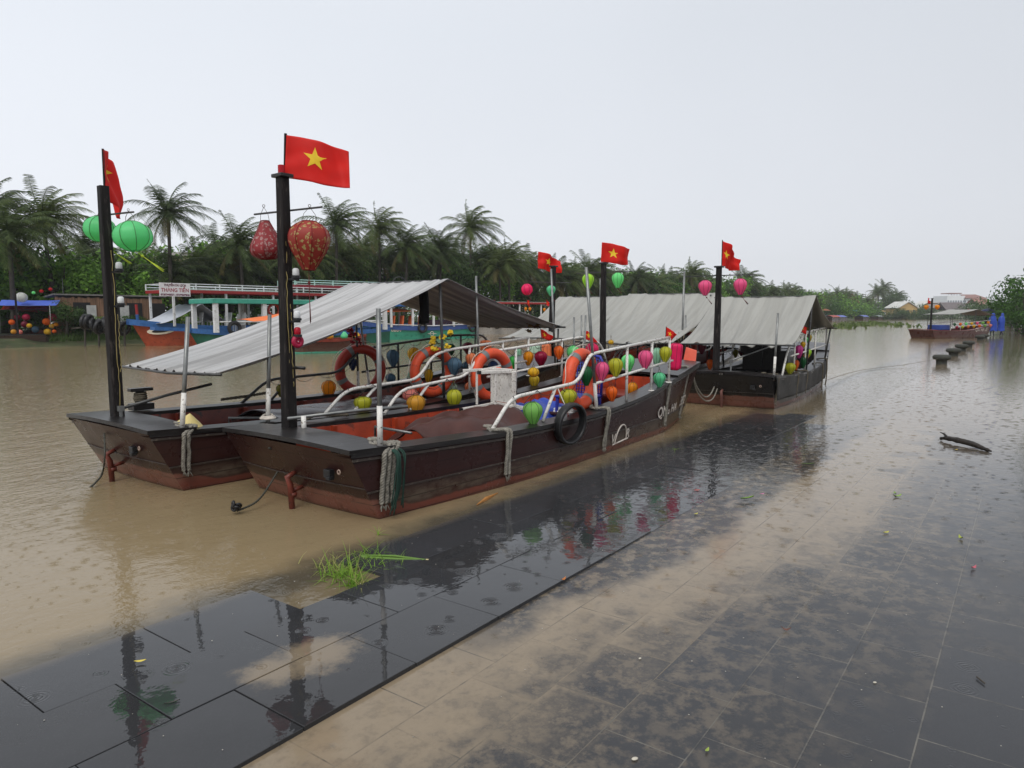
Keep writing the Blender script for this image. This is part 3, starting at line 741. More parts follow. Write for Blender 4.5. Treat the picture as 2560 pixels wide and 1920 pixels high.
for txt, px, py, sz in (('QN', 1848, 856, .20), ('a', 1896, 850, .13), ('HA', 1936, 822, .165), ('352', 2002, 762, .19)):
    q = hullpx(FA, *z5(px, py)); hull_text(bA, HL, txt, q.x, q.z - sz * .36, sz, LETTER, sx=1.15)
for txt, px, py, sz in (('V', 1420, 1092, .16), ('R', 1545, 1040, .16)):
    q = hullpx(FA, *z5(px, py)); hull_text(bA, HL, txt, q.x, q.z - sz * .36, sz, LETTER, name='emblem_lettering')
q = hullpx(FA, *z5(1483, 1100)); mb = MB()
arc = [HL.pt(q.x + .15 * cos(pi * t / 16), -1, q.z + .20 * sin(pi * t / 16) - .02, .012) for t in range(17)]
for k, (rr, zz) in enumerate(((0, 0),)):
    mb.tube(arc, .009, 5)
mb.tube([HL.pt(q.x - .20 + .05 * i, -1, q.z - .035 + .003 * i, .012) for i in range(9)], .009, 5)
mb.build('emblem', LETTER, bA)

# ---------------- boat B (its left neighbour) ----------------
bB = boat('open boat left of the nearest one, grey striped awning on a cross ridge', FB)
HL.build(bB, HM, WOODBLK, MAROONIN, BLACKFLOOR)
mB = mast(bB, -.14, .12, .55, 2.80, .097, lean=(-.01, .02), cap=False)
rail(bB, -.85, [(1.54, .52), (1.85, .775), (2.95, .81), (3.2, 1.08), (3.45, 1.145), (5.2, 1.26)], [(3.35, .80), (5.3, .93)],
     [(3.9, .55, 1.17), (4.6, .63, 1.22), (5.2, .70, 1.26)], [((1.95, .52), (2.30, .785))])
rail(bB, .85, [(1.585, .50), (1.978, .78), (3.1, .80), (3.45, 1.08), (3.75, 1.13), (5.4, 1.26), (6.2, 1.25), (6.4, .95)], [(3.5, .78), (5.3, .87)],
     [(4.2, .58, 1.17), (4.9, .68, 1.22), (5.6, .75, 1.26)], [((2.02, .52), (2.32, .785))], mat=DARKPIPE)
canopy(bB, [(.33, 1.05), (3.45, 2.045), (6.0, 1.415)], -.9, 1.0, TARPB, sag=.085, foldn=10, amp=.016, seed=3)
pole(bB, (.0, -.85, .57), tuple(FB.L(470, 792, -.85))); pole(bB, (.87, -.85, .54), (.93, -.85, 1.6))
pole(bB, (4.09, -.85, .6), (4.04, -.85, 2.106), white=0, r=.016); pole(bB, (5.9, -.85, .75), (5.77, -.85, 2.287), white=0, r=.016)
pole(bB, (3.42, -.84, .5), (3.36, -.84, 2.0), white=0, r=.019, mat=DARKPIPE); pole(bB, (3.42, .84, .5), (3.4, .84, 2.0), white=.3, r=.017, mat=DARKPIPE)
pole(bB, (3.6, .80, .5), (3.42, .84, 1.9), white=.3, r=.015); pole(bB, (5.95, -.85, .75), (5.97, -.85, 1.38), white=0, r=.014, mat=DARKPIPE); pole(bB, (5.95, .85, .75), (5.97, .85, 1.40), white=0, r=.014, mat=DARKPIPE)
thwart(bB, 3.2, 3.5, .42, .66, WOODBLK); thwart(bB, 4.4, 5.3, .5, .62, WOODBLK, 'aft_bench')
MB().tube([(1.0, .1, .30), (1.0, .1, .47), (1.35, -.2, .46)], .014, 8).build('bench_rail', GALV, bB, smooth=True)
def drape2(a, b):
    u = 1.3 + 2.0 * a; v = -.55 + 1.15 * b; r = abs(b - .5) * 2
    return Vector((u, v, .49 - .15 * r ** 2 + .035 * noise.noise((u * 2, v * 2.5, 7)) + .03 * abs(sin(u * 3 + v * 5))))
MB().grid(drape2, 34, 28).build('seat_tarpaulin', M((.060, .045, .05), .25, var=.25, scale=4, bump=.01), bB, smooth=True, thick=.006)
bp_ = FB.LZ(*z4(0, 0), .57); pb = FB.LZ(304, 1055, .57)
m = MB().tube([(pb.x, pb.y, .57), (pb.x, pb.y, .71)], .018, 10).box((pb.x, pb.y, .70), (.05, .05, .05)).build('winch_post', GALV, bB)
MB().tube([(pb.x, pb.y, .70), (pb.x + .45, pb.y - .0, .79), (pb.x + .95, pb.y + .05, .86)], .015, 8).build('winch_bar', DARKPIPE, m, smooth=True)
# capstan with rope wound on it, on the left gunwale
cp = FB.LZ(382, 1025, .58); cp.y = .86
mb = MB().box((cp.x, cp.y, .60), (.22, .15, .07)).lathe([(.63, .05), (.66, .04), (.74, .04), (.76, .06)], 12, Matrix.Translation((cp.x, cp.y, 0))).box((cp.x, cp.y, .785), (.24, .09, .035))
m = mb.build('capstan', WOODBLK, bB, bevel=.006)
mb = MB()
for k in range(5): mb.torus((cp.x + R.uniform(-.01, .01), cp.y, .65 + k * .022), .062 - .004 * abs(k - 2), .012, Matrix.Rotation(R.uniform(-.1, .1), 3, 'X'), 18, 6)
mb.build('wound_rope', ROPEDARK, m, smooth=True)
bow_fittings(bB, .08)

# ---------------- boats C, D, E behind ----------------
bC = boat('black boat beyond the nearest one, grey canvas awning and fabric-wrapped right side', FC)
HC = Hull(wf=.93); HC.build(bC, HMC, WOODBLK, WOODBLK, BLACKFLOOR)
mast(bC, .08, .27, .55, 2.42, .10, lean=(.02, .0), bar=((.1, -.32, 2.28), (.1, .86, 2.28)))
canopy(bC, [(.30, 1.07), (2.35, 1.965), (4.6, 1.3)], -.95, 1.02, TARPC, sag=.10, foldn=5, amp=.020, diag=-.35, seed=8)
for F_, b_, H_ in ((FC, bC, HC),):
    rail(b_, -.80, [(.35, .54), (.7, .95), (1.3, 1.22), (4.6, 1.32)], [(1.0, .85), (4.7, .93)], [(1.3, .52, 1.22), (2.3, .5, 1.25), (3.3, .52, 1.28), (4.6, .64, 1.32)])
    rail(b_, .80, [(1.4, .50), (1.85, .80), (3.0, .84), (3.3, 1.15), (5.2, 1.26)], [(3.3, .80), (5.2, .90)], [(3.9, .55, 1.17), (5.2, .70, 1.26)])
pole(bC, (-.16, -.78, .57), (-.12, -.80, 1.62), r=.018); pole(bC, (2.35, -.82, .5), (2.35, -.88, 1.93), white=0, mat=DARKPIPE); pole(bC, (2.35, .80, .5), (2.35, .9, 1.93), white=0, mat=DARKPIPE)
pole(bC, (4.5, -.80, .6), (4.55, -.88, 1.28), white=0, mat=DARKPIPE)
thwart(bC, .5, 1.1, .48, .66, M((.02, .02, .035), .15), 'fore_bench'); thwart(bC, 2.6, 3.1, .46, .62, WOODBLK)
m = MB().tube([(-.02, -.02, .57), (-.02, -.02, .76)], .016, 8).box((-.02, -.02, .79), (.05, .05, .06)).build('winch_post', GALV, bC)
MB().tube([(-.02, -.02, .80), (1.2, -.42, 1.02)], .014, 8).build('winch_bar', GALV, m, smooth=True)
bow_fittings(bC, .06, M((.14, .06, .05), .5, var=.5))
def cover(a, b):
    u = .05 + 4.9 * a; zt = HC.Z(u) + .02; z = zt + (.15 - zt) * b
    p = HC.pt(u, -1, z, .03 + .015 * noise.noise((u * 2.2, z * 3, 2)) + .012 * sin(u * 9 + z * 3)); return p
MB().grid(cover, 70, 12).build('side_fabric', M((.050, .048, .046), .8, var=.45, scale=6, bump=.01, dirt=(.085, .08, .075)), bC, smooth=True, thick=.004)
# black cabin blocks, engine cover and steering gear in the middle of the boat, under the awning
mb = MB().box((2.9, 0, .66), (.9, .9, .42)).box((2.5, .1, .95), (.1, .8, .3)); mb.build('engine_cover', WOODBLK, bC, bevel=.02)
MB().torus((1.6, -.15, 1.05), .13, .010, Matrix.Rotation(1.1, 3, 'Y'), 22, 6).tube([(1.62, -.15, .6), (1.6, -.15, 1.05)], .012, 8).build('steering_wheel', BLACKRUB, bC, smooth=True)

bD = boat('middle boat of the rear row with a cream canvas awning and tall dark mast', FD)
HL.build(bD, HMC, WOODBLK, MAROONIN, BLACKFLOOR)
md = FD.LZ(1506, 935, .55)
mast(bD, -.02, .30, .55, 2.56, .10, bar=((0, -.25, 2.40), (0, .90, 2.40)))
canopy(bD, [(.25, 1.07), (2.95, 2.075), (5.3, 1.3)], -1.0, 1.0, TARPC, sag=.13, foldn=5, amp=.021, diag=-.5, seed=11, skew=-.35)
for v in (-.85, .85): rail(bD, v, [(1.5, .52), (1.85, .80), (3.0, .84), (3.3, 1.15), (5.4, 1.28)], [(3.3, .80), (5.4, .92)], [(3.9, .55, 1.18), (4.7, .64, 1.24), (5.4, .72, 1.28)])
pole(bD, (1.17, -.85, .5), (1.221, -.85, 2.437), white=0, r=.02); pole(bD, (.38, .5, .55), (.255, .5, 2.301), white=0, r=.022)
pole(bD, (1.32, -.87, .5), (1.30, -.87, 1.584), white=0, r=.016)
for v in (-.84, .84): pole(bD, (2.95, v, .5), (2.95, v, 2.03), white=0, mat=DARKPIPE)
thwart(bD, 2.0, 2.6, .48, .66, WOODBLK, 'fore_bench'); MB().box((3.4, 0, .75), (1.2, .9, .5)).box((3.0, .2, 1.05), (.08, .7, .2)).build('engine_cover', M((.05, .012, .010), .4), bD, bevel=.02)

bE = boat('farthest left boat of the rear row, pale awning, red and teal lanterns on its mast', FE)
HL.build(bE, HMC, WOODBLK, MAROONIN, BLACKFLOOR)
me_ = FE.LZ(1345, 900, .55)
mast(bE, .20, .10, .55, 2.60, .105, lean=(-.1, -.12), bar=((.1, -.45, 2.26), (.1, .60, 2.30)))
canopy(bE, [(-.45, 1.11), (2.1, 2.03), (4.6, 1.3)], -.9, .95, TARPC, sag=.13, foldn=5, amp=.020, diag=-.4, seed=14)
for v in (-.85, .85): rail(bE, v, [(1.5, .52), (1.85, .80), (3.0, .84), (3.3, 1.15), (5.4, 1.28)], [(3.3, .80), (5.4, .92)], [(3.9, .55, 1.18), (4.7, .64, 1.24), (5.4, .72, 1.28)])
for v in (-.84, .84): pole(bE, (2.1, v, .5), (2.1, v, 1.98), white=0, mat=DARKPIPE)
for px, y0, y1 in ((z6(617, 735)[0], z6(0, 735)[1], z6(0, 960)[1]), (z6(675, 720)[0], z6(0, 720)[1], z6(0, 960)[1])):
    a = FE.L(px, y0, -.87); b = FE.L(px, y1, -.87); pole(bE, (b.x, -.87, .52), (a.x, -.87, a.z), white=0, r=.016)

# fittings that hang on the two near masts (local to each boat)
for (b_, F_, mm, v_) in ((bA, FA, mA, .38), (bB, FB, mB, .12)):
    pass
r_ = Vector((.3, -1, 0))
for zpx, kind in (((705, 690), 'clear'), ((750, 795), 'clear')):
    q = FA.L(zpx[0] if 0 else 742, zpx[1], .30); mast_lamp(mA, (.03, .31, q.z - .03), r_, kind)
q = FA.L(757, 853, .25); mast_lamp(mA, (.03, .31, q.z + .03), r_, 'red')
mb = MB().torus((.05, .245, q.z), .038, .022, Matrix.Rotation(pi / 2, 3, 'X'), 18, 8).torus((.05, .235, q.z), .012, .008, Matrix.Rotation(pi / 2, 3, 'X'), 12, 6)
mb.build('red_pulley', M((.35, .01, .05), .3), mA, smooth=True)
q2 = FA.L(752, 919, .25); MB().tube([(.04, .31, q2.z), (.06, .17, q2.z)], .014, 8).build('mast_handle', BLACKRUB, mA, smooth=True)
q = FB.L(318, 758, .0)
mast_lamp(mB, (-.12, .08, q.z - .03), r_); q = FB.L(312, 675, 0); mast_lamp(mB, (-.12, .08, q.z - .02), r_)
def cable(parent, u, v, za, zb, seed):
    rr = random.Random(seed); pts = []; n = 26
    for i in range(n): t = i / (n - 1); pts.append((u + .007 * sin(t * 9) + rr.uniform(-.004, .004), v + .009 * sin(t * 7 + 1) + rr.uniform(-.006, .006), za + (zb - za) * t))
    pp = spline(pts, 3); MB().tube(pp, .0032, 5).build('electric_cable', YELCABLE, parent, smooth=True)
cable(mA, .0, .305, 2.45, .95, 1); cable(mA, .03, .30, 1.7, .9, 2); cable(mB, -.14, .055, 2.2, .62, 3); cable(mB, -.12, .04, 1.6, 1.05, 4)
# lantern bars on the two near masts
xa = FA.L(*z3(285, 890), .70); xb = FA.L(*z3(925, 820), .05)
MB().tube([xa, xb], .0085, 6).build('crossbar', DARKPIPE, mA)
xc = FB.L(*z1(818, 415), .36); xd = FB.L(*z1(1155, 380), -.18)
MB().tube([xc, xd], .0085, 6).build('crossbar', DARKPIPE, mB)
MB().tube([FA.L(709, 625, .41), FA.L(714, 334, .41)], .013, 6).build('flag_staff', DARKWOOD, mA)
MB().tube([FB.L(266, 560, .17), FB.L(257, 372, .17)], .011, 6).build('flag_staff', DARKWOOD, mB)
MB().lathe([(2.79, .03), (2.86, .03), (2.865, .02)], 10, Matrix.Translation((.02, .36, 0))).build('mast_light', M((.5, .01, .02), .25, trans=.3), mA)

# ------------------------------------------------------------------ silk lanterns
PROF = {
 'drop': [(0, .34), (.03, .50), (.10, .74), (.20, .93), (.32, 1.0), (.45, .97), (.62, .82), (.80, .58), (.94, .37), (1, .30)],
 'globe': [(0, .28), (.06, .52), (.18, .80), (.34, .97), (.5, 1.0), (.66, .97), (.82, .80), (.94, .52), (1, .28)],
 'pear': [(0, .26), (.08, .34), (.25, .52), (.45, .76), (.62, .95), (.76, 1.0), (.88, .92), (.96, .72), (1, .50)],
 'tube': [(0, .55), (.03, .85), (.08, 1.0), (.3, 1.0), (.7, 1.0), (.92, 1.0), (.97, .85), (1, .55)],
 'onion': [(0, .42), (.04, .70), (.12, .95), (.24, 1.0), (.40, .93), (.58, .68), (.72, .42), (.84, .32), (.95, .34), (1, .30)]}
LCOL = dict(yellow=(0.837, 0.513, 0.027), amber=(0.891, 0.351, 0.014), gold=(0.743, 0.378, 0.041), chartreuse=(0.567, 0.567, 0.041), mustard=(0.567, 0.405, 0.027), olive=(0.297, 0.270, 0.027),
 steel=(0.115, 0.216, 0.311), navy=(0.027, 0.054, 0.149), green=(0.047, 0.486, 0.081), lime=(0.486, 0.837, 0.068), leaf=(0.257, 0.567, 0.135), dkgreen=(0.014, 0.120, 0.036), mint=(0.338, 0.621, 0.432),
 pale=(0.567, 0.743, 0.594), pink=(0.891, 0.135, 0.324), rose=(0.918, 0.324, 0.270), hot=(0.891, 0.027, 0.162), crimson=(0.405, 0.011, 0.061), burg=(0.203, 0.016, 0.041), peach=(0.864, 0.270, 0.108), orange=(0.920, 0.179, 0.019),
 seagreen=(0.162, 0.675, 0.351), spring=(0.230, 0.837, 0.297), red=(0.608, 0.016, 0.020), magenta=(0.621, 0.054, 0.297), white=(0.675, 0.675, 0.634))
def silk(c):
    return M(LCOL[c], .38, trans=.42, var=.10, scale=9)
LCOUNT = 0
def lantern(c, w, h, kind, col, label, hang=.05, tilt=(0, 0), tassel=.0, group='silk lanterns hung along the boat railings', mat=None, ribs=8, tdir=(0, 0, -1), tcol=(.12, .02, .02), pinch=0):
    """c: world centre of the silk body"""
    global LCOUNT; LCOUNT += 1
    rr = random.Random(LCOUNT)
    rot = Matrix.Rotation(tilt[0], 4, 'Y') @ Matrix.Rotation(tilt[1], 4, 'X') @ Matrix.Rotation(rr.uniform(0, 6), 4, 'Z')
    root = empty('silk_lantern', c, 0, label, 'lantern', group); root.rotation_euler = rot.to_euler()
    pr = [(h * (.5 - t), r * w / 2) for t, r in PROF[kind]]
    pz = [(interp([(-1 * a[0], a[1]) for a in pr], -(h / 2 - h * i / 16)) , h / 2 - h * i / 16) for i in range(17)]
    nn = ribs * 4
    def rib(t):
        k = (t * ribs) % 1; return 1 - .085 * sin(pi * k) - (pinch * .12 * abs(sin(t * 7 + 1)))
    MB().lathe([(z, r) for r, z in pz], nn, rib=rib).build('silk_shade', mat or silk(col), root, smooth=True)
    mb = MB()
    for k in range(ribs):
        a = 2 * pi * k / ribs
        mb.tube([(cos(a) * r * 1.004, sin(a) * r * 1.004, z) for r, z in pz], .0032 if w < .3 else .004, 4, cap=False)
    mb.torus((0, 0, h / 2), pr[0][1], .004, Matrix.Identity(3), 16, 4); mb.torus((0, 0, -h / 2), pr[-1][1], .004, Matrix.Identity(3), 16, 4)
    mb.build('wire_frame', M(tuple(x * .28 for x in LCOL.get(col, (.2, .05, .05))), .5), root)
    mb = MB()
    for s in (-1, 1):
        mb.tube([(s * pr[0][1], 0, h / 2), (s * pr[0][1] * .8, 0, h / 2 + hang * .5), (0, 0, h / 2 + hang)], .0025, 4)
    mb.torus((0, 0, h / 2 + hang + .01), .011, .0025, Matrix.Rotation(pi / 2, 3, 'X'), 10, 4)
    mb.build('hanger', M((.10, .08, .06), .5, metal=.3), root)
    if tassel:
        d = Vector(tdir).normalized(); p0 = Vector((0, 0, -h / 2)); inv = rot.to_3x3().inverted()
        pts = [p0 + inv @ (d * tassel * t + Vector((0, 0, -.03 * t))) for t in (0, .25, .5, .75, 1)]
        mb = MB().tube(pts, .0035, 5)
        mb.lathe([(-.014, .001), (-.008, .012), (0, .015), (.008, .012), (.014, .001)], 8, Matrix.Translation(pts[1]))
        for k in range(5):
            o_ = Vector((rr.uniform(-.012, .012), rr.uniform(-.012, .012), rr.uniform(-.01, .01))); mb.tube([pts[2], pts[3] + o_ * .6, pts[4] + o_], .0025, 4)
        mb.build('tassel', M(tcol, .6), root, smooth=True)
    return root
def lpx(zf, x, y, wz, hz, F_, v, kind, col, label, **kw):
    k = {z4: 3.456, z5: 3.456, z6: 3.16, z7: 4.365, z3: 3.77, z1: 3.456}[zf]
    px, py = zf(x, y); q = F_.L(px, py, v); p = F_.W(*q)
    d = p.y * cos(PITCH) - (p.z - CZ) * sin(PITCH)
    return lantern(p, wz / k * d / FPX, hz / k * d / FPX, kind, col, label, **kw)
L4 = [
 (212, 1095, 75, 105, FB, .85, 'drop', 'olive', 'dull olive lantern half hidden behind the thick mast of the nearest boat'),
 (628, 1085, 122, 155, FB, .85, 'drop', 'amber', 'orange-yellow lantern hanging alone just right of the thick dark mast'),
 (835, 865, 78, 108, FB, .95, 'drop', 'navy', 'dark blue lantern seen through the leftmost dark red lifebuoy'),
 (1183, 815, 112, 145, FB, .85, 'drop', 'steel', 'steel blue lantern above a smaller blue one, right of the leftmost lifebuoy'),
 (1162, 985, 92, 76, FB, .85, 'globe', 'steel', 'small round steel blue lantern tied below the larger blue one on the far rail'),
 (1363, 790, 108, 135, FB, .85, 'drop', 'yellow', 'bright yellow lantern on the far rail between the blue lantern and the yellow roses'),
 (1335, 985, 62, 95, FB, .88, 'drop', 'mint', 'small grey-green lantern left of the second lifebuoy'),
 (1490, 970, 80, 120, FB, .45, 'drop', 'yellow', 'yellow lantern hanging inside the second lifebuoy'),
 (923, 1235, 155, 175, FB, -.85, 'onion', 'chartreuse', 'shiny yellow-green onion-shaped lantern low on the rail, leftmost of the near row'),
 (1335, 1130, 140, 110, FB, -.60, 'globe', 'rose', 'pale pink lantern partly behind the gold one'),
 (1382, 1222, 165, 178, FA, .85, 'drop', 'gold', 'shiny gold lantern over the dark gunwale, in front of a pale pink one'),
 (1712, 1165, 140, 162, FA, .85, 'drop', 'chartreuse', 'yellow-green lantern over the dark gunwale left of the white wooden chair'),
 (1692, 1063, 95, 72, FB, -.70, 'globe', 'pale', 'small pale mint lantern just above the yellow-green lantern by the white chair'),
 (1712, 885, 135, 150, FB, -.85, 'drop', 'steel', 'large shiny steel blue lantern below the yellow roses'),
 (1818, 892, 78, 96, FB, .60, 'drop', 'steel', 'small steel blue lantern half hidden right of the large blue one'),
 (1857, 828, 98, 118, FB, -.85, 'drop', 'peach', 'peach lantern left of the top of the third lifebuoy'),
 (1832, 728, 100, 98, FB, .85, 'drop', 'burg', 'burgundy lantern on the far rail above the peach one'),
 (1850, 1078, 100, 118, FB, -.45, 'drop', 'peach', 'brownish peach lantern low beside the left side of the third lifebuoy'),
 (1688, 740, 66, 96, FB, .85, 'drop', 'dkgreen', 'dark green lantern behind the yellow roses'),
 (985 + 1000, 705, 96, 90, FB, .85, 'tube', 'peach', 'dull orange cylinder lantern on the far rail above the third lifebuoy'),
 (2050, 900, 90, 120, FB, -.3, 'drop', 'navy', 'navy blue lantern seen through the third lifebuoy'),
]
L5 = [
 (560, 440, 75, 115, FB, -.85, 'drop', 'green', 'grass green lantern touching the right edge of the third lifebuoy'),
 (695, 400, 90, 118, FB, -.85, 'drop', 'amber', 'amber lantern left of the crimson lantern under the upper rail'),
 (803, 403, 118, 125, FB, -.85, 'drop', 'crimson', 'crimson lantern under the upper rail between amber and orange ones'),
 (738, 520, 98, 80, FA, .6, 'globe', 'yellow', 'yellow round lantern just above the mustard one in the middle'),
 (745, 602, 92, 115, FA, .85, 'drop', 'mustard', 'mustard lantern below the lower rail in the middle, left of a white post'),
 (650, 530, 95, 140, FB, -.4, 'drop', 'burg', 'dark maroon lantern in shade behind the mustard lantern'),
 (745, 322, 105, 66, FB, .85, 'tube', 'pale', 'pale grey-green cylinder lantern above the crimson one'),
 (605, 375, 60, 110, FB, .5, 'tube', 'mint', 'sage green tube lantern right of the third lifebuoy'),
 (852, 365, 82, 185, FB, .2, 'tube', 'peach', 'tall peach cylinder lantern beside a white post'),
 (957, 350, 84, 116, FA, .86, 'drop', 'orange', 'orange lantern right of the tall peach cylinder'),
 (1082, 345, 114, 108, FA, .86, 'globe', 'spring', 'bright green round lantern left of the nearest lifebuoy'),
 (1245, 318, 120, 100, FA, .86, 'globe', 'hot', 'magenta red lantern above the nearest lifebuoy beneath a small flag'),
 (1195, 553, 114, 165, FA, -.85, 'drop', 'dkgreen', 'dark green lantern in front of the nearest lifebuoy'),
 (1332, 512, 122, 160, FA, -.85, 'drop', 'pink', 'pink lantern between the dark green and the yellow one on the near rail'),
 (1447, 478, 132, 156, FA, -.85, 'drop', 'chartreuse', 'large yellow lantern on the near rail right of the pink one'),
 (1555, 443, 120, 152, FA, -.55, 'drop', 'spring', 'bright green lantern just right of a white post on the near rail'),
 (1705, 410, 126, 156, FA, -.85, 'drop', 'pink', 'bubblegum pink lantern near the stern on the near rail'),
 (1805, 390, 90, 160, FA, -.60, 'drop', 'mint', 'crumpled mint lantern between the pink and yellow ones near the stern'),
 (1878, 366, 106, 132, FA, -.85, 'drop', 'chartreuse', 'yellow lantern near the stern beside the big red cylinder lantern'),
 (1965, 385, 112, 230, FA, -.80, 'tube', 'hot', 'big raspberry red cylinder lantern at the stern end of the near rail'),
 (1827, 585, 106, 125, FA, -.85, 'drop', 'seagreen', 'mint green lantern below the lower rail near the stern'),
 (1413, 705, 110, 130, FA, -.85, 'drop', 'orange', 'orange lantern in front of the blue plastic chair'),
 (1592, 675, 94, 136, FA, -.55, 'drop', 'amber', 'orange-green lantern right of the blue plastic chair'),
 (1037, 740, 150, 145, FA, -.85, 'drop', 'chartreuse', 'yellow lantern above the black tyre'),
 (733, 875, 172, 195, FA, -.85, 'drop', 'leaf', 'large light green lantern left of the black tyre'),
 (1305, 500, 60, 150, FA, .5, 'drop', 'burg', 'dark maroon lantern in shadow behind the pink one on the near rail'),
]
for r_ in L4: lpx(z4, *r_, tilt=(R.uniform(-.06, .06), R.uniform(-.06, .06)), tassel=.10 if r_[2] > 130 else 0, tcol=(.2, .16, .02))
for r_ in L5: lpx(z5, *r_, tilt=(R.uniform(-.06, .06), R.uniform(-.06, .06)), pinch=1 if 'crumpled' in r_[-1] else 0, tassel=.10 if (r_[2] > 130 and r_[5] == -.85) else 0)
MG = 'lanterns hung from the mast crossbars'
GREENG = M((.20, .80, .34), .35, trans=.5, var=.08, scale=3)
lpx(z3, 400, 1130, 312, 350, FA, .62, 'pear', 'red', 'pear-shaped pinkish red floral lantern left of the nearest mast', mat=floral_material((.30, .030, .035), (.42, .27, .25), 26), hang=.12, tilt=(-.05, 0), group=MG, ribs=8)
lpx(z3, 802, 1185, 388, 452, FA, .16, 'drop', 'red', 'large red lantern with yellow flower print right of the nearest mast', mat=floral_material((.34, .035, .022), (.42, .34, .12), 22), hang=.12, tilt=(.04, 0), tassel=.42, group=MG)
lpx(z1, 1147, 590, 316, 250, FB, -.12, 'globe', 'spring', 'round green lantern right of the leftmost mast, yellow ribbons blowing', mat=GREENG, hang=.10, tilt=(-.12, 0), tassel=.30, tdir=(.9, 0, -.55), tcol=(.5, .62, .05), group=MG)
lpx(z1, 862, 528, 256, 215, FB, .34, 'globe', 'spring', 'round green lantern half hidden left of the leftmost mast', mat=M((.20, .80, .34), .35, trans=.5, var=.08, scale=4), hang=.08, tilt=(.12, 0), tassel=.35, tdir=(.9, 0, -.55), tcol=(.5, .62, .05), group=MG)
for x, y, w, h, F_, v, kd, c, lb in (
 (245, 517, 96, 88, FE, .52, 'globe', 'hot', 'round crimson lantern on the farthest dark mast, left arm'),
 (435, 528, 72, 82, FE, -.38, 'drop', 'seagreen', 'teal lantern on the farthest dark mast, right arm'),
 (728, 453, 93, 116, FD, .75, 'drop', 'lime', 'lime green lantern on the left arm of the middle rear mast'),
 (962, 445, 94, 118, FD, -.12, 'drop', 'spring', 'light green lantern on the right arm of the middle rear mast'),
 (1652, 505, 106, 118, FC, .72, 'drop', 'pink', 'hot pink lantern on the left arm of the rightmost rear mast'),
 (1930, 495, 104, 125, FC, -.25, 'drop', 'pink', 'hot pink lantern on the right arm of the rightmost rear mast')):
    lpx(z6, x, y, w, h, F_, v, kd, c, lb, tilt=(R.uniform(-.15, .05), 0), tassel=.18 if F_ is FC else .1, tdir=(.7, 0, -.7), group=MG, hang=.08)
for x, y, lb in ((235, 672, 'leftmost of four small amber lanterns far behind the left awning tip'), (268, 672, 'second of four small amber lanterns far behind the left awning tip'), (382, 678, 'third of four small amber lanterns, right of the farthest dark mast'), (418, 676, 'rightmost of four small amber lanterns, right of the farthest dark mast')):
    lantern(AY(*z6(x, y), 26), .11, .13, 'drop', 'amber', lb, group='small amber lanterns on the river boats', ribs=6)
CG = 'lanterns hung along the rails of the black boat at the back'
for x, y, w, h, v, kd, c, lb in (
 (1560, 870, 92, 140, -.80, 'drop', 'magenta', 'magenta lantern on the right rail of the rear black boat'),
 (1465, 1050, 116, 118, -.80, 'drop', 'chartreuse', 'lowest yellow lantern at the right front corner of the rear black boat'),
 (1530, 1015, 62, 110, -.74, 'drop', 'orange', 'orange lantern behind the lowest yellow one on the rear black boat'),
 (1608, 990, 62, 125, -.80, 'drop', 'dkgreen', 'deep green lantern low on the right rail of the rear black boat'),
 (1605, 795, 52, 68, -.78, 'drop', 'yellow', 'small yellow lantern above the magenta one on the rear black boat'),
 (1665, 885, 60, 85, -.80, 'drop', 'lime', 'lime lantern farthest right in the lower row of the rear black boat'),
 (1640, 925, 62, 72, -.80, 'drop', 'yellow', 'yellow lantern between green and lime ones on the rear black boat'),
 (1640, 742, 50, 62, -.80, 'drop', 'spring', 'light green lantern high near the end of the rear black boat rail'),
 (1674, 722, 50, 78, -.80, 'drop', 'mustard', 'mustard lantern at the far upper end of the rear black boat rail'),
 (945, 880, 90, 95, .80, 'drop', 'burg', 'burgundy lantern in shade under the awning of the rear black boat'),
 (590, 1010, 78, 112, .75, 'drop', 'orange', 'orange lantern low left of the rear black boat mast'),
 (868, 890, 62, 84, .80, 'drop', 'olive', 'olive lantern in shade beside the burgundy one on the rear black boat'),
 (500, 830, 90, 130, .9, 'drop', 'burg', 'dark red lantern under the left edge of the rear black boat awning')):
    lpx(z7, x, y, w, h, FC, v, kd, c, lb, group=CG)
lpx(z6, 908, 934, 44, 36, FD, -.6, 'globe', 'yellow', 'small yellow lantern under the lower edge of the middle awning', group=CG)
lpx(z7, 245, 740, 46, 90, FD, -.85, 'drop', 'olive', 'olive lantern by the small flag under the edge of the right awning', group=CG)

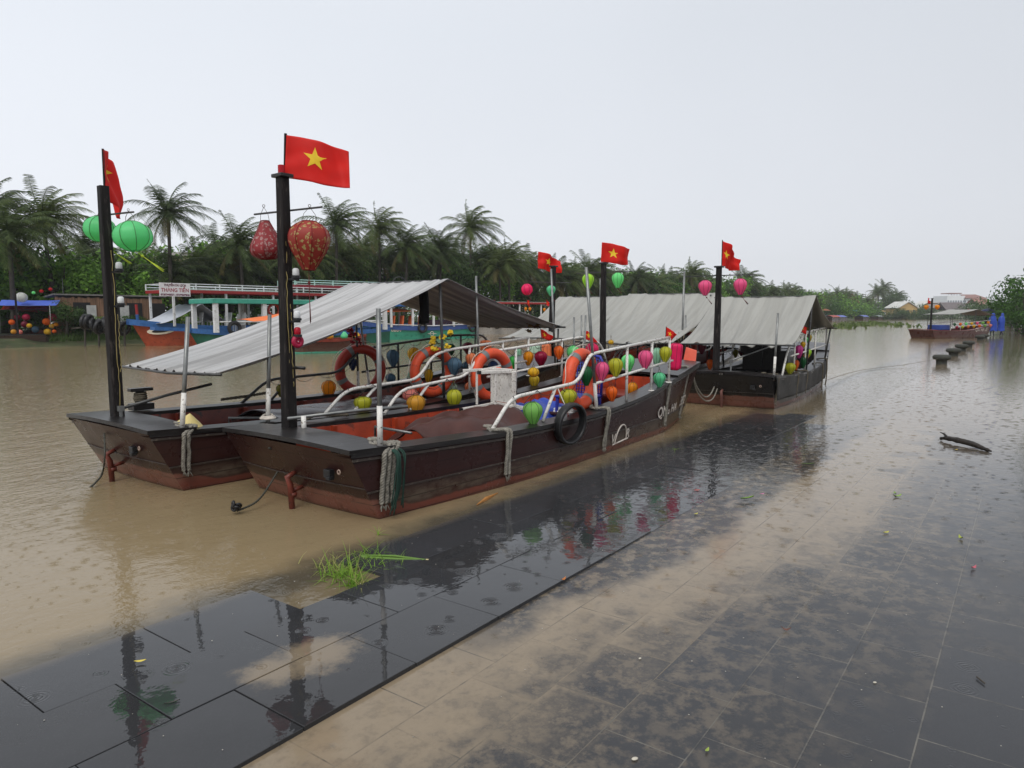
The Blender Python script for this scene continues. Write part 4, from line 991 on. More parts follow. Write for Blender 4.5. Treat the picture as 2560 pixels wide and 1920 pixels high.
# ------------------------------------------------------------------ flags with a yellow star
def flag(corners, star, label, Yd, waves=(.03, 1.3), fold=None, staff=None, group='red flags with a yellow star', seed=0, name='flag'):
    """corners: TL, TR, BR, BL pixels (+ depth offsets); cloth with real folds; star = (s, t, size) on the cloth"""
    P = [AY(px, py, Yd + dy) for px, py, dy in corners]
    wid = (P[1] - P[0]).length
    fdir = (P[1] - P[0]).cross(P[3] - P[0]).normalized()
    def S(s, t):
        p = P[0].lerp(P[1], s).lerp(P[3].lerp(P[2], s), t)
        w = waves[0] * (.25 + s) * (sin(2 * pi * (waves[1] * s + .25 * t + seed)) + .5 * sin(2 * pi * (2.7 * s - .6 * t + seed * 2))) + .5 * waves[0] * noise.noise((s * 3, t * 3, seed))
        return p + fdir * w + Vector((0, 0, waves[0] * .5 * sin(pi * s * 1.5 + t)))
    root = MB().grid(S, 36, 22).build(name, REDFLAG, None, smooth=True, thick=.0015)
    hh = (P[3] - P[0]).length
    mb = MB(); s0, t0, r = star
    ax = wid; ay = hh
    def SP(x, y, off):
        s = s0 + x / ax; t = t0 + y / ay; p = S(s, t); e = .01
        n = (S(s + e, t) - S(s - e, t)).cross(S(s, t + e) - S(s, t - e)).normalized()
        return p + n * off
    for off in (.0035, -.0035):
        out = [(r * (1 if k % 2 == 0 else .40) * sin(k * pi / 5), -r * (1 if k % 2 == 0 else .40) * cos(k * pi / 5)) for k in range(10)]
        vs = []; m = 5
        for j in range(m + 1):
            for k in range(10): vs.append(SP(out[k][0] * j / m, out[k][1] * j / m, off))
        mb.add(vs, [(j * 10 + k, j * 10 + (k + 1) % 10, (j + 1) * 10 + (k + 1) % 10, (j + 1) * 10 + k) for j in range(m) for k in range(10)])
    st = mb.build('star', STARY, root, smooth=True)
    if staff:
        MB().tube([P[0] + (P[0] - P[3]) * .03, P[3] + (P[3] - P[0]) * staff], .008 if hh > .2 else .004, 6).build('staff', DARKWOOD, root)
    c = P[3].copy()
    for o in [root] + list(root.children): o.data.transform(Matrix.Translation(-c))
    root.location = c
    return tag(root, label, 'flag', group)
flag([(716, 337, 0), (872, 374, .12), (875, 468, .05), (711, 448, 0)], (.46, .44, .100), 'largest red flag with yellow star flying from the nearest mast', 6.25, (.022, 1.1), seed=.15)
flag([(257, 374, 0), (284, 425, .5), (316, 545, .45), (262, 490, .0)], (.40, .33, .09), 'limp folded red flag drooping over the leftmost mast', 6.85, (.05, 1.6), seed=.6)
flag([(1346, 629, 0), (1403, 650, .25), (1399, 681, .25), (1345, 674, 0)], (.45, .46, .085), 'red star flag on the farthest of the dark masts', 15.2, (.05, 1.2), seed=.3)
flag([(1504, 606, 0), (1576, 620, .2), (1571, 661, .2), (1503, 657, 0)], (.42, .5, .10), 'squarely spread red star flag on the middle rear mast', 13.6, (.035, 1.2), seed=.9)
flag([(1806, 602, 0), (1853, 645, .3), (1842, 673, .35), (1804, 670, 0)], (.22, .50, .10), 'red star flag with a sagging corner on the rightmost rear mast', 12.75, (.06, 1.0), seed=.45, staff=.1)
SFG = 'small star flags tied to the railings'
flag([(*z6(248, 600), 0), (*z6(262, 618), .1), (*z6(270, 652), .1), (*z6(247, 640), 0)], (.4, .5, .03), 'tiny drooping red flag left of the farthest dark mast', 26, (.03, 1.), group=SFG, staff=1.2, seed=.2)
flag([(*z6(398, 598), 0), (*z6(412, 616), .1), (*z6(416, 652), .1), (*z6(397, 640), 0)], (.4, .5, .03), 'tiny drooping red flag right of the farthest dark mast', 26, (.03, 1.), group=SFG, staff=1.2, seed=.8)
a = FA.W(*FA.L(*z5(1900, 225), -.85))
flag([(*z5(1885, 128), 0), (*z5(1975, 190), .05), (*z5(1935, 250), .05), (*z5(1880, 215), 0)], (.45, .5, .035), 'small red star flag at the stern end of the nearest railing', a.y, (.012, 1.), group=SFG, staff=.3)
a = FA.W(*FA.L(*z5(1170, 215), .85))
flag([(*z5(1175, 165), 0), (*z5(1235, 175), .1), (*z5(1290, 262), .12), (*z5(1180, 240), 0)], (.42, .5, .045), 'small creased red star flag on the rail above the magenta lantern', a.y, (.016, 1.), group=SFG, staff=.4, seed=.3)
a = FB.W(*FB.L(*z5(850, 200), -.85))
flag([(*z5(800, 148), 0), (*z5(905, 205), .1), (*z5(885, 248), .12), (*z5(808, 225), 0)], (.35, .5, .05), 'small dark red star flag below the dried flowers under the awning tip', a.y, (.016, 1.), group=SFG, staff=.3, seed=.7)
a = FC.W(*FC.L(*z7(1615, 640), -.85))
flag([(*z7(1600, 585), 0), (*z7(1640, 600), .1), (*z7(1635, 675), .12), (*z7(1585, 655), 0)], (.4, .5, .03), 'tiny red flag at the right edge of the rear grey awning', a.y, (.012, 1.), group=SFG, staff=.2, seed=.5)

# ------------------------------------------------------------------ lifebuoys
def lifebuoy(c, axis, R0, mat, label, rope=True, roll=0, dangle=True):
    root = empty('lifebuoy', c, 0, label, 'lifebuoy', 'lifebuoys hung on the boat railings')
    q = Vector(axis).to_track_quat('Z', 'Y').to_matrix() @ Matrix.Rotation(roll, 3, 'Z'); r = R0 * .245
    MB().torus((0, 0, 0), R0, r, q, 56, 16).build('ring', mat, root, smooth=True)
    for k in range(4):
        a = pi / 4 + k * pi / 2; MB().torus((0, 0, 0), R0, r + .002, q, 6, 16, a - .10, a + .10).build('reflective_band', GREYTAPE, root, smooth=True)
    if rope:
        mb = MB()
        for k in range(4):
            a0 = pi / 4 + k * pi / 2; pts = []
            for i in range(11):
                a = a0 + i / 10 * pi / 2; rr = R0 + r + .006 + .035 * sin(pi * i / 10); pts.append(q @ Vector((rr * cos(a), rr * sin(a), .02 * sin(i))))
            mb.tube(pts, .0045, 5)
        mb.build('grab_line', WHITEROPE, root, smooth=True)
    return root
def ring_at(F_, zf, x, y, hz, v, mat, label, yaw=0, roll=0.3):
    p = F_.W(*F_.L(*zf(x, y), v)); d = p.y; H_ = hz / 3.456 * d / FPX
    ax = (F_.l + F_.h * yaw).normalized(); lifebuoy(p, ax, H_ / 2 / 1.245, mat, label, roll=roll)
ring_at(FB, z4, 903, 915, 452, .86, RINGDK, 'leftmost lifebuoy, dark red in the shade of the striped awning', .42)
ring_at(FB, z4, 1525, 930, 440, -.70, RINGOR, 'second lifebuoy from the left, below the yellow roses', .25)
ring_at(FA, z4, 2040, 960, 470, .80, RINGOR, 'third lifebuoy from the left, behind the white wooden chair', .15)
ring_at(FA, z5, 1150, 583, 545, -.70, RINGOR, 'rightmost and nearest orange lifebuoy, behind the dark green lantern', -.08, roll=.2)
p = FD.W(*FD.L(1725, 868, -.6)); lifebuoy(p, FD.l, .27, RINGDK, 'dark maroon lifebuoy in shade under the right rear awning', rope=False)

# ------------------------------------------------------------------ ropes over the gunwale
def strands(mb, pts, r, turns_per_m=14, n=3):
    pp = spline(pts, 8); L = 0; acc = [0]
    for a, b in zip(pp, pp[1:]): L += (b - a).length; acc.append(L)
    for k in range(n):
        out = []
        for i, p in enumerate(pp):
            t = (pp[min(i + 1, len(pp) - 1)] - pp[max(i - 1, 0)]).normalized(); u = t.orthogonal().normalized() if i == 0 else (u - t * u.dot(t)).normalized(); w = t.cross(u)
            a = 2 * pi * (k / n + acc[i] * turns_per_m); out.append(p + (u * cos(a) + w * sin(a)) * r * .55)
        mb.tube(out, r * .60, 6)
    return pp[-1]
def side_rope(F_, H_, px, py0, py1, label, r=.013, n=2, mat=None, frame=None, name='mooring_rope'):
    """doubled rope: a turn on the deck, over the gunwale and down the side"""
    q = hullpx(F_, px, py0); u = q.x; q1 = hullpx(F_, px, py1); zb = q1.z
    g = H_.Z(u); mb = MB()
    rr = random.Random(int(px))
    for k in range(n):
        du = (k - (n - 1) / 2) * r * 2.6
        w = H_.G(u) + .022
        pts = [(u - .02 + du, -(w - .22), g + .03), (u - .08 + du, -(w - .12), g + .035), (u + du, -(w - .02), g + .035)]
        m = 6
        for i in range(m + 1):
            z = g - .02 + (zb - g + .02) * i / m; uc_ = u + H_.rake * (max(z, 0) / .56) * max(0, 1 - max(u, 0) / .9) - .10 * max(0, 1 - u / .9); s_ = H_.pt(uc_, -1, max(z, -.05), .024 + .004 * sin(i + k)); pts.append((u - .10 * max(0, 1 - u / .9) + du + rr.uniform(-.006, .006), s_.y, z))
        e = strands(mb, pts, r)
        for j in range(7): mb.tube([e, e + Vector((rr.uniform(-.03, .03), rr.uniform(-.03, .005), rr.uniform(-.06, -.03)))], .003, 4)
    mb.torus((u - .02, -(H_.G(u) - .22), g + .05), .035, r * .8, Matrix.Identity(3), 14, 6)
    o = mb.build(name, mat or ROPE, None, smooth=True)
    o.location = F_.o; o.rotation_euler = (0, 0, F_.rz)
    return tag(o, label, 'rope', 'ropes hanging over the hull sides')
side_rope(FA, HL, 984, 1110, 1250, 'thick tangled rope bundle hanging at the nearest bow corner', r=.019, n=3)
mb = MB(); rr = random.Random(5)
for k in range(9):
    y = -.93 - .02 * rr.random(); x0 = .10 + rr.uniform(-.04, .05); mb.tube(spline([(x0, y + .1, .56), (x0, y - .03, .52), (x0 + rr.uniform(-.03, .03), y - .02, .3), (x0 + rr.uniform(-.03, .03), y + .03, rr.uniform(.02, .12))], 5), .006, 5)
o = mb.build('cord_tangle', M((.014, .040, .030), .8, var=.4), None, smooth=True); o.location = FA.o; o.rotation_euler = (0, 0, FA.rz); tag(o, 'dark green cords hanging with the rope bundle at the nearest bow', 'cord')
side_rope(FA, HL, 1268, 1090, 1184, 'grey rope hanging over the nearest hull left of the tyre', r=.016)
side_rope(FA, HL, 1517, 1030, 1112, 'rope hanging beside the VOR lettering', r=.014)
side_rope(FA, HL, 1668, 975, 1052, 'rope hanging across the registration letters', r=.0125)
side_rope(FA, HL, 1712, 950, 1030, 'rope hanging at the stern end of the nearest hull', r=.0125)
side_rope(FB, HL, 484, 1090, 1172, 'grey doubled rope on the side of the left boat near its bow', r=.017)
for i, (px, y0, y1, lb) in enumerate(((1952, 950, 1005, 'first rope from the front on the fabric-wrapped side'), (2003, 925, 985, 'second rope from the front on the fabric-wrapped side'), (2026, 915, 975, 'third rope from the front on the fabric-wrapped side'))):
    side_rope(FC, HC, px, y0, y1, lb, r=.014, n=1, mat=ROPEDARK)
q = [FC.W(3.1, -.9, .53), FC.W(3.9, -.88, .6), FC.W(4.7, -.86, .66)]
for i, (u_, nm) in enumerate(((3.6, 'dark rope near the far end of the fabric-wrapped side'), (4.3, 'last dark rope at the far end of the fabric-wrapped side'))):
    mb = MB(); g = HC.Z(u_); w = HC.G(u_) + .04
    e = strands(mb, [(u_, -(w - .2), g + .03), (u_, -w + .01, g + .04), (u_, -w - .02, g - .1), (u_ + .03, -w - .01, .2), (u_, -w, .06)], .015)
    for j in range(6): mb.tube([e, e + Vector((rr.uniform(-.03, .03), rr.uniform(-.03, 0), -.05))], .003, 4)
    o = mb.build('mooring_rope', ROPEDARK, None, smooth=True); o.location = FC.o; o.rotation_euler = (0, 0, FC.rz); tag(o, nm, 'rope', 'ropes hanging over the hull sides')
# ropes from the stern to the boat behind
def world_rope(pts, r, mat, label, name='mooring_rope', n=3, group=None):
    mb = MB()
    if n: strands(mb, pts, r, 12)
    else: mb.tube(spline(pts, 6), r, 6)
    o = mb.build(name, mat, None, smooth=True); origin_to(o, pts[0]); return tag(o, label, 'rope', group)
def zp(zf, x, y, Y): return AY(*zf(x, y), Y)
world_rope([zp(z7, 400, 1090, 11.0), zp(z7, 440, 1240, 11.2), zp(z7, 520, 1355, 11.6), zp(z7, 590, 1340, 12.0), zp(z7, 650, 1220, 12.4), zp(z7, 700, 1100, 12.7)], .012, ROPE, 'upper slack rope looping between the nearest stern and the black boat')
world_rope([zp(z7, 405, 1150, 11.0), zp(z7, 450, 1310, 11.2), zp(z7, 540, 1405, 11.6), zp(z7, 620, 1380, 12.0), zp(z7, 670, 1270, 12.3), zp(z7, 722, 1108, 12.7)], .012, ROPE, 'lower knotted slack rope looping between the nearest stern and the black boat')
k0 = G(593, 1277, .03)
a0 = FA.W(*(bow_pt(0, .16, .50, .01)))
world_rope([a0, G(705, 1150, .36), G(672, 1215, .15), G(640, 1255, .06), k0], .009, M((.05, .05, .04), .6), 'black bow line of the nearest boat curving down to the water', n=3)
mb = MB(); rr = random.Random(9)
for k in range(5): mb.torus(k0 + Vector((rr.uniform(-.03, .03), rr.uniform(-.02, .02), .02 + rr.random() * .05)), .022, .011, Matrix.Rotation(rr.random() * 3, 3, 'X') @ Matrix.Rotation(rr.random() * 3, 3, 'Y'), 12, 6)
o = mb.build('rope_knot', BLACKRUB, None, smooth=True); origin_to(o, k0); tag(o, 'black knot at the end of the nearest bow line, on the water', 'knot')
b0 = FB.W(*(bow_pt(0, .02, .48, .01)))
world_rope([b0, G(262, 1140, .3), G(255, 1185, .1), G(235, 1210, .03), G(217, 1223, -.03)], .009, M((.05, .05, .04), .6), 'black bow line of the left boat dipping into the brown water')
world_rope([FC.W(4.7, -.8, .12), G(2150, 926, .03), G(2260, 912, .06), G(2345, 897, .2)], .006, M((.16, .13, .10), .8), 'thin line stretched low over the water to the nearest bollard', n=0)
world_rope([FB.W(2.0, .85, .62), FB.W(1.75, .86, .60), FB.W(1.35, .86, .585)], .02, ROPEDARK, 'frayed rope lashed round the foot of the far left railing')

# ------------------------------------------------------------------ tyre on the hull
def tyre(c, axis, R0, r, label, group=None, sq=1):
    q = Vector(axis).to_track_quat('Z', 'Y').to_matrix(); root = MB()
    prof = [(.62, .5), (.8, .62), (1.0, .55), (1.04, .3), (1.05, 0), (1.04, -.3), (1.0, -.55), (.8, -.62), (.62, -.5), (.68, -.2), (.68, .2)]
    vs = []; n = 48
    for i in range(n):
        a = 2 * pi * i / n
        for k, (rr_, zz) in enumerate(prof):
            tr = .006 if (i % 2 and 1 < k < 7) else 0
            rad = R0 * (rr_ * .42 + .58) if False else R0 - (1.05 - rr_) * r * 2.0 - tr * r / .05
            vs.append(q @ Vector((rad * cos(a), rad * sin(a) * sq, zz * r * 1.5)))
    m = len(prof)
    root.add(vs, [(i * m + k, ((i + 1) % n) * m + k, ((i + 1) % n) * m + (k + 1) % m, i * m + (k + 1) % m) for i in range(n) for k in range(m)])
    o = root.build('tyre', BLACKRUB, None, smooth=True); o.location = c
    return tag(o, label, 'tyre', group)
q = hullpx(FA, *z5(1010, 960)); q.y = HL.pt(q.x, -1, q.z).y - .07
tp = FA.W(*q); tyre(tp, (-FA.l + Vector((0, 0, -.10)) - FA.h * .12), .222, .05, 'black tyre fender hanging on the side of the nearest hull')
world_rope([tp + Vector((0, 0, .20)), FA.W(q.x + .02, q.y + .05, .62), FA.W(q.x + .02, -.85, .86)], .006, WHITEROPE, 'white cord tying the tyre to the railing', n=0)
MBt = lambda: MB()
q = FB.W(*FB.L(*z4(1545, 1170), -.3)); tyre(q, FB.h * .8 + FB.l * .2 + Vector((0, 0, .2)), .24, .08, 'black tyre lying inside the left boat below the second lifebuoy')

# ------------------------------------------------------------------ things lying in the boats
# overturned white wooden chair
c0 = FA.W(*FA.L(*z5(400, 735), .12)); c0.z = .50
ch = empty('wooden_chair', c0, FA.rz, 'white painted wooden chair lying on its side in the nearest boat', 'chair')
ch.rotation_euler = (0, 0, radians(40))
def chair_part(name, boxes, bev=.004):
    mb = MB()
    for a, b, w, h in boxes: mb.bar(a, b, w, h)
    return mb.build(name, WHITEPAINT, ch, bevel=bev)
# chair lies on its back edge: legs point left (-x), seat is a near vertical panel on the right
for y, z in ((-.17, .46), (.17, .46), (-.17, .06), (.17, .06)):
    lg = chair_part('leg', [((-.34, y, z - (.03 if z < .2 else -.01)), (.14, y, z), .034, .034)])
    MB().box((-.345, y, z - (.03 if z < .2 else -.01)), (.03, .037, .037)).build('rubber_foot', BLACKRUB, lg)
sb = MB()
for i in range(4): sb.box((.15, -.135 + i * .09, .26), (.02, .085, .34))
sb.build('seat', WHITEPAINT, ch, bevel=.003)
chair_part('seat_frame', [((.13, -.19, .46), (.13, .19, .46), .03, .05), ((.13, -.19, .06), (.13, .19, .06), .03, .05), ((.13, -.19, .06), (.13, -.19, .46), .03, .05), ((.13, .19, .06), (.13, .19, .46), .03, .05)])
chair_part('backrest', [((.13, -.17, .04), (.50, -.17, .00), .034, .034), ((.13, .17, .04), (.50, .17, .00), .034, .034), ((.28, -.17, .025), (.28, .17, .025), .05, .018), ((.44, -.17, .01), (.44, .17, .01), .05, .018)])
chair_part('stretcher', [((-.12, -.17, .07), (-.12, -.17, .46), .022, .022), ((-.12, .17, .07), (-.12, .17, .46), .022, .022), ((-.05, -.17, .46), (-.05, .17, .46), .022, .022)])
# blue plastic chair with a lattice back
bc = FA.W(3.55, -.38, .20); ch2 = empty('plastic_chair', bc, FA.rz, 'blue plastic chair with a lattice back behind the orange lantern', 'chair'); BLUEP = M((.025, .035, .30), .35, var=.1)
def bb(y, z): return Vector((.19 + .08 * z, y * (1 - .12 * z), z + .42))
mb = MB().tube([bb(-.2, -.02), bb(-.21, .40), bb(-.17, .47), bb(0, .49), bb(.17, .47), bb(.21, .40), bb(.2, -.02)], .017, 8)
for i in range(9): mb.tube([bb(-.16 + i * .04, .0), bb(-.16 + i * .04, .47)], .006, 4)
for i in range(10): mb.tube([bb(-.2, .03 + i * .045), bb(.2, .03 + i * .045)], .0055, 4)
mb.build('backrest', BLUEP, ch2, smooth=True)
MB().box((0, 0, .42), (.42, .42, .03)).build('seat', BLUEP, ch2, bevel=.012)
for x in (-.18, .18):
    for y in (-.18, .18): MB().tube([(x, y, .41), (x * 1.15, y * 1.1, 0)], [.022, .016], 8).build('leg', BLUEP, ch2)
# salmon bench-back at the stern
sbn = FA.W(*FA.L(*z7(335, 1010), -.35)); sal = M((.62, .10, .055), .4, var=.08); sp_ = empty('stern_seat', (sbn.x, sbn.y, .78), FA.rz, 'salmon orange moulded seat at the stern of the nearest boat', 'seat')
MB().box((0, 0, .06), (.30, .42, .12)).build('seat', sal, sp_, bevel=.03)
MB().add([(.12, -.22, .08), (.12, .2, .08), (.26, .16, .50), (.26, -.2, .42), (.17, -.22, .08), (.17, .2, .08), (.31, .16, .50), (.31, -.2, .42)], [(0, 1, 2, 3), (7, 6, 5, 4), (0, 4, 5, 1), (1, 5, 6, 2), (2, 6, 7, 3), (3, 7, 4, 0)]).build('backrest', sal, sp_, bevel=.015)
sp_.scale = (.5, .5, .62)
# crumpled blue tarpaulin
c = FA.W(2.9, .10, 0); s5 = FA.W(*FA.L(*z5(790, 800), .15))
def crump(a, b):
    x = (a - .5) * 1.0; y = (b - .5) * .75; e = max(abs(a - .5), abs(b - .5)) * 2
    z = .17 * (1 - e ** 2) + .05 * noise.noise((x * 6, y * 6, 3)) + .03 * noise.noise((x * 14, y * 14, 9))
    return Vector((x + .05 * noise.noise((y * 5, x * 3, 1)), y + .05 * noise.noise((x * 4, y * 4, 6)), z))
o = MB().grid(crump, 30, 24).build('tarpaulin', M((.02, .05, .33), .35, var=.15, scale=5), None, smooth=True); o.location = (s5.x, s5.y, s5.z - .12); o.rotation_euler = (0, 0, FA.rz); tag(o, 'crumpled blue tarpaulin heaped behind the green lantern', 'tarpaulin')
# white foam box lid beside it
s6 = FA.W(*FA.L(*z5(1040, 860), -.25)); mb = MB().box((0, 0, 0), (.34, .26, .03)).box((0, 0, -.02), (.30, .22, .02)).box((.01, .01, .03), (.32, .25, .025))
o = mb.build('foam_board', M((.62, .62, .60), .5, var=.06), None, bevel=.006); o.location = s6; o.rotation_euler = (.05, .04, FA.rz + .2); tag(o, 'white foam boards lying behind the black tyre', 'board')
# orange life jacket hanging in the third lifebuoy
s7 = FA.W(*FA.L(*z4(2095, 990), .66))
lj = empty('life_jacket', s7, FA.rz, 'orange life jacket hanging in the third lifebuoy by the white chair', 'life jacket')
def jk(sy):
    def f(a, b):
        th = a * 2 * pi; r1, r2 = .085 + .015 * noise.noise((a * 4, b * 3, sy)), .05; z = .20 - .42 * b
        sc_ = (1 - .3 * abs(b - .5) ** 2) * (.2 + .8 * min(1, 8 * b, 8 * (1 - b) + .001)); return Vector((r2 * sin(th) * sc_, sy * .09 + r1 * cos(th) * sc_, z))
    return f
lj.scale = (.6, .6, .6); lj.location.z -= .03; JO = M((.75, .10, .012), .5, var=.12, bump=.004)
for sy in (-1, 1): MB().grid(jk(sy), 18, 12).build('foam_panel', JO, lj, smooth=True)
MB().tube([(.0, -.08, .17), (0, -.05, .28), (0, .05, .28), (0, .08, .17)], .02, 8).build('collar', JO, lj, smooth=True)
MB().tube([(-.05, -.17, -.02), (-.06, 0, -.03), (-.05, .17, -.02)], .012, 6).build('strap', BLACKRUB, lj, smooth=True)
# conical straw hat with painted flowers
m_, nt_, b_, o_ = mat_new('painted_straw'); tcn = N(nt_, 'ShaderNodeTexCoord'); vo = N(nt_, 'ShaderNodeTexVoronoi'); vo.inputs['Scale'].default_value = 11
nt_.links.new(tcn.outputs['Object'], vo.inputs['Vector']); rp = N(nt_, 'ShaderNodeValToRGB'); rp.color_ramp.interpolation = 'CONSTANT'; e_ = rp.color_ramp.elements
e_[0].position = 0; e_[0].color = (.62, .50, .20, 1); e_[1].position = .45; e_[1].color = (.55, .10, .10, 1)
for ps, cc in ((.58, (.60, .48, .18)), (.72, (.10, .30, .22)), (.80, (.68, .62, .40)), (.93, (.62, .14, .04))): x_ = e_.new(ps); x_.color = (*cc, 1)
sc_ = N(nt_, 'ShaderNodeSeparateColor'); nt_.links.new(vo.outputs['Color'], sc_.inputs[0]); nt_.links.new(sc_.outputs[0], rp.inputs[0]); nt_.links.new(rp.outputs[0], b_.inputs['Base Color']); b_.inputs['Roughness'].default_value = .4
hp = FB.LZ(455, 1075, .56); mb = MB().lathe([(0, .195), (.004, .198), (.05, .145), (.10, .092), (.145, .040), (.175, .002)], 32)
ht = mb.build('conical_hat', m_, None, smooth=True); ht.location = FB.W(.38, -.55, .545); hq = FB.LZ(453, 1062, .58); ht.location = FB.W(hq.x + .06, hq.y, .505); ht.rotation_euler = (-.12, .1, 0); tag(ht, 'painted conical straw hat lying at the bow of the left boat', 'hat')
MB().torus((0, 0, .002), .206, .004, Matrix.Identity(3), 32, 5).build('brim_hoop', M((.45, .33, .15), .5), ht, smooth=True)
bq = FB.W(*FB.L(*z5(960, 560), -.2)); mb = MB(); rr = random.Random(44)
for k in range(150):
    a_ = rr.uniform(0, 6.28); e_l = rr.uniform(-.1, 1.2); d_ = Vector((cos(a_) * cos(e_l), sin(a_) * cos(e_l), sin(e_l))); p_ = Vector((rr.gauss(0, .07), rr.gauss(0, .07), rr.uniform(-.15, .02))); w_ = d_.orthogonal().normalized() * .006
    q_ = p_ + d_ * rr.uniform(.1, .26); mb.add([p_ - w_, p_ + w_, q_ + Vector((0, 0, -.03))], [(0, 1, 2)])
o = mb.build('dry_frond_bundle', leaf_mat((.03, .022, .014), (.12, .10, .06)), None); o.location = bq; tag(o, 'dry brown bundle of palm fronds heaped in the left boat near its stern', 'frond bundle')
# black cloth hanging under the awning
def cl(a, b):
    z = -.40 * b; w = .10 + .05 * b; return Vector((.03 * sin(a * 9 + b * 2) + .02 * sin(a * 21), (a - .5) * 2 * w, z + .01 * sin(a * 7)))
p = FB.W(*FB.L(*z4(1440, 235), -.55)); o = MB().grid(cl, 24, 16).build('hanging_cloth', M((.008, .008, .009), .9), None, smooth=True, thick=.006); o.location = p; o.rotation_euler = (0, 0, FB.rz - .5)
p2 = AY(*z4(1455, 515), p.y); o.scale = (1, 1, (p.z - p2.z) / .40); tag(o, 'black cloth hanging from the awning ridge of the left boat', 'cloth')
MB().tube([(0, -.11, .0), (0, .11, .0)], .005, 6).build('hanging_rod', DARKPIPE, o)

# flower bunches
def bloom(parent, c, r, mat, seed):
    rr = random.Random(seed); mb = MB()
    for k in range(14):
        a = rr.uniform(0, 2 * pi); e = rr.uniform(-.4, 1.4); d = Vector((cos(a) * cos(e), sin(a) * cos(e), sin(e))); t = d.orthogonal().normalized(); w = d.cross(t); rad = r * rr.uniform(.6, 1.05)
        vs = [d * rad * .2, d * rad * .7 + t * rad * .5, d * rad * 1.05 + w * rad * .15, d * rad * .7 - t * rad * .5 + w * rad * .3]
        mb.add([Vector(c) + v for v in vs], [(0, 1, 2, 3)])
    mb.torus(c, r * .35, r * .28, Matrix.Identity(3), 8, 5)
    mb.build('bloom', mat, parent)
def bunch(label, c, pts, col, r, leafcol=(.03, .09, .03), leaves=16, spread=.12, name='artificial_flowers'):
    root = empty(name, c, 0, label, 'flowers', 'artificial flowers tied to the boats'); mat = M(col, .55, var=.15, trans=.15, scale=20)
    for i, p in enumerate(pts): bloom(root, Vector(p) - Vector(c), r * R.uniform(.85, 1.15), mat, i + 3)
    mb = MB()
    for k in range(leaves):
        p = Vector(pts[k % len(pts)]) - Vector(c); a = R.uniform(0, 6.28); d = Vector((cos(a), sin(a) * .6, R.uniform(-.6, .5))).normalized(); t = d.cross(Vector((.2, .3, 1))).normalized(); l = spread * R.uniform(.4, .8)
        mb.add([p, p + d * l * .5 + t * l * .2, p + d * l, p + d * l * .5 - t * l * .2], [(0, 1, 2, 3)])
    for p in pts: mb.tube([Vector((0, 0, -.02)), (Vector(p) - Vector(c)) * .6 + Vector((0, 0, -.02)), Vector(p) - Vector(c)], .003, 4)
    mb.build('foliage', M(leafcol, .5, var=.3), root)
dY = FB.W(3.4, -.85, 1).y
bunch('yellow artificial roses tied to the awning post above the blue lantern', AY(*z4(1590, 690), dY), [AY(*z4(x, y), dY + R.uniform(-.08, .08)) for x, y in ((1535, 648), (1530, 682), (1612, 642), (1682, 602), (1515, 735), (1540, 740), (1655, 715))], (.80, .58, .04), .052, spread=.18)
dY = FB.W(3.3, .85, 1).y
bunch('red artificial flowers on the rail above the leftmost lifebuoy', AY(*z4(850, 640), dY), [AY(*z4(x, y), dY + R.uniform(-.08, .08)) for x, y in ((800, 580), (830, 600), (850, 615), (815, 625), (885, 655), (835, 680), (900, 680), (820, 570))], (.34, .012, .03), .045, leafcol=(.02, .05, .02))
dY = FB.W(5.9, -.85, 1).y
bunch('dried dark red and cream flowers at the awning tip of the left boat', AY(*z6(310, 800), dY), [AY(*z6(x, y), dY + R.uniform(-.1, .1)) for x, y in ((255, 785), (280, 805), (330, 800), (300, 780), (350, 790), (262, 850), (320, 815))], (.20, .13, .05), .05, leafcol=(.10, .02, .02), leaves=24)
dY = FC.W(4.6, -.85, 1).y
bunch('small mustard yellow flowers at the right tip of the rear awning', AY(*z7(1668, 640), dY), [AY(*z7(x, y), dY + R.uniform(-.1, .1)) for x, y in ((1655, 625), (1680, 630), (1668, 650), (1660, 700))], (.40, .28, .03), .05)
# dark red tied bunch by A's left rail post
# cleat with rope on the left deck of the nearest boat
q = FA.LZ(*z4(590, 1340), .55); world_rope([FA.W(q.x - .25, q.y, .56), FA.W(q.x - .05, q.y + .04, .60), FA.W(q.x + .1, q.y - .02, .58), FA.W(q.x + .3, q.y, .56)], .017, ROPEDARK, 'grey rope bundled round the foot of the left front railing')
for (zz, lb) in (((675, 1400), 'white rope wound round the foot of the pole beside the nearest mast'), ((0, 0), '')):
    if lb:
        q = FB.W(.87, -.85, .56); mb = MB()
        for k in range(3): mb.torus(q + Vector((0, 0, .012 + k * .012)), .045 + .012 * (2 - k), .012, Matrix.Rotation(.1 * k, 3, 'X'), 20, 6)
        o = mb.build('mooring_rope', WHITEROPE, None, smooth=True); origin_to(o, q); tag(o, lb, 'rope')

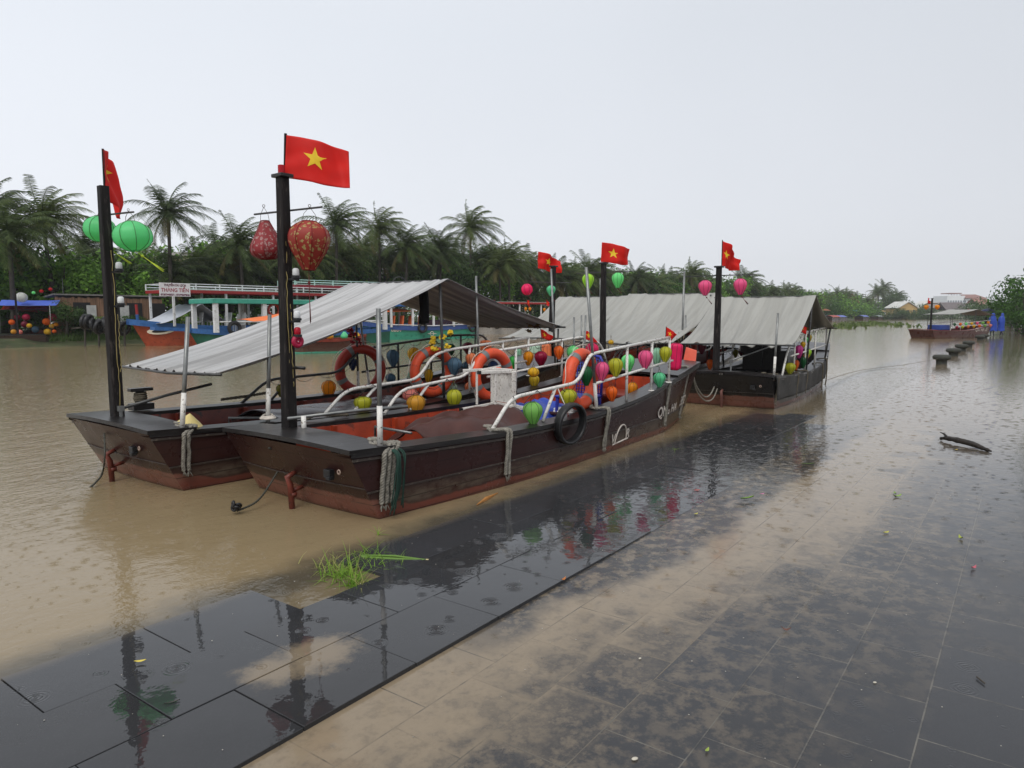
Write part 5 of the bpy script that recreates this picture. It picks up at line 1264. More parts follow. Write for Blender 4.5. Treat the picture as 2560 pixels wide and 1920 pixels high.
# ------------------------------------------------------------------ palms and trees on the far bank
PALMLEAF = [leaf_mat((.028, .050, .014), (.10, .14, .042)), leaf_mat((.036, .062, .016), (.13, .165, .045)), leaf_mat((.022, .042, .014), (.075, .105, .032))]
DEADLEAF = leaf_mat((.085, .080, .025), (.17, .14, .05))
BARK = M((.055, .048, .040), .9, var=.4, scale=4, bump=.02)
def palm_mesh(seed, nf=30, L=3.4, wind=.55):
    rr = random.Random(seed); mb = MB()
    for f in range(nf):
        mb.cm = 1 if (f > nf - 4 or (f > nf * .55 and rr.random() < .12)) else 0
        az = f * 2.39996 + rr.uniform(-.2, .2); t0 = f / nf; el = 1.36 - 1.85 * t0 + rr.uniform(-.12, .12); ln = L * rr.uniform(.8, 1.08) * (.78 + .3 * sin(pi * min(1, t0 * 1.1)))
        d = Vector((cos(az) * cos(el), sin(az) * cos(el), sin(el))); p = Vector((0, 0, 0)); pts = [p.copy()]; n = 12; st = ln / n
        for i in range(n):
            d = (d + Vector((.055 * wind * 2.0, 0, -.095 - .06 * i / n))).normalized(); p = p + d * st; pts.append(p.copy())
        mb.tube([pts[0], pts[3], pts[6], pts[9], pts[12]], [.035, .028, .02, .012, .005], 4, cap=False)
        ml = 34
        for i in range(2, ml):
            s = i / ml * n; k = min(n - 1, int(s)); q = pts[k].lerp(pts[k + 1], s - k); t = (pts[k + 1] - pts[k]).normalized()
            sd = t.cross(Vector((0, 0, 1))); sd = sd.normalized() if sd.length > .05 else Vector((cos(az + 1.57), sin(az + 1.57), 0))
            up = sd.cross(t).normalized(); ll = ln * .245 * (1 - .65 * abs(i / ml - .42) ** 1.3 * 1.7) * rr.uniform(.8, 1.1)
            for sg in (-1, 1):
                dr = (sd * sg * .80 + t * .55 + up * .12 + Vector((.22 * wind, 0, -.35 - .25 * rr.random()))).normalized()
                w = t * .024; m_ = q + dr * ll * .5; e2 = q + dr * ll + Vector((.06 * wind, 0, -.16 * ll))
                mb.add([q - w, q + w, m_ + w, m_ - w, e2], [(0, 1, 2, 3), (3, 2, 4)])
    me = mb.mesh('palm_crown'); me.materials.append(None); me.materials.append(DEADLEAF); me.polygons.foreach_set('material_index', mb.mi); return me
def trunk_mesh(h, seed, r0=.15, r1=.09):
    rr = random.Random(seed); bx, by = rr.uniform(-.5, .5), rr.uniform(-.3, .3); pts = []
    for i in range(9):
        t = i / 8; pts.append((bx * (1 - t) ** 1.6, by * (1 - t) ** 1.6, -h * (1 - t)))
    mb = MB().tube(pts, [r0 + (r1 - r0) * (i / 8) ** .6 + .01 * (i % 2) for i in range(9)], 8)
    for k in range(7):
        a = rr.uniform(0, 6.28); mb.lathe([(-.13, .02), (-.10, .09), (0, .11), (.09, .07), (.12, .01)], 7, Matrix.Translation((.2 * cos(a), .2 * sin(a), -.15 - .1 * rr.random())))
    return mb.mesh('palm_trunk', True)
PALMS = [palm_mesh(s, nf) for s, nf in ((1, 36), (2, 42), (3, 34), (4, 38), (5, 36))]
for i, m in enumerate(PALMS): m.materials[0] = PALMLEAF[i % 3]
TRUNKS = {}
def palm(px, ytop, back, cr, label, k=None, group='coconut palms along the far bank'):
    """crown radius cr (m); ytop = pixel row of the crown's top"""
    p = bank(px, back, .5); k = R.randrange(5) if k is None else k
    zt = CZ + (HOR - ytop) / FPX * p.y; sc_ = cr / 3.9; zc = zt - 2.2 * sc_
    root = empty('palm_tree', (p.x, p.y, p.z), R.uniform(-.5, .5), label, 'palm tree', group)
    o = bpy.data.objects.new('crown', PALMS[k]); COL.objects.link(o); o.parent = root; o.location = (0, 0, zc - p.z); o.scale = (sc_,) * 3
    h = zc - p.z + .1; me = trunk_mesh(max(1, h), i); me.materials.append(BARK)
    t = bpy.data.objects.new('trunk', me); COL.objects.link(t); t.parent = root; t.location = (0, 0, zc - p.z)
    return root
PL = [(8, 445, 8, 3.6), (48, 500, 4, 3.6), (135, 462, 6, 4.0), (230, 560, 12, 3.0), (440, 460, 4, 3.6), (560, 570, 10, 3.3), (612, 540, 3, 3.6), (690, 610, 12, 3.0), (850, 498, 3, 3.9), (905, 600, 12, 3.2),
      (955, 515, 5, 3.9), (1022, 560, 3, 3.7), (1062, 610, 12, 3.4), (1100, 562, 5, 4.0), (1178, 512, 6, 4.6), (1235, 600, 9, 4.0), (1272, 598, 3, 4.2), (1325, 618, 5, 4.4), (1385, 640, 4, 4.2), (1470, 632, 4, 4.4),
      (1590, 655, 4, 4.4), (1722, 648, 4, 4.6), (1858, 668, 5, 4.8), (2198, 700, 5, 5.5), (2185, 712, 4, 5.5), (2232, 722, 5, 5.5)]
SKY = [(180, 590), (400, 600), (600, 590), (850, 580), (1000, 590), (1200, 600), (1340, 640), (1440, 655), (1500, 655), (1600, 668), (1722, 665), (1800, 688), (1860, 680), (1950, 705), (2050, 715), (2100, 712), (2130, 735), (2175, 712), (2240, 728)]
px = 200
while px < 2245:
    PL.append((px, interp(SKY, px) + R.uniform(-8, 22), R.uniform(3, 11), 3.6 if px < 1300 else 4.6)); px += R.uniform(40, 62) if px < 1340 else R.uniform(20, 34)
PL.sort()
LOOK = ['windblown coconut palm', 'full-crowned coconut palm', 'shaggy coconut palm', 'slim coconut palm']
_o = ['first', 'second', 'third', 'fourth', 'fifth', 'sixth', 'seventh', 'eighth', 'ninth', 'tenth', 'eleventh', 'twelfth', 'thirteenth', 'fourteenth', 'fifteenth', 'sixteenth', 'seventeenth', 'eighteenth', 'nineteenth']
_t = ['twenty', 'thirty', 'forty', 'fifty', 'sixty', 'seventy', 'eighty', 'ninety']
ORD = _o + [w for t in _t for w in [t[:-1] + 'ieth'] + [t + '-' + x for x in _o[:9]]]
for i, (px, yt, b, cr) in enumerate(PL):
    palm(px, yt, b, cr, '%s, %s from the left along the far bank' % (LOOK[i % 4], ORD[i]))
# broadleaf trees and bushes filling between the palms
BLEAF = [leaf_mat((.020, .055, .010), (.07, .16, .028)), leaf_mat((.022, .050, .014), (.075, .135, .034)), leaf_mat((.05, .13, .015), (.18, .34, .05))]
def crown_mesh(seed, blobs=16, per=150, leaf=.10, flat=.7):
    rr = random.Random(seed); mb = MB()
    cs = []
    for b in range(blobs):
        while 1:
            v = Vector((rr.uniform(-1, 1), rr.uniform(-1, 1), rr.uniform(-1, 1)))
            if .25 < v.length < .95: break
        cs.append((Vector((v.x * .72, v.y * .72, v.z * flat * .8)), rr.uniform(.20, .38)))
    for c, r in cs:
        for k in range(per):
            d = Vector((rr.gauss(0, 1), rr.gauss(0, 1), rr.gauss(0, 1))).normalized(); p = c + d * r * rr.uniform(.55, 1.08); a = d.orthogonal().normalized(); b_ = d.cross(a); th = rr.uniform(0, 6.28)
            u = (a * cos(th) + b_ * sin(th) + d * rr.uniform(-.4, .5)).normalized(); w = u.cross(d + Vector((rr.uniform(-.5, .5), rr.uniform(-.5, .5), 0))).normalized(); s = leaf * rr.uniform(.6, 1.2)
            mb.add([p, p + u * s * .5 + w * s * .28, p + u * s, p + u * s * .5 - w * s * .28], [(0, 1, 2, 3)])
    return mb.mesh('crown'), cs
CR = [crown_mesh(s, b, pp, lf) for s, b, pp, lf in ((11, 16, 170, .085), (12, 20, 140, .085), (13, 13, 190, .09), (14, 18, 150, .08))]
for i, (m, cs) in enumerate(CR): m.materials.append(BLEAF[i % 3])
CRF = {}
def limb_mesh(h, cs, R0, seed):
    rr = random.Random(seed); mb = MB().tube([(0, 0, -h), (.03 * h * rr.uniform(-1, 1), .02, -h * .5), (0, 0, -.2 * R0)], [.05 * R0 + .05, .04 * R0 + .03, .03 * R0 + .02], 7)
    for c, r in cs[:9]: mb.tube([(0, 0, -.45 * R0), tuple(c * R0 * .5 + Vector((0, 0, -.15 * R0))), tuple(c * R0)], [.03 * R0 + .01, .02 * R0, .008 * R0], 5)
    return mb.mesh('trunk', True)
def tree(p, zt, r, label, name='broadleaf_tree', cat='tree', k=0, group='broadleaf trees on the far bank', sx=1.0, mat=None, sz=1.0):
    root = empty(name, p, R.uniform(-3, 3), label, cat, group); m, cs = CR[k % 4]; zc = zt - r * .8 * sz
    o = bpy.data.objects.new('crown', m); COL.objects.link(o); o.parent = root; o.location = (0, 0, zc - p.z); o.scale = (r * sx, r * sx, r * sz)
    if mat: o.material_slots[0].link = 'OBJECT'; o.material_slots[0].material = mat
    h = max(.3, zc - p.z); me = limb_mesh(h, cs, r, k + int(p.x)); me.materials.append(BARK)
    t = bpy.data.objects.new('trunk', me); COL.objects.link(t); t.parent = root; t.location = (0, 0, h)
    return root
TL = [(20, 620, 7, 3.2), (95, 600, 11, 3.5), (170, 650, 6, 2.6), (215, 640, 9, 3.0), (268, 668, 5, 2.4), (320, 650, 8, 2.6), (385, 670, 5, 2.2), (450, 665, 7, 2.6), (520, 640, 9, 3.0), (585, 665, 6, 2.6), (650, 650, 9, 3.2), (720, 640, 8, 3.0),
      (785, 650, 7, 3.0), (850, 650, 9, 3.2), (920, 655, 7, 3.0), (990, 660, 7, 3.2), (1060, 665, 8, 3.4), (1130, 665, 7, 3.4), (1200, 672, 8, 3.8), (1290, 690, 7, 3.6), (1360, 700, 8, 4.0), (1420, 690, 9, 4.4), (1500, 682, 7, 4.6), (1560, 688, 7, 4.6), (1625, 690, 7, 4.8),
      (1700, 690, 8, 5), (1770, 700, 7, 5), (1840, 705, 7, 5.4), (1890, 715, 7, 5.6), (1935, 722, 7, 6), (1985, 730, 8, 6.5), (2025, 735, 7, 7), (2070, 738, 8, 7.5), (2110, 738, 8, 8), (2140, 742, 6, 8)]
for k_ in range(24):
    TL.append((1440 + k_ * 34.5, interp(SKY, 1440 + k_ * 34.5) + R.uniform(6, 26), R.uniform(5, 9), 4.6 if k_ < 14 else 6.5))
for px, yt in ((40, 560), (130, 600), (230, 600), (330, 610), (500, 600), (570, 590), (650, 600), (740, 590), (800, 600), (900, 600), (990, 610), (1070, 605), (1150, 600), (1230, 620)): TL.append((px, yt + 14, 9, 3.6))
TL.sort()
for i, (px, yt, b, r) in enumerate(TL):
    yt -= 22 if px < 1350 else 8; r *= 1.15; p = bank(px, b, .5); zt = CZ + (HOR - yt) / FPX * p.y
    tree(p, zt, r, 'leafy green broadleaf tree behind the palms, %s from the left' % ORD[i], k=i, sx=1.1, mat=BLEAF[2 if i in (2, 3, 4, 6, 9, 12) else (i * 2) % 3])
BL = [(175, 748, 1.6, .9), (205, 770, 3, 1.3), (255, 785, 1.6, .7), (345, 785, 1.8, .7), (470, 765, 4, 1.6), (560, 760, 4, 1.7), (640, 758, 4, 1.7), (720, 756, 4, 1.8), (800, 755, 4, 1.8), (880, 755, 4, 1.8), (960, 755, 4.5, 2), (1040, 755, 4.5, 2), (1120, 758, 4.5, 2), (1200, 760, 5, 2.2),
      (1290, 765, 5, 2.4), (1380, 762, 5, 2.6), (1470, 765, 5, 2.6), (1560, 765, 5, 2.8), (1660, 768, 5, 3), (1760, 768, 5, 3), (1850, 766, 5, 3.2), (1920, 768, 5, 3.2), (1975, 768, 5, 3.4), (2050, 770, 6, 3.6)]
for i, (px, yt, b, r) in enumerate(BL):
    p = bank(px, b, .4); zt = CZ + (HOR - yt) / FPX * p.y; tree(p, zt, r, 'low green bush at the foot of the palms, %s from the left' % ORD[i], 'bush', 'bush', k=i + 1, group='bushes at the foot of the palms', sx=1.5, mat=BLEAF[(i + (i % 4 == 0)) % 3])
# grass on the bank near the left
mb = MB(); rr = random.Random(3)
for k in range(5200):
    px = rr.uniform(130, 700); b = rr.uniform(.5, 2.6); p = bank(px, b, .15 + .12 * b); h = rr.uniform(.12, .4); a = rr.uniform(0, 3.14); w = Vector((cos(a), sin(a), 0)) * .015; l = Vector((rr.uniform(-.1, .15), rr.uniform(-.1, .1), h)); mb.add([p - w, p + w, p + l], [(0, 1, 2)])
o = mb.build('bank_grass', leaf_mat((.03, .06, .012), (.08, .13, .03))); tag(o, 'grass growing on the far bank by the waterline', 'grass', kind='stuff')

# far downstream: distant trees, hotel, houses
def far_tree(px, yt, Y, r, label, k=0, sx=1.0): 
    p = AY(px, HOR, Y); p.z = .5; zt = CZ + (HOR - yt) / FPX * Y; return tree(p, zt, r, label, k=k, group='distant trees downstream', sx=sx, mat=BLEAF[1])
for i, (px, yt, Y, r, sx) in enumerate(((2275, 752, 300, 8, 1.3), (2315, 758, 290, 7, 1.4), (2365, 760, 330, 7, 1.6), (2395, 768, 260, 5, 1.6), (2433, 752, 250, 7, 1.3), (2470, 738, 170, 6.5, 1.0), (2492, 733, 160, 6, 1.0), (2505, 748, 150, 4.5, 1.1), (2340, 768, 280, 5, 1.6), (2300, 770, 230, 4, 1.4), (2262, 768, 225, 3.6, 1.8), (2232, 764, 225, 4, 1.5), (2330, 769, 240, 3.6, 2.0))):
    far_tree(px, yt, Y, r, 'distant hazy tree downstream, %s from the left beyond the palms' % ORD[i], k=i, sx=sx)
def house(px0, px1, yt, yb, Y, wall, roof, label, rise=.35, name='house', win=(3, 1), flat=False, depth=8, trim=None, gable_front=False, group='houses beyond the far bank'):
    a = AY(px0, yb, Y); b = AY(px1, yb, Y); W_ = b.x - a.x; top = AY(px0, yt, Y).z; z0 = 0; H_ = top - z0; wh = H_ * (1 if flat else 1 - rise)
    root = empty(name, ((a.x + b.x) / 2, Y + depth / 2, 0), 0, label, 'house' if name == 'house' else 'building', group)
    wm = M(wall, .8, var=.10, scale=.6); rm = M(roof, .7, var=.25, scale=1.5)
    MB().box((0, 0, wh / 2), (W_, depth, wh)).build('wall', wm, root)
    if flat: MB().box((0, 0, wh + .15), (W_ + .6, depth + .6, .35)).build('roof', rm, root)
    elif gable_front:
        w = W_ / 2 + .4; d = depth / 2 + .5
        MB().add([(-w, -d, wh - .1), (0, -d, H_), (w, -d, wh - .1), (-w, d, wh - .1), (0, d, H_), (w, d, wh - .1)], [(0, 1, 4, 3), (1, 2, 5, 4)]).build('roof', rm, root, thick=.25)
        MB().add([(-W_ / 2, -depth / 2 - .01, wh), (0, -depth / 2 - .01, H_ - .3), (W_ / 2, -depth / 2 - .01, wh)], [(0, 2, 1)]).build('gable', wm, root)
    else:
        w = W_ / 2 + .4; d = depth / 2 + .5
        MB().add([(-w, -d, wh - .1), (w, -d, wh - .1), (w, 0, H_), (-w, 0, H_), (w, d, wh - .1), (-w, d, wh - .1)], [(0, 1, 2, 3), (3, 2, 4, 5)]).build('roof', rm, root, thick=.2)
    nx, nz = win
    for i in range(nx):
        for j in range(nz):
            x = -W_ / 2 + W_ * (i + .5) / nx; z = wh * (j + .55) / nz
            MB().box((x, -depth / 2 - .02, z), (W_ / nx * .42, .12, wh / nz * .5)).build('window', M((.04, .045, .05), .2), root)
    return root
HG = 'houses beyond the far bank'
house(432, 505, 640, 800, 66, (.50, .42, .24), (.35, .33, .30), 'pale yellow house behind the palms near the left', flat=True, win=(3, 3), depth=8)
house(1490, 1512, 716, 790, 110, (.55, .52, .42), (.3, .12, .08), 'cream house glimpsed behind the palms in the middle', flat=True, win=(2, 3))
house(1268, 1335, 705, 790, 95, (.50, .46, .36), (.3, .12, .08), 'cream building half hidden left of the rear masts', flat=True, win=(4, 2))
house(2112, 2142, 735, 800, 230, (.50, .36, .14), (.22, .08, .05), 'ochre house with a dark roof among distant palms', gable_front=True)
house(2245, 2292, 754, 800, 235, (.50, .34, .14), (.55, .55, .52), 'orange gabled house with pale roof edges downstream', gable_front=True, win=(3, 1))
house(2300, 2345, 752, 800, 330, (.55, .40, .16), (.55, .55, .52), 'ochre gabled house downstream left of the hotel', gable_front=True, win=(3, 1))
house(2338, 2372, 757, 795, 300, (.60, .55, .46), (.22, .19, .17), 'cream house with grey roof in front of the hotel', gable_front=True, win=(2, 1))
house(2366, 2416, 756, 800, 270, (.60, .58, .54), (.13, .11, .11), 'white houses row with dark tiled roof in front of the hotel', rise=.5, win=(5, 1))
house(2443, 2475, 746, 800, 300, (.6, .58, .54), (.28, .14, .11), 'pale house with a red roof right of the hotel', rise=.3, win=(3, 2))
ht_ = empty('hotel_building', AY(2405, 786, 420), 0, 'large white hotel with red roofs far downstream', 'building'); hx = ht_.location.x; ht_.location.z = 0
def hpx(px): return (px - 1280) / FPX * 420 - hx
def hz_(py): return CZ + (HOR - py) / FPX * 420
wmh = M((.70, .71, .72), .7, var=.05, scale=.3)
for (a, b, t, nm) in ((2358, 2402, 740, 'tower_block'), (2400, 2450, 745, 'wing_block')):
    w = MB().box(((hpx(a) + hpx(b)) / 2, 6, hz_(t) / 2), (hpx(b) - hpx(a), 14, hz_(t))).build(nm, wmh, ht_)
    for i in range(7):
        for j in range(3):
            x = hpx(a) + (hpx(b) - hpx(a)) * (i + .5) / 7; MB().box((x, -1.05, hz_(772 - j * 9)), (.9, .15, 1.1)).build('window', M((.16, .18, .20), .2), w)
            if i % 2 == 0: MB().box((x, -1.5, hz_(772 - j * 9) - .8), (1.8, 1.0, .18)).build('balcony', wmh, w)
rd = M((.24, .12, .10), .7)
MB().add([(hpx(2400), -2, hz_(746)), (hpx(2452), -2, hz_(746)), (hpx(2444), 5, hz_(737)), (hpx(2406), 5, hz_(737))], [(0, 1, 2, 3)]).build('roof', rd, ht_, thick=.4)
MB().box((hpx(2380), 4, hz_(734)), (hpx(2396) - hpx(2364), 8, .5)).build('roof', rd, ht_)
for x in range(2366, 2398, 7): MB().box((hpx(x), 1, hz_(737)), (.35, .35, hz_(733) - hz_(740))).build('roof_post', wmh, ht_)

# brown plank wall and huts on the far bank, left
PLANK = M((.20, .115, .07), .8, var=.5, scale=3, stretch=(6, 6, .4))
p0 = bank(150, 2.5, .4); p1 = bank(420, 2.5, .4)
fw = empty('plank_hut', p0, BK.rz, 'brown plank hut wall with dark doorways behind the left bank trees', 'hut')
Lw = (p1 - p0).length; mb = MB(); n = int(Lw / .16)
for i in range(n): mb.box((i * .16 + .08, R.uniform(-.01, .01), 1.05 + R.uniform(-.04, .04)), (.15, .03, 2.1))
mb.build('plank_wall', PLANK, fw)
MB().box((Lw / 2, .5, 2.2), (Lw + .2, 1.2, .08), Matrix.Rotation(-.1, 3, 'X')).build('roof', M((.16, .15, .14), .7, var=.3), fw)
for x in (.22, .5, .7, .93): MB().box((Lw * x, -.04, .95), (.85, .05, 1.8)).build('doorway', M((.012, .012, .012), .6), fw)
for x in (.3, .6): MB().box((Lw * x, -.06, 1.2), (.5, .04, 1.0)).build('white_door', M((.45, .45, .43), .6), fw)

# ------------------------------------------------------------------ tour boats on the far side of the river
def tour_hull(root, L, W_, zb, zm, zs, mat, trim, trimh=.22, flare=.12, bow_len=.28, name='hull', sternw=.75, mat_trim_name='gunwale'):
    def hw(t): return W_ / 2 * (min(1, (t / bow_len)) ** .6 if t < bow_len else 1 - (1 - sternw) * ((t - bow_len) / (1 - bow_len)) ** 2)
    def zg(t): return zm + (zb - zm) * max(0, 1 - t / .4) ** 2 + (zs - zm) * max(0, (t - .6) / .4) ** 2
    T = [i / 30 for i in range(31)]; zl = [-.2, 0, .3, .7, 1]
    mb = MB(); vs = []
    for side in (-1, 1):
        vs = []
        for t in T:
            for f in zl:
                z = f if f <= 0 else zg(t) * f; w = hw(t) * (1 - flare * (1 - max(0, f))) ; x = L * t - (zb * .55 * max(0, f) * max(0, 1 - t / .2) ** 1.5) + .55 * zb * max(0, 1 - t / .2) ** 1.5
                vs.append((x, side * w, z))
        mb.add(vs, [((i * 5 + k), (i + 1) * 5 + k, (i + 1) * 5 + k + 1, i * 5 + k + 1)[::1 if side < 0 else -1] for i in range(30) for k in range(4)])
    w = hw(1); mb.add([(L, -w * .9, -.2), (L, w * .9, -.2), (L, w, zg(1)), (L, -w, zg(1))], [(0, 1, 2, 3)])
    mb.build(name, mat, root)
    mb = MB()
    for side in (-1, 1):
        vs = []
        for t in T:
            x = L * t - .55 * zb * max(0, 1 - t / .2) ** 1.5 + .55 * zb * max(0, 1 - t / .2) ** 1.5 - .1 * max(0, 1 - t / .1); z = zg(t); y = side * (hw(t) + .03)
            vs += [(x, y, z - trimh), (x, y, z + .03), (x, y - side * .12, z + .03), (x, y - side * .12, z - trimh)]
        mb.add(vs, [tuple((i + (q in (1, 2))) * 4 + (k + (q >= 2)) % 4 for q in range(4)) for i in range(30) for k in range(4)])
    mb.build(mat_trim_name, trim, root)
    MB().add([(L * t, s * hw(t) * .98, zg(t) - .12) for t in T for s in (-1, 1)], [(i * 2, i * 2 + 2, i * 2 + 3, i * 2 + 1) for i in range(30)]).build('deck', FLOOR, root)
    return hw, zg
def tour_roof(root, x0, x1, W_, zr, zd, roofm, fascia, postm, n=4, rails=None, th=.12, posts_w=.10, slope=0):
    r = MB().box(((x0 + x1) / 2, 0, zr), (x1 - x0, W_, .05), Matrix.Rotation(slope, 3, 'Y')).build('roof', roofm, root)
    mb = MB()
    for s in (-1, 1): mb.box(((x0 + x1) / 2, s * W_ / 2, zr - th / 2), (x1 - x0 + .04, .05, th))
    for x in (x0, x1): mb.box((x, 0, zr - th / 2), (.05, W_ - .05, th))
    mb.build('fascia', fascia, r)
    for i in range(n):
        x = x0 + .15 + (x1 - x0 - .3) * i / (n - 1)
        for s in (-1, 1): MB().box((x, s * (W_ / 2 - .12), (zr + zd) / 2 - .03), (posts_w, posts_w, zr - zd - .06)).build('post', postm, root)
    if rails:
        for s in (-1, 1):
            for z in (.16, .30): MB().tube([(x0, s * W_ / 2, zr + z), (x1, s * W_ / 2, zr + z)], .022, 5).build('roof_rail', rails, r)
            for i in range(n * 2): x = x0 + (x1 - x0) * i / (n * 2 - 1); MB().box((x, s * W_ / 2, zr + .16), (.05, .05, .34)).build('rail_post', rails, r)
        MB().tube([(x0, -W_ / 2, zr + .3), (x0, W_ / 2, zr + .3)], .022, 5).build('roof_rail', rails, r)
    return r
BLUE = M((.03, .11, .30), .35, var=.2, dirt=(.02, .06, .16)); TEAL = M((.05, .30, .20), .4, var=.15, scale=2, dirt=(.03, .18, .13)); REDB = M((.36, .07, .03), .4, var=.25, scale=2, dirt=(.20, .04, .02)); DKGREEN = M((.025, .13, .085), .4, var=.25, scale=2)
REDTRIM = M((.28, .02, .02), .45, var=.15); MINT = M((.38, .56, .50), .5, var=.1); WHT = M((.62, .63, .63), .45, var=.1, scale=3, dirt=(.4, .4, .38)); WALLRED = M((.20, .02, .03), .5, var=.2)
def plastic_chairs(root, xs, y, z, mat, n=1):
    for x in xs:
        m = MB().box((x, y, z + .4), (.4, .4, .04)).box((x + .2, y, z + .65), (.04, .4, .5), Matrix.Rotation(.15, 3, 'Y'))
        for a in (-.17, .17):
            for b in (-.17, .17): m.box((x + a, y + b, z + .2), (.04, .04, .4))
        m.build('seat', mat, root)
def place_boat(px, py, deg, name, label, group='tour boats moored on the far side'):
    p = G(px, py); f = Frame(p.x, p.y, deg); return empty(name, p, f.rz, label, 'boat', group), f
# 1 red hull with painted eye, THANG TIEN roof
t1, f1 = place_boat(326, 866, 40, 'tour_boat', 'orange-red hulled tour boat with painted eye, red roof and name board')
hw1, zg1 = tour_hull(t1, 13, 2.7, 1.35, .95, 1.1, REDB, BLUE, .26)
tour_roof(t1, 1.5, 13.0, 2.9, 2.85, 1.0, MINT, REDTRIM, WHT, 5, rails=WHT, th=.16)
# painted eye on the near (right) side: white almond ring, black centre
for rx, rz_, m_, of, nm in ((.62, .17, M((.70, .62, .48), .5), .0, 'painted_eye'), (.42, .085, BLACKRUB, .012, 'pupil')):
    n = 20; vs = []
    for k in range(n):
        a = 2 * pi * k / n; x = 1.25 + rx * cos(a); z = .78 + rz_ * sin(a) * (1 if sin(a) > 0 else 1.1) + .05 * cos(a); t = x / 13
        vs.append((x, -(hw1(t) * (1 - .12 * (1 - z / zg1(t)))) - .03 - of, z))
    MB().add(vs, [tuple(range(n))]).build(nm, m_, t1)
plastic_chairs(t1, (3.2, 4.0, 4.8, 5.6), -.6, .8, WHT); plastic_chairs(t1, (3.2, 4.2, 5.2), .5, .8, WHT)
MB().tube([(.55, .3, 1.2), (.5, .3, 2.1)], .07, 8).build('bow_post', REDTRIM, t1); MB().tube([(.55, .3, 1.2), (.52, .3, 1.6)], .08, 8).build('bow_post_foot', BLUE, t1)
def cv(a, b):
    x = 1.0 + 3.4 * a; y = (b - .5) * 2.5; return Vector((x, y, 1.15 + (1.0 * (a / .62) ** 1.4 if a < .62 else 1.0 - .9 * (a - .62) / .38) + .02 * sin(b * 20)))
MB().grid(cv, 16, 16).build('awning', M((.55, .58, .64), .6, trans=.1, var=.05), t1, smooth=True, thick=.01)
sb_ = empty('sign_board', (0, 0, 0), 0, 'white name board THẮNG TIẾN on the roof of the red tour boat', 'sign')
A0 = AY(399, 740, 34.6); A1 = AY(476, 742, 35.8)
sb_.location = (A0 + A1) / 2; dv = (A1 - A0); sb_.rotation_euler = (0, 0, math.atan2(dv.y, dv.x)); Wd = dv.length; Hd = AY(399, 707, 34.6).z - AY(399, 741, 34.6).z
MB().box((0, 0, Hd / 2), (Wd, .04, Hd)).build('panel', M((.66, .62, .62), .5, var=.05), sb_, bevel=.004)
for txt, zz, sz, cc in (('THUYỀN DU LỊCH', .76, .24, (.10, .015, .03)), ('THẮNG TIẾN', .34, .42, (.30, .05, .07)), ('ĐT:0774425271 - ĐT:0905690546', .06, .20, (.12, .015, .05))):
    me = text_mesh(txt, sz, (1, 1), .012); wd = max(v.co.x for v in me.vertices) - min(v.co.x for v in me.vertices); tw = Wd * (.72 if zz > .7 else .90 if zz > .2 else .94)
    for v in me.vertices: v.co = Vector((v.co.x * tw / wd, -.024, zz * Hd + v.co.y * Hd / 1.1))
    me.materials.append(M(cc, .5)); link('lettering', me, sb_)
# 2 green hull, blue bow, green roof with white posts
t2, f2 = place_boat(470, 871, 44, 'tour_boat', 'dark green tour boat with blue bow, green roof and white posts')
tour_hull(t2, 11, 2.6, .95, .68, .85, DKGREEN, BLUE, .20)
MB().box((-.75, 0, .92), (1.6, .6, .16), Matrix.Rotation(.05, 3, 'Y')).build('bow_plank', BLUE, t2)
tour_roof(t2, .7, 10.6, 2.7, 2.32, .75, M((.30, .50, .42), .5), M((.05, .30, .22), .45), WHT, 5, th=.2, posts_w=.2)
plastic_chairs(t2, (2.4, 3.4, 4.4), -.4, .7, WHT); plastic_chairs(t2, (2.6, 3.7), .6, .7, WHT)
MB().tube([(1.0, -1.25, 1.25), (10.5, -1.2, 1.25)], .04, 6).build('side_rail', WHT, t2)
for x in (3.9, 4.6): MB().torus((x, -.95, 1.82), .28, .07, Matrix.Rotation(pi / 2, 3, 'X'), 24, 8).build('hanging_lifebuoy', RINGDK, t2)
for x, z_ in ((1.7, .95), (3.6, .95)): MB().torus((x, -1.3, z_), .26, .1, Matrix.Rotation(pi / 2, 3, 'X'), 20, 8).build('tyre_fender', BLACKRUB, t2)
def cv2(a, b):
    return Vector((3.0 + 4.5 * a, -2.3 + 1.3 * b, 1.35 + 1.1 * a ** .7 + .12 * b - .15 * sin(pi * a) + .03 * sin(b * 12)))

oc = [AY(592, 799, 31), AY(790, 758, 31.5), AY(800, 790, 29.6), AY(700, 806, 29.4)]
def cv2(a, b):
    p = oc[0].lerp(oc[1], a).lerp(oc[3].lerp(oc[2], a), b); return p + Vector((0, 0, -.14 * sin(pi * a) + .03 * sin(b * 12 + a * 5)))
o = MB().grid(cv2, 20, 12).build('awning', M((.90, .24, .06), .55, trans=.3, var=.06), None, smooth=True, thick=.01); origin_to(o, oc[0]); tag(o, 'bright orange awning stretched out beside the green roofed tour boat', 'awning')
for pt_ in (oc[0], oc[3]): pass
# 3 low brown and mint hull behind the awning
t3, f3 = place_boat(690, 884, 66, 'wooden_boat', 'low brown boat with mint green bottom seen below the striped awning'); 
tour_hull(t3, 3.6, 1.6, .8, .55, .75, hull_material((.07, .028, .02), (.08, .38, .26), band=.34), MAROONIN, .08)
for i, (x, c_) in enumerate(((1.5, 'yellow'), (2.1, 'gold'), (2.7, 'seagreen'), (3.2, 'yellow'))): MB().lathe([(z_ * .3, r_ * .16) for z_, r_ in PROF['drop']], 12, Matrix.Translation((x, -.5, .58))).build('lantern', silk(c_), t3, smooth=True)
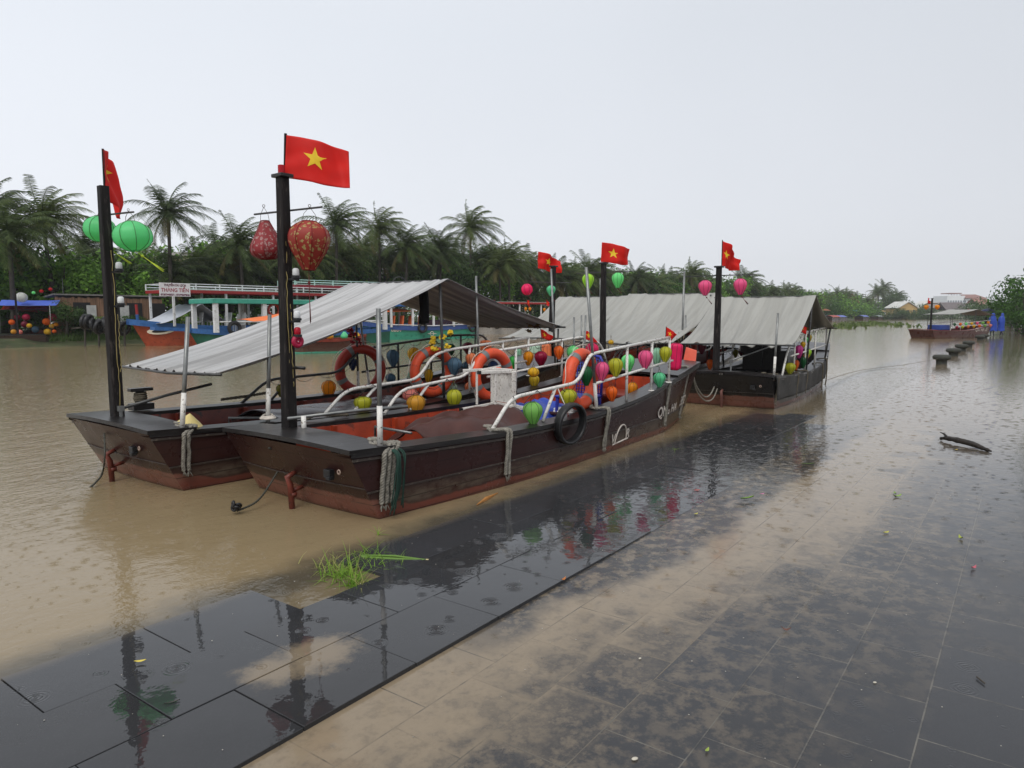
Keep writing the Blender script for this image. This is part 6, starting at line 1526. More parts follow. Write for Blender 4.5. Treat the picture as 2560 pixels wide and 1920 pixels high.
# 4 teal hull 0864 with orange seats
t4, f4 = place_boat(905, 850, 57, 'tour_boat', 'mint green tour boat numbered 0864 with orange life jackets on its seats')
hw4, zg4 = tour_hull(t4, 8.0, 2.3, 1.15, .82, .95, TEAL, M((.04, .08, .24), .35, var=.2), .24)
MB().tube([(0, -.2, 1.2), (1.8, -1.15, .95), (4.4, -1.2, .87), (7.8, -1.0, .98)], .03, 6).build('white_strip', WHT, t4)
tour_roof(t4, 1.4, 7.6, 2.3, 2.2, .8, BLUE, BLUE, WHT, 5, th=.10, posts_w=.12)
OR = M((.75, .16, .05), .5, var=.1)
for x in (1.9, 2.5, 3.1, 3.8): MB().box((x, -.5, 1.2), (.1, .5, .65), Matrix.Rotation(.1, 3, 'Y')).build('orange_seat', OR, t4, bevel=.03)
MB().add([(1.2, -1.0, 1.75), (3.4, -1.0, 1.80), (3.4, 1.0, 1.80), (1.2, 1.0, 1.75), (2.3, 0, 2.0)], [(0, 1, 4), (1, 2, 4), (2, 3, 4), (3, 0, 4)]).build('orange_parasol', OR, t4)
MB().box((5.4, .2, 1.05), (2.0, 1.0, .4)).build('seat_row', M((.06, .02, .03), .5, var=.4, dirt=(.1, .2, .4)), t4, bevel=.05)
for x in (3.6, 7.3): MB().torus((x, -1.25, .75), .26, .09, Matrix.Rotation(pi / 2, 3, 'X'), 22, 8).build('tyre_fender', BLACKRUB, t4)
def side_text(root, hwf, zgf, L, txt, xc, zc, size, mat):
    me = text_mesh(txt, size, (1, 1), size * .02)
    for v in me.vertices:
        x = xc + v.co.x; z = zc + v.co.y; t = x / L; v.co = Vector((x, -(hwf(t) * (1 - .12 * (1 - max(0, z) / zgf(t)))) - .03, z))
    me.materials.append(mat); link('registration_lettering', me, root)
side_text(t4, hw4, zg4, 8.0, 'QN 0864', 1.6, .52, .30, LETTER); mb = MB().torus((4.3, -1.18, .36), .13, .02, Matrix.Rotation(pi / 2, 3, 'X'), 18, 5); mb.bar((4.0, -1.2, .36), (4.6, -1.2, .36), .03, .03); mb.build('emblem', LETTER, t4)
MB().box((8.4, 0, .9), (1.6, 1.6, .10)).build('stern_platform', BLUE, t4)
# 5 white and red hull with a white cabin
t5, f5 = place_boat(1150, 836, 58, 'tour_boat', 'white hulled tour boat with red gunwale and white cabin end'); tour_hull(t5, 14, 2.8, 1.05, .85, 1.0, M((.38, .36, .33), .5, var=.15, dirt=(.25, .2, .15)), REDTRIM, .26)
MB().box((1.0, -.1, 1.75), (2.4, 1.9, 1.7)).build('cabin', WHT, t5, bevel=.03); MB().box((.2, -.9, 1.4), (.45, .5, .5)).build('red_box', REDTRIM, t5)
tour_roof(t5, 2.6, 13.6, 2.7, 2.6, .9, MINT, REDTRIM, WHT, 6, th=.15)
for x in (2.6, 4.6, 7.2, 9.5): MB().torus((x, -1.45, .8), .27, .1, Matrix.Rotation(pi / 2, 3, 'X'), 22, 8).build('tyre_fender', BLACKRUB, t5)
# 6 big red double-deck boat farther along
t6, f6 = place_boat(1195, 815, 62, 'tour_boat', 'red two-deck tour boat with blue barrels on top behind the other boats'); tour_hull(t6, 17, 3.4, 1.6, 1.3, 1.6, BLUE, REDTRIM, .3)
tour_roof(t6, 1.5, 16, 3.2, 3.7, 1.3, WALLRED, WALLRED, REDTRIM, 6, rails=REDTRIM, th=.35); MB().box((9, 0, 2.4), (13, 2.4, 2.0)).build('cabin', M((.05, .16, .32), .5, var=.2), t6)
for x in (4, 5.2, 6.4, 9.5, 10.5): MB().tube([(x, -.9, 3.75), (x, -.9, 4.5)], .38, 12).build('barrel', M((.06, .09, .14), .4, var=.3), t6)
# red roofed boat beyond number two, its railings visible over it
t7, f7 = place_boat(700, 852, 50, 'tour_boat', 'red roofed tour boat with mint railings behind the striped awning'); tour_hull(t7, 12, 2.6, 1.2, .9, 1.1, MAROONIN, BLUE, .2)
tour_roof(t7, .5, 11.5, 2.6, 3.35, .9, WALLRED, WALLRED, WHT, 5, rails=MINT, th=.2)
MB().torus((7.6, -1.4, 3.5), .55, .025, Matrix.Rotation(pi / 2, 3, 'X'), 26, 6).build('hoop', DARKPIPE, t7)
lantern(AY(847, 730, f7.o.y + 7), .62, .5, 'globe', 'pink', 'pink round lantern on the roof of the boat behind the striped awning', group='lanterns on the far boats')
# barge far left with blue awning
t8, f8 = place_boat(4, 866, 60, 'wooden_boat', 'dark flat-bowed boat at the far left edge under a blue and red awning')
t8.rotation_euler = (0, 0, radians(112))
H8 = Hull(wf=1.15); s8 = 1.05
p8 = G(62, 866); t8.location = p8
H8.build(t8, hull_material((.085, .055, .045), (.20, .10, .07), band=.17), WOODBLK, MAROONIN, BLACKFLOOR)
canopy(t8, [(.7, 2.05), (1.9, 2.35), (4.6, 2.1)], -1.3, 1.3, M((.16, .26, .85), .5, trans=.35, var=.05), sag=.05, foldn=4, amp=.01)
canopy(t8, [(1.0, 1.85), (1.9, 2.15), (4.5, 1.75)], -1.3, 1.2, M((.50, .05, .02), .5, trans=.3, var=.08), sag=.08, foldn=4, amp=.02)
mast(t8, .2, .3, .5, 2.9, .09, cap=False); pole(t8, (.1, 1.0, .5), (.1, 1.0, 2.0), white=0); pole(t8, (.4, -1.1, .5), (.4, -1.1, 2.1), white=0); pole(t8, (3.9, -1.1, .5), (3.9, -1.1, 3.6), white=0)
FL = 'lanterns hung on the far left boat'
for x, y, w, c_, lb in ((185, 1118, 92, 'white', 'pale round white lantern on the far left mast'), (290, 1078, 30, 'spring', 'tiny green lantern high behind the far left boat'), (358, 1065, 32, 'red', 'tiny red lantern high behind the far left boat, left one'), (436, 1048, 32, 'red', 'tiny red lantern high behind the far left boat, right one'),
   (102, 1332, 50, 'orange', 'orange round lantern on the far left boat, left of its mast'), (118, 1415, 45, 'gold', 'gold lantern low on the far left boat'), (172, 1418, 45, 'rose', 'pinkish lantern low beside the gold one on the far left boat'), (212, 1350, 60, 'burg', 'dark red lantern in the middle of the far left boat'), (252, 1362, 42, 'yellow', 'yellow lantern right of the mast on the far left boat'),
   (402, 1328, 66, 'orange', 'large orange lantern under the awning corner of the far left boat'), (446, 1366, 42, 'yellow', 'yellow lantern right of the large orange one on the far left boat'), (412, 1416, 60, 'yellow', 'yellow lantern lowest at the bow corner of the far left boat'), (468, 1412, 36, 'orange', 'small orange lantern at the right edge of the far left boat'), (484, 1352, 36, 'amber', 'amber lantern at the far right rail of the far left boat'), (225, 1290, 60, 'crimson', 'crimson lantern high under the blue awning'), (455, 1288, 66, 'crimson', 'crimson lantern at the right under the blue awning'), (305, 1395, 60, 'steel', 'blue-grey lantern low in the middle of the far left boat'), (150, 1290, 50, 'burg', 'dark red lantern upper left under the blue awning')):
    p = AY(*z1(x, y), p8.y + .8 + (x > 300) * .8); d = p.y; lantern(p, w / 3.456 * d / FPX, w * .9 / 3.456 * d / FPX, 'globe', c_, lb, group=FL, ribs=6)
MB().tube([(.3, -1.15, 1.15), (1.0, -1.1, 1.2), (3.5, -1.15, 1.2)], .03, 6).build('railing', WHITEPAINT, t8)
# bundle of black fenders on posts, far bank left
fb = empty('fender_rack', G(262, 866), 0, 'wooden rack with a heap of black rubber fenders left of the red boat', 'rack')
rr = random.Random(21)
fp = AY(262, 805, fb.location.y)
for k in range(11): MB().torus((-.85 + k * .18, rr.uniform(-.2, .2), 1.15 + rr.uniform(-.1, .16) - .02 * k), .30, .10, Matrix.Rotation(pi / 2 + rr.uniform(-.3, .3), 3, 'Y') @ Matrix.Rotation(rr.uniform(-.4, .4), 3, 'X'), 18, 8).build('fender', BLACKRUB, fb, smooth=True)
for x in (-1.0, -.3, .5, 1.0): MB().tube([(x, 0, -.3), (x * .98, .1, 1.2)], .05, 6).build('post', BARK, fb)
MB().bar((-1.6, 0, .9), (-.2, 0, 1.05), .06).bar((-1.0, .0, .95), (1.1, 0, 1.0), .05).build('crossbeam', BARK, fb)
for (px, y0, y1, Y, lb) in ((548, 755, 850, 33, ''), ):
    pass
PG = 'slim mooring poles standing in the river'

# ------------------------------------------------------------------ boat F by the quay to the right, with people
bF = empty('wooden_boat', (27.5, 47.6, 0), 0, 'maroon boat with pale awning near the bollards at the right', 'boat', 'wooden lantern boats moored along the quay')
FF = Frame(27.5, 47.6, 64); bF.rotation_euler = (0, 0, FF.rz)
HF = Hull(wf=1.0); HF.build(bF, hull_material((.075, .022, .018), (.09, .03, .02), band=.1), MAROONIN, MAROONIN, BLACKFLOOR)
mast(bF, .9, .1, .5, 2.66, .10); MB().tube([(.9, -.3, 2.32), (.9, .55, 2.32)], .02, 5).build('crossbar', DARKPIPE, bF)
bF.scale = (1.0, 1.0, 1.0)
canopy(bF, [(1.3, 1.60), (4.2, 1.95), (6.1, 1.55)], -1.0, 1.0, TARPC, sag=.05, foldn=5, amp=.01)
for v in (-.85, .85): rail(bF, v, [(1.5, .52), (1.85, .95), (3.0, 1.02), (5.9, 1.2)], [(1.8, .75), (5.9, .95)], [(2.6, .5, 1.0), (4.2, .55, 1.1), (5.9, .8, 1.2)])
for u in (1.7, 4.2, 5.9):
    for v in (-.85, .85): pole(bF, (u, v, .5), (u, v, 1.55 if u != 4.2 else 1.92), white=0, mat=DARKPIPE)
MB().box((1.6, 0, .72), (.9, 1.0, .35)).build('blue_cover', M((.03, .06, .25), .5), bF, bevel=.05)
hull_text(bF, HF, 'QN  HA 35', 5.0, .45, .34, LETTER)
FGp = 'lanterns hung along the rails of the boat by the bollards'
cl_ = ['dkgreen', 'orange', 'spring', 'yellow', 'pink', 'leaf', 'amber', 'crimson', 'chartreuse', 'peach', 'yellow', 'orange', 'leaf', 'rose']
nm_ = dict(dkgreen='dark green', orange='orange', spring='bright green', yellow='yellow', pink='pink', leaf='leaf green', amber='amber', crimson='crimson', chartreuse='lime', peach='peach', rose='rose')
for i in range(14):
    u = 1.9 + (i % 7) * .62 + (.25 if i > 6 else 0); z = (.86 if i < 7 else .66) + .03 * u
    lantern(FF.W(u, -.88, z), .20, .20, 'drop', cl_[i], '%s lantern, %s from the bow, %s row, boat by the bollards' % (nm_[cl_[i]], ORD[i % 7], 'upper' if i < 7 else 'lower'), group=FGp, ribs=6)
lantern(FF.W(.9, .48, 2.08), .32, .30, 'drop', 'amber', 'amber lantern left of the mast of the boat by the bollards', group=MG, ribs=6); lantern(FF.W(.9, -.28, 2.08), .32, .30, 'drop', 'amber', 'amber lantern right of the mast of the boat by the bollards', group=MG, ribs=6)
a = FF.W(.9, .1, 1)
flag([(z8(1408, 285)[0], z8(0, 285)[1], 0), (z8(1420, 300)[0], z8(0, 303)[1], .3), (z8(1426, 330)[0], z8(0, 332)[1], .3), (z8(1404, 330)[0], z8(0, 332)[1], 0)], (.5, .5, .08), 'small red flag on the mast of the boat by the bollards', a.y, (.06, 1.), seed=.5)
lantern(AY(*z8(1747, 392), 50), .24, .24, 'globe', 'red', 'red round lantern above the awning end of the boat by the bollards', group=MG, ribs=6)
lantern(AY(*z8(1685, 392), 50), .2, .14, 'globe', 'rose', 'pale pink lantern above the awning of the boat by the bollards', group=MG, ribs=6)

def person(loc, h, rz, label, cloth, pose, poncho=None, umbrella=None, hat=None):
    """one skinned body; poncho, trousers and hair are children"""
    root = empty('person', loc, rz, label, 'person', None); s = h / 1.7
    V = [(0, 0, .93), (0, 0, 1.12), (0, 0, 1.36), (0, .01, 1.47), (0, .02, 1.60), (0, .02, 1.68),
         (.09, 0, .88), (.10, .03, .48), (.10, -.02, .08), (.10, .12, .03), (-.09, 0, .88), (-.10, .02, .48), (-.11, -.04, .08), (-.11, .10, .03),
         (.18, 0, 1.40), (.24, -.02, 1.14), (.20, .14, .95), (.19, .18, .88), (-.18, 0, 1.40), (-.24, .0, 1.14), (-.22, .13, .95), (-.21, .18, .88)]
    rd_ = [.13, .12, .14, .055, .095, .07, .09, .06, .042, .03, .09, .06, .042, .03, .055, .04, .03, .028, .055, .04, .03, .028]
    E_ = [(0, 1), (1, 2), (2, 3), (3, 4), (4, 5), (0, 6), (6, 7), (7, 8), (8, 9), (0, 10), (10, 11), (11, 12), (12, 13), (2, 14), (14, 15), (15, 16), (16, 17), (2, 18), (18, 19), (19, 20), (20, 21)]
    V = [Vector(v) for v in V]
    for k, off in pose.items(): V[k] = V[k] + Vector(off)
    me = bpy.data.meshes.new('body'); me.from_pydata([v * s for v in V], E_, []); me.materials.append(cloth)
    o = bpy.data.objects.new('body', me); COL.objects.link(o); o.parent = root
    sk = o.modifiers.new('skin', 'SKIN'); sk.use_smooth_shade = True
    for i, d in enumerate(me.skin_vertices[0].data): d.radius = (rd_[i] * s, rd_[i] * s * .85); d.use_root = (i == 0)
    o.modifiers.new('sub', 'SUBSURF').levels = 2; o.modifiers['sub'].render_levels = 2
    skin = M((.35, .20, .14), .5)
    c = V[4] * s
    MB().lathe([(-.10, .01), (-.09, .05), (-.05, .078), (0, .085), (.05, .08), (.085, .05), (.10, .01)], 14, Matrix.Translation(c + Vector((0, .015, 0)) * s) @ Matrix.Scale(s, 4)).build('face', skin, root, smooth=True)
    MB().lathe([(-.03, .09), (.02, .096), (.07, .085), (.11, .05), (.12, .005)], 14, Matrix.Translation(c + Vector((0, -.01, .0)) * s) @ Matrix.Scale(s, 4)).build('hair', BLACKRUB, root, smooth=True)
    if poncho:
        def f(a, b):
            th = a * 2 * pi; z = interp([(0, 1.76), (.05, 1.75), (.15, 1.66), (.24, 1.52), (.34, 1.40), (.5, 1.12), (.8, .60), (1, .42)], b); r = interp([(0, .005), (.05, .07), (.15, .125), (.24, .125), (.34, .235), (.5, .285), (.8, .27), (1, .30)], b)
            r *= 1 + .11 * b * sin(5 * th + b * 3 + h) + .05 * noise.noise((a * 6, b * 4, h)); lean = .10 * sin(th) * max(0, b - .3)
            z += .05 * b * sin(3 * th)
            return Vector((r * cos(th), r * .75 * sin(th) + (.05 if b > .3 else .01) + lean * .3, z)) * s
        MB().grid(f, 40, 26).build('rain_poncho', poncho, root, smooth=True)
    return root
PB = M((.02, .06, .36), .3, trans=.15, var=.12, scale=4)
gp = G(*z8(1943, 608)); person(gp, 1.5 * gp.y / 47, -.4, 'person in a long blue rain poncho standing on the flooded quay, left one', M((.03, .03, .04), .6), {7: (0, .05, 0)}, poncho=PB)
gp = G(*z8(2022, 604)); person(gp, 1.5 * gp.y / 48, .6, 'person in a blue rain poncho walking on the flooded quay, right one', M((.03, .03, .05), .6), {9: (0, .06, 0), 8: (0, .15, 0), 12: (0, -.12, .03), 13: (0, -.12, .04)}, poncho=PB)
gp = G(*z8(1885, 590)); gp.z = .05; person(gp, 1.72, 1.2, 'person in black clothes standing beside the boat by the bollards', M((.012, .012, .014), .6), {16: (0, .1, .1), 17: (0, .15, .15)})
um = empty('umbrella', gp + Vector((.15, 0, 1.55)), 0, 'dark umbrella held above the person in black by the far boat', 'umbrella')
MB().lathe([(0.0, .55), (.08, .50), (.17, .32), (.22, .10), (.23, .01)], 16, rib=lambda t: 1 - .05 * abs(sin(pi * t * 8)), M=Matrix.Translation((0, 0, .25))).build('cover', M((.03, .035, .10), .5, trans=.1), um, smooth=True); MB().tube([(0, 0, -.3), (0, 0, .48)], .008, 6).build('shaft', DARKPIPE, um)

# ------------------------------------------------------------------ bollards
CONC = M((.042, .042, .037), .75, var=.35, scale=6, bump=.01, dirt=(.05, .06, .03))
def bollard_mesh(): 
    return MB().lathe([(-.1, .155), (.08, .158), (.13, .16), (.145, .20), (.17, .248), (.21, .264), (.25, .262), (.285, .24), (.305, .19), (.312, .10), (.314, .001)], 28)
for i, (x, y, lb) in enumerate(((1520, 840, 'nearest squat concrete mooring bollard standing in the shallow water'), (1620, 773, 'second nearest mushroom-shaped mooring bollard'), (1688, 731, 'third mushroom-shaped mooring bollard from the camera'), (1747, 697, 'fourth mooring bollard, small between the third and the far boat'), (1843, 640, 'fifth mooring bollard, below the stern of the far maroon boat'), (1880, 628, 'sixth and farthest mooring bollard beside the left blue poncho'))):
    g = G(*z8(x, y)); o = bollard_mesh().build('mooring_bollard', CONC, None, smooth=True); o.location = g; o.rotation_euler = (0, 0, i); tag(o, lb, 'bollard', 'mushroom-shaped bollards along the quay')

# ------------------------------------------------------------------ driftwood, grass clump, litter on the flooded quay
a, b = G(2352, 1096, .03), G(2478, 1128, .02); m1 = a.lerp(b, .5)
ax_ = (b - a); side = Vector((-ax_.y, ax_.x, 0)).normalized()
mb = MB(); pts = [a, a.lerp(b, .12) + Vector((0, 0, .02)), a.lerp(b, .35) + Vector((0, 0, .03)), a.lerp(b, .6) + side * .02 + Vector((0, 0, .025)), a.lerp(b, .85) + Vector((0, 0, .01)), b]
pp = spline(pts, 7); mb.tube(pp, [max(.006, (.034 * sin(pi * min(.97, max(.10, i / (len(pp) - 1)))) ** .5) * (1 + .35 * noise.noise((i * .4, 0, 3)))) for i in range(len(pp))], 11)
mb.tube([pp[8], pp[8] + Vector((-.02, .05, .05)), pp[8] + Vector((-.03, .12, .06))], [.02, .012, .004], 6)
o = mb.build('driftwood_log', M((.022, .017, .013), .5, var=.6, scale=9, bump=.012, stretch=(1, 1, 3)), None, smooth=False); origin_to(o, a); tag(o, 'wet black driftwood log lying in the shallow water at the right', 'driftwood')
# uprooted grass at the quay edge
gc = G(875, 1455, 0)
root = empty('grass_clump', gc, 0, 'bright green uprooted grass clump at the edge of the quay', 'grass clump'); GR = leaf_mat((.10, .22, .02), (.24, .38, .05)); GR2 = leaf_mat((.25, .28, .08), (.34, .32, .12))
def tuft(name, px, py, n, l, seed, mat, spread=1.0, root=root, base=.03, wid=.0035):
    rr = random.Random(seed); c = G(px, py, 0) - gc; mb = MB()
    for k in range(n):
        az = rr.uniform(0, 2 * pi); el = rr.uniform(.15, 1.35); ln = l * rr.uniform(.5, 1.1); d = Vector((cos(az) * cos(el) * spread, sin(az) * cos(el) * spread, sin(el))); p = c + Vector((rr.gauss(0, base), rr.gauss(0, base), 0)); w = d.cross(Vector((0, 0, 1))).normalized() * wid * rr.uniform(.7, 1.3)
        ps = [p]; 
        for i in range(5): d = (d + Vector((0, 0, -.22))).normalized(); q = ps[-1] + d * ln / 5; q.z = max(q.z, .004); ps.append(q)
        vs = []
        for i, q in enumerate(ps): ww = w * (1 - i / 5.2); vs += [q - ww, q + ww]
        mb.add(vs, [(i * 2, i * 2 + 2, i * 2 + 3, i * 2 + 1) for i in range(5)])
    return mb.build(name, mat, root)
tuft('blades', 885, 1462, 60, .20, 1, GR, base=.02); tuft('blades', 850, 1440, 70, .20, 2, GR, base=.05); tuft('blades', 920, 1395, 60, .18, 3, GR, base=.05); tuft('blades', 960, 1420, 40, .16, 4, GR, base=.05); tuft('blades', 838, 1420, 50, .15, 5, GR2, base=.07); tuft('blades', 905, 1470, 26, .18, 6, GR2, base=.02); tuft('blades', 900, 1420, 50, .12, 12, GR, base=.09)
st_ = MB(); a, b = G(905, 1392, .02), G(1070, 1402, .012)
for k in range(5): o_ = Vector((R.uniform(-.006, .006), R.uniform(-.01, .01), R.uniform(0, .01))); st_.tube([a + o_ - gc, a.lerp(b, .5) + o_ * 2 - gc, b + o_ * .4 - gc], .0055, 6)
st_.build('stem', leaf_mat((.16, .28, .06), (.2, .34, .08)), root); MB().tube([b - gc - (b - a) * .03, b - gc + (b - a) * .01], .013, 8).build('cut_stem_end', M((.45, .38, .2), .6), root)
mb = MB().grid(lambda a, b: Vector(((a - .5) * .26, (b - .5) * .13, .016 * (1 - (2 * a - 1) ** 2) * (1 - (2 * b - 1) ** 2) + .006 * noise.noise((a * 7, b * 7, 1)) - .004)), 16, 12)
so_ = mb.build('root_soil', M((.19, .15, .09), .8, var=.4, scale=22, bump=.01), root); c_ = G(975, 1415, .006) - gc; so_.location = c_; so_.rotation_euler = (0, 0, .35)
o = empty('grass_sprig', G(945, 1338), 0, 'small green grass sprig afloat above the larger clump', 'grass sprig'); gcs = gc; gc = o.location.copy(); tuft('blades', 945, 1338, 7, .13, 8, GR, root=o, base=.004)
o = empty('grass_sprig', G(1688, 1125), 0, 'small grass sprig growing from the water beside the nearest hull', 'grass sprig'); gc = o.location.copy(); tuft('blades', 1688, 1125, 12, .20, 9, GR, root=o, base=.006, wid=.004)
gc = gcs
# dry palm strip afloat beside the hull
a, b = G(1192, 1262, .006), G(1245, 1232, .006)
o = MB().tube([a, a.lerp(b, .4) + Vector((.004, .01, .006)), b], [.004, .018, .003], 5).build('dry_palm_strip', M((.34, .15, .04), .6, var=.3, scale=20), None); origin_to(o, a); tag(o, 'dry orange-brown palm strip floating beside the nearest hull', 'palm strip')
def leaf(px, py, size, col, label, rz=0, curl=.2, name='fallen_leaf', z=.009, w=.4):
    p = G(px, py, z + .012)
    def f(a, b):
        x = (a - .5) * size; ww = size * w * sin(pi * min(.98, max(.02, a))) ** .8; y = (b - .5) * ww; return Vector((x, y, curl * size * ((2 * a - 1) ** 2) * .5 + abs(b - .5) * size * .12 + .001))
    o = MB().grid(f, 8, 4).build(name, M(col, .45, var=.25, scale=60), None, smooth=True); o.location = (p.x, p.y, z); o.rotation_euler = (0, 0, rz); return tag(o, label, 'leaf' if 'leaf' in name else 'petal', 'leaves and petals scattered on the wet quay')
leaf(350, 1648, .05, (.60, .48, .08), 'small pale yellow leaf on the dark slabs at lower left', .3, z=.026)
leaf(1408, 1445, .05, (.38, .13, .03), 'curled orange leaf on the border slabs in the middle', .8, .5, z=.026)
leaf(1742, 1223, .06, (.45, .06, .03), 'red petal at the edge of the silted puddle', .2, .1)
leaf(2215, 1328, .06, (.38, .36, .05), 'yellow-green leaf on the paving right of the silt', .4)
leaf(2402, 1342, .06, (.30, .34, .06), 'crumpled green leaf near the right side of the paving', 1.4, .6)
leaf(2434, 1416, .055, (.42, .10, .13), 'small crimson petal on the paving near the right edge', .5, .5)
leaf(2243, 1238, .09, (.20, .30, .07), 'green leafy bit on the paving below the driftwood', .2, .4); leaf(2238, 1231, .06, (.16, .26, .06), 'darker green leaf crossing the leafy bit below the driftwood', 1.3, .4)
leaf(1868, 1243, .16, (.16, .28, .05), 'long green blade lying on the border near the puddle', .5, .1, w=.14, z=.026); leaf(1905, 1232, .05, (.50, .16, .30), 'pink petal beside the long green blade', .3, .2, z=.026)
leaf(2020, 1158, .14, (.10, .15, .04), 'dark green blade beside the far end of the silt', .1, .1, w=.16); leaf(1965, 1570, .05, (.14, .05, .03), 'dark brown curled leaf on the silt in the foreground', -.3, .7)
leaf(1768, 1869, .03, (.26, .34, .06), 'tiny green leaf on a tile at the bottom of the picture', .9, .3); leaf(2390, 1122, .05, (.55, .40, .06), 'small yellow leaf beside the driftwood', .2)
leaf(1740, 1282, .05, (.40, .36, .08), 'yellow-green leaf on the silt edge by the border slabs', .7); leaf(430, 1750, .06, (.06, .055, .05), 'dark twig-like leaf on the lower left slabs', .6, .1, w=.15, z=.026)
def pebble(px, py, s, label):
    p = G(px, py, .004); mb = MB().lathe([(-.4, .3), (-.2, .75), (.1, .9), (.35, .6), (.5, .05)], 9, Matrix.Scale(s, 4) @ Matrix.Diagonal((1.3, .85, .7, 1))); o = mb.build('pebble', M((.52, .48, .40), .6, var=.15), None, smooth=True); o.location = (p.x, p.y, .006 + s * .25); o.rotation_euler = (0, 0, px); tag(o, label, 'pebble')
pebble(1587, 1900, .012, 'white pebble on the tiles at the bottom of the picture'); pebble(2187, 1708, .008, 'small white pebble on a dark tile at lower right'); pebble(1600, 1648, .008, 'small pale pebble on the silted tiles in the foreground')
a, b = G(2442, 1692, .012), G(2462, 1708, .012); o = MB().tube([a, b], .004, 5).build('twig', BARK, None); origin_to(o, a); tag(o, 'short black twig on a tile at lower right', 'twig')
mb = MB(); rr = random.Random(31)      # specks of washed-up grit, uncountable
for k in range(420):
    s_, w_ = rr.uniform(-.5, 10) ** 1.0, rr.uniform(.05, 3.9); z = .0242 if w_ < 1.36 else .006
    p = QF.W(s_, -w_, z); q_ = rr.uniform(.0012, .0042); mb.add([p + Vector((cos(t) * q_, sin(t) * q_ * .8, 0)) for t in (0, 1.2, 2.5, 3.8, 5)] + [p + Vector((0, 0, q_ * .7))], [(0, 1, 5), (1, 2, 5), (2, 3, 5), (3, 4, 5), (4, 0, 5)])
o = mb.build('grit', M((.34, .32, .28), .7, var=.5, scale=40)); tag(o, 'pale grit and seeds washed over the dark slabs', 'grit', kind='stuff')
# floating weed far out
mb = MB()
for px, py, n, sp_x in ((2140, 812, 90, 5), (2165, 806, 60, 3.2), (2205, 809, 60, 2.6), (2090, 818, 60, 2.2), (2255, 815, 20, 1.6)):
    c = G(px, py + 3)
    for k in range(n): p = c + Vector((rr.gauss(0, sp_x * .5), rr.gauss(0, 2), .02)); d = Vector((rr.uniform(-.3, .3), rr.uniform(-.3, .3), rr.uniform(.1, .5))); w = Vector((.12, 0, 0)); mb.add([p - w, p + w, p + d + w, p + d - w], [(0, 1, 2, 3)])
o = mb.build('floating_weed', leaf_mat((.06, .10, .02), (.12, .16, .05))); tag(o, 'mats of water weed drifting on the far river', 'weed', kind='stuff')

# ------------------------------------------------------------------ low awning boats, stalls and people along the far bank
FBG = 'covered boats moored along the distant bank'
def low_boat(px, b, L, h, col, label):
    p = bank(px, -1.6, 0); root = empty('covered_boat', p, BK.rz, label, 'boat', FBG); k = L / 6.3
    MB().add([(0, -1, .0), (L, -.9, .0), (L + .4, -1, .8), (-.8, -1.1, .9), (0, 1, 0), (L, .9, 0), (L + .4, 1, .8), (-.8, 1.1, .9)], [(0, 1, 2, 3), (7, 6, 5, 4), (0, 3, 7, 4), (1, 5, 6, 2), (3, 2, 6, 7)]).build('hull', HM, root)
    def f(a, b_): return Vector((L * (.06 + .88 * a), (b_ - .5) * 2.3, .9 + h * (1 - (2 * b_ - 1) ** 2) * .8 + .15 * abs(sin(a * 6)) * h))
    MB().grid(f, 14, 8).build('cover', M(col, .55, var=.12), root, smooth=True)
cols_ = [((.35, .06, .04), 'red'), ((.10, .14, .42), 'blue'), ((.10, .13, .40), 'blue'), ((.16, .19, .18), 'grey'), ((.17, .20, .17), 'grey-green'), ((.16, .05, .08), 'maroon'), ((.12, .14, .42), 'blue'), ((.3, .3, .3), 'pale grey')]
for i, (px, (c_, nm)) in enumerate(zip((2062, 2080, 2140, 2178, 2204, 2228, 2290, 2262), cols_)):
    low_boat(px, 0, 9, .55, c_, 'low %s-covered boat on the distant bank, %s from the left' % (nm, ORD[i]))
rr = random.Random(77); SG = 'stalls and parasols on the distant bank'
stall = []
for i in range(26):
    px = 1370 + 36 * i; 
    if px > 2275: break
    stall.append(px)
cl2 = [((.45, .45, .43), 'white'), ((.25, .07, .05), 'red'), ((.40, .28, .12), 'yellow'), ((.08, .12, .25), 'blue'), ((.06, .20, .19), 'teal'), ((.36, .14, .07), 'orange')]
for i, px in enumerate(stall):
    p = bank(px, 2.6, .45); s = 1; c_, nm = cl2[(i * 5 + i // 3) % 6]; root = empty('market_stall', p, BK.rz, '%s-topped stall on the distant bank, %s from the left' % (nm, ORD[i]), 'stall', SG)
    if i % 2: MB().lathe([(2.1 * s, 1.5 * s), (2.35 * s, .9 * s), (2.6 * s, .02)], 8).build('parasol', M(c_, .6, trans=.2), root)
    else: MB().add([(-1.5 * s, -1.1 * s, 2.0 * s), (1.5 * s, -1.1 * s, 2.0 * s), (1.5 * s, 1.1 * s, 2.4 * s), (-1.5 * s, 1.1 * s, 2.4 * s)], [(0, 1, 2, 3)]).build('awning', M(c_, .6, trans=.2), root, thick=.05)
    MB().tube([(0, 0, 0), (0, 0, 2.3 * s)], .05, 6).build('pole', DARKWOOD, root); MB().box((0, 0, .45 * s), (2.2 * s, .9, .9 * s)).build('counter', M(cl2[(i * 7 + 2) % 6][0], .6, var=.3), root, bevel=.05)

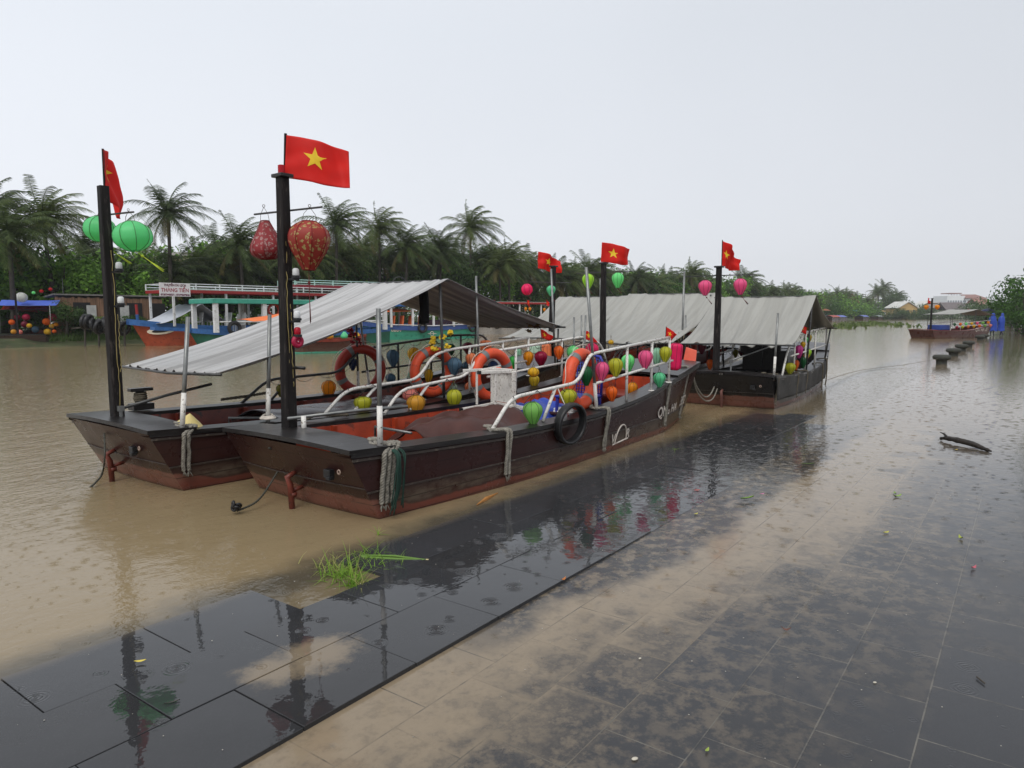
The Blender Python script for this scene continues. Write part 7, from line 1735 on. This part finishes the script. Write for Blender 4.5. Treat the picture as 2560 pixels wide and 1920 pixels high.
# ------------------------------------------------------------------ near bank at the right edge: trees, scooters, low wall
NG = 'trees along the near quay at the right edge'
NL = BLEAF[0]
tree(Vector((20.9, 25.5, 0)), 6.4, 2.6, 'near quay tree with only its leafy fringe entering the right edge', k=1, group=NG, mat=NL, sx=1.0)
tree(G(2562, 838), CZ + 78 / FPX * 60 + .6, 3.4, 'yellowish-green tree filling the right edge behind the ponchos', k=0, group=NG, mat=BLEAF[0]); 
tree(AY(2545, 786, 66) * 1.0 - Vector((0, 0, 1.6)), 4.9, 2.7, 'rounded green tree left of the right edge tree', k=2, group=NG, mat=BLEAF[0])
tree(AY(2530, 786, 85) - Vector((0, 0, 1.6)), 4.4, 2.8, 'third tree back along the near quay', k=3, group=NG, mat=BLEAF[0])
tree(AY(2522, 786, 110) - Vector((0, 0, 1.6)), 4.6, 3.2, 'fourth and farthest tree along the near quay', k=1, group=NG, mat=BLEAF[1])
def scooter(p, rz, col, label):
    root = empty('motor_scooter', p, rz, label, 'scooter', 'scooters parked on the near quay')
    for x in (-.6, .6):
        w_ = MB().torus((x, 0, .26), .21, .05, Matrix.Rotation(pi / 2, 3, 'X'), 22, 8).build('wheel', BLACKRUB, root, smooth=True); MB().lathe([(-.03, .02), (-.02, .13), (.02, .13), (.03, .02)], 12, Matrix.Translation((x, 0, .26)) @ Matrix.Rotation(pi / 2, 4, 'X')).build('rim', GALV, w_)
    m = M(col, .25); MB().tube([(.5, 0, .95), (.45, 0, .6), (.3, 0, .38), (-.1, 0, .36), (-.35, 0, .62), (-.8, 0, .68)], [.05, .13, .12, .12, .17, .06], 10).build('body', m, root, smooth=True)
    MB().box((-.35, 0, .80), (.75, .26, .10)).build('seat', BLACKRUB, root, bevel=.03); MB().tube([(.42, -.32, 1.05), (.5, 0, 1.0), (.42, .32, 1.05)], .02, 6).build('handlebar', BLACKRUB, root); MB().box((.62, 0, .52), (.5, .12, .05)).build('mudguard', m, root, bevel=.02)
scooter(G(2556, 832), 1.0, (.5, .5, .5), 'white scooter parked at the right edge of the flooded quay'); scooter(G(2535, 822), 1.2, (.04, .05, .08), 'dark scooter parked behind the white one at the right edge'); scooter(G(2548, 818), 1.1, (.3, .04, .03), 'red scooter farthest back at the right edge')

# ------------------------------------------------------------------ rainy air
m_ = bpy.data.materials.new('rainy_haze'); m_.use_nodes = True; nt_ = m_.node_tree; nt_.nodes.clear()
o_ = N(nt_, 'ShaderNodeOutputMaterial'); v_ = N(nt_, 'ShaderNodeVolumePrincipled'); v_.inputs['Density'].default_value = .0004; v_.inputs['Color'].default_value = (.97, .98, 1, 1)
nt_.links.new(v_.outputs[0], o_.inputs['Volume'])
hz = MB().box((130, 300, 24), (900, 720, 51)).build('haze', m_, None); hz['kind'] = 'stuff'
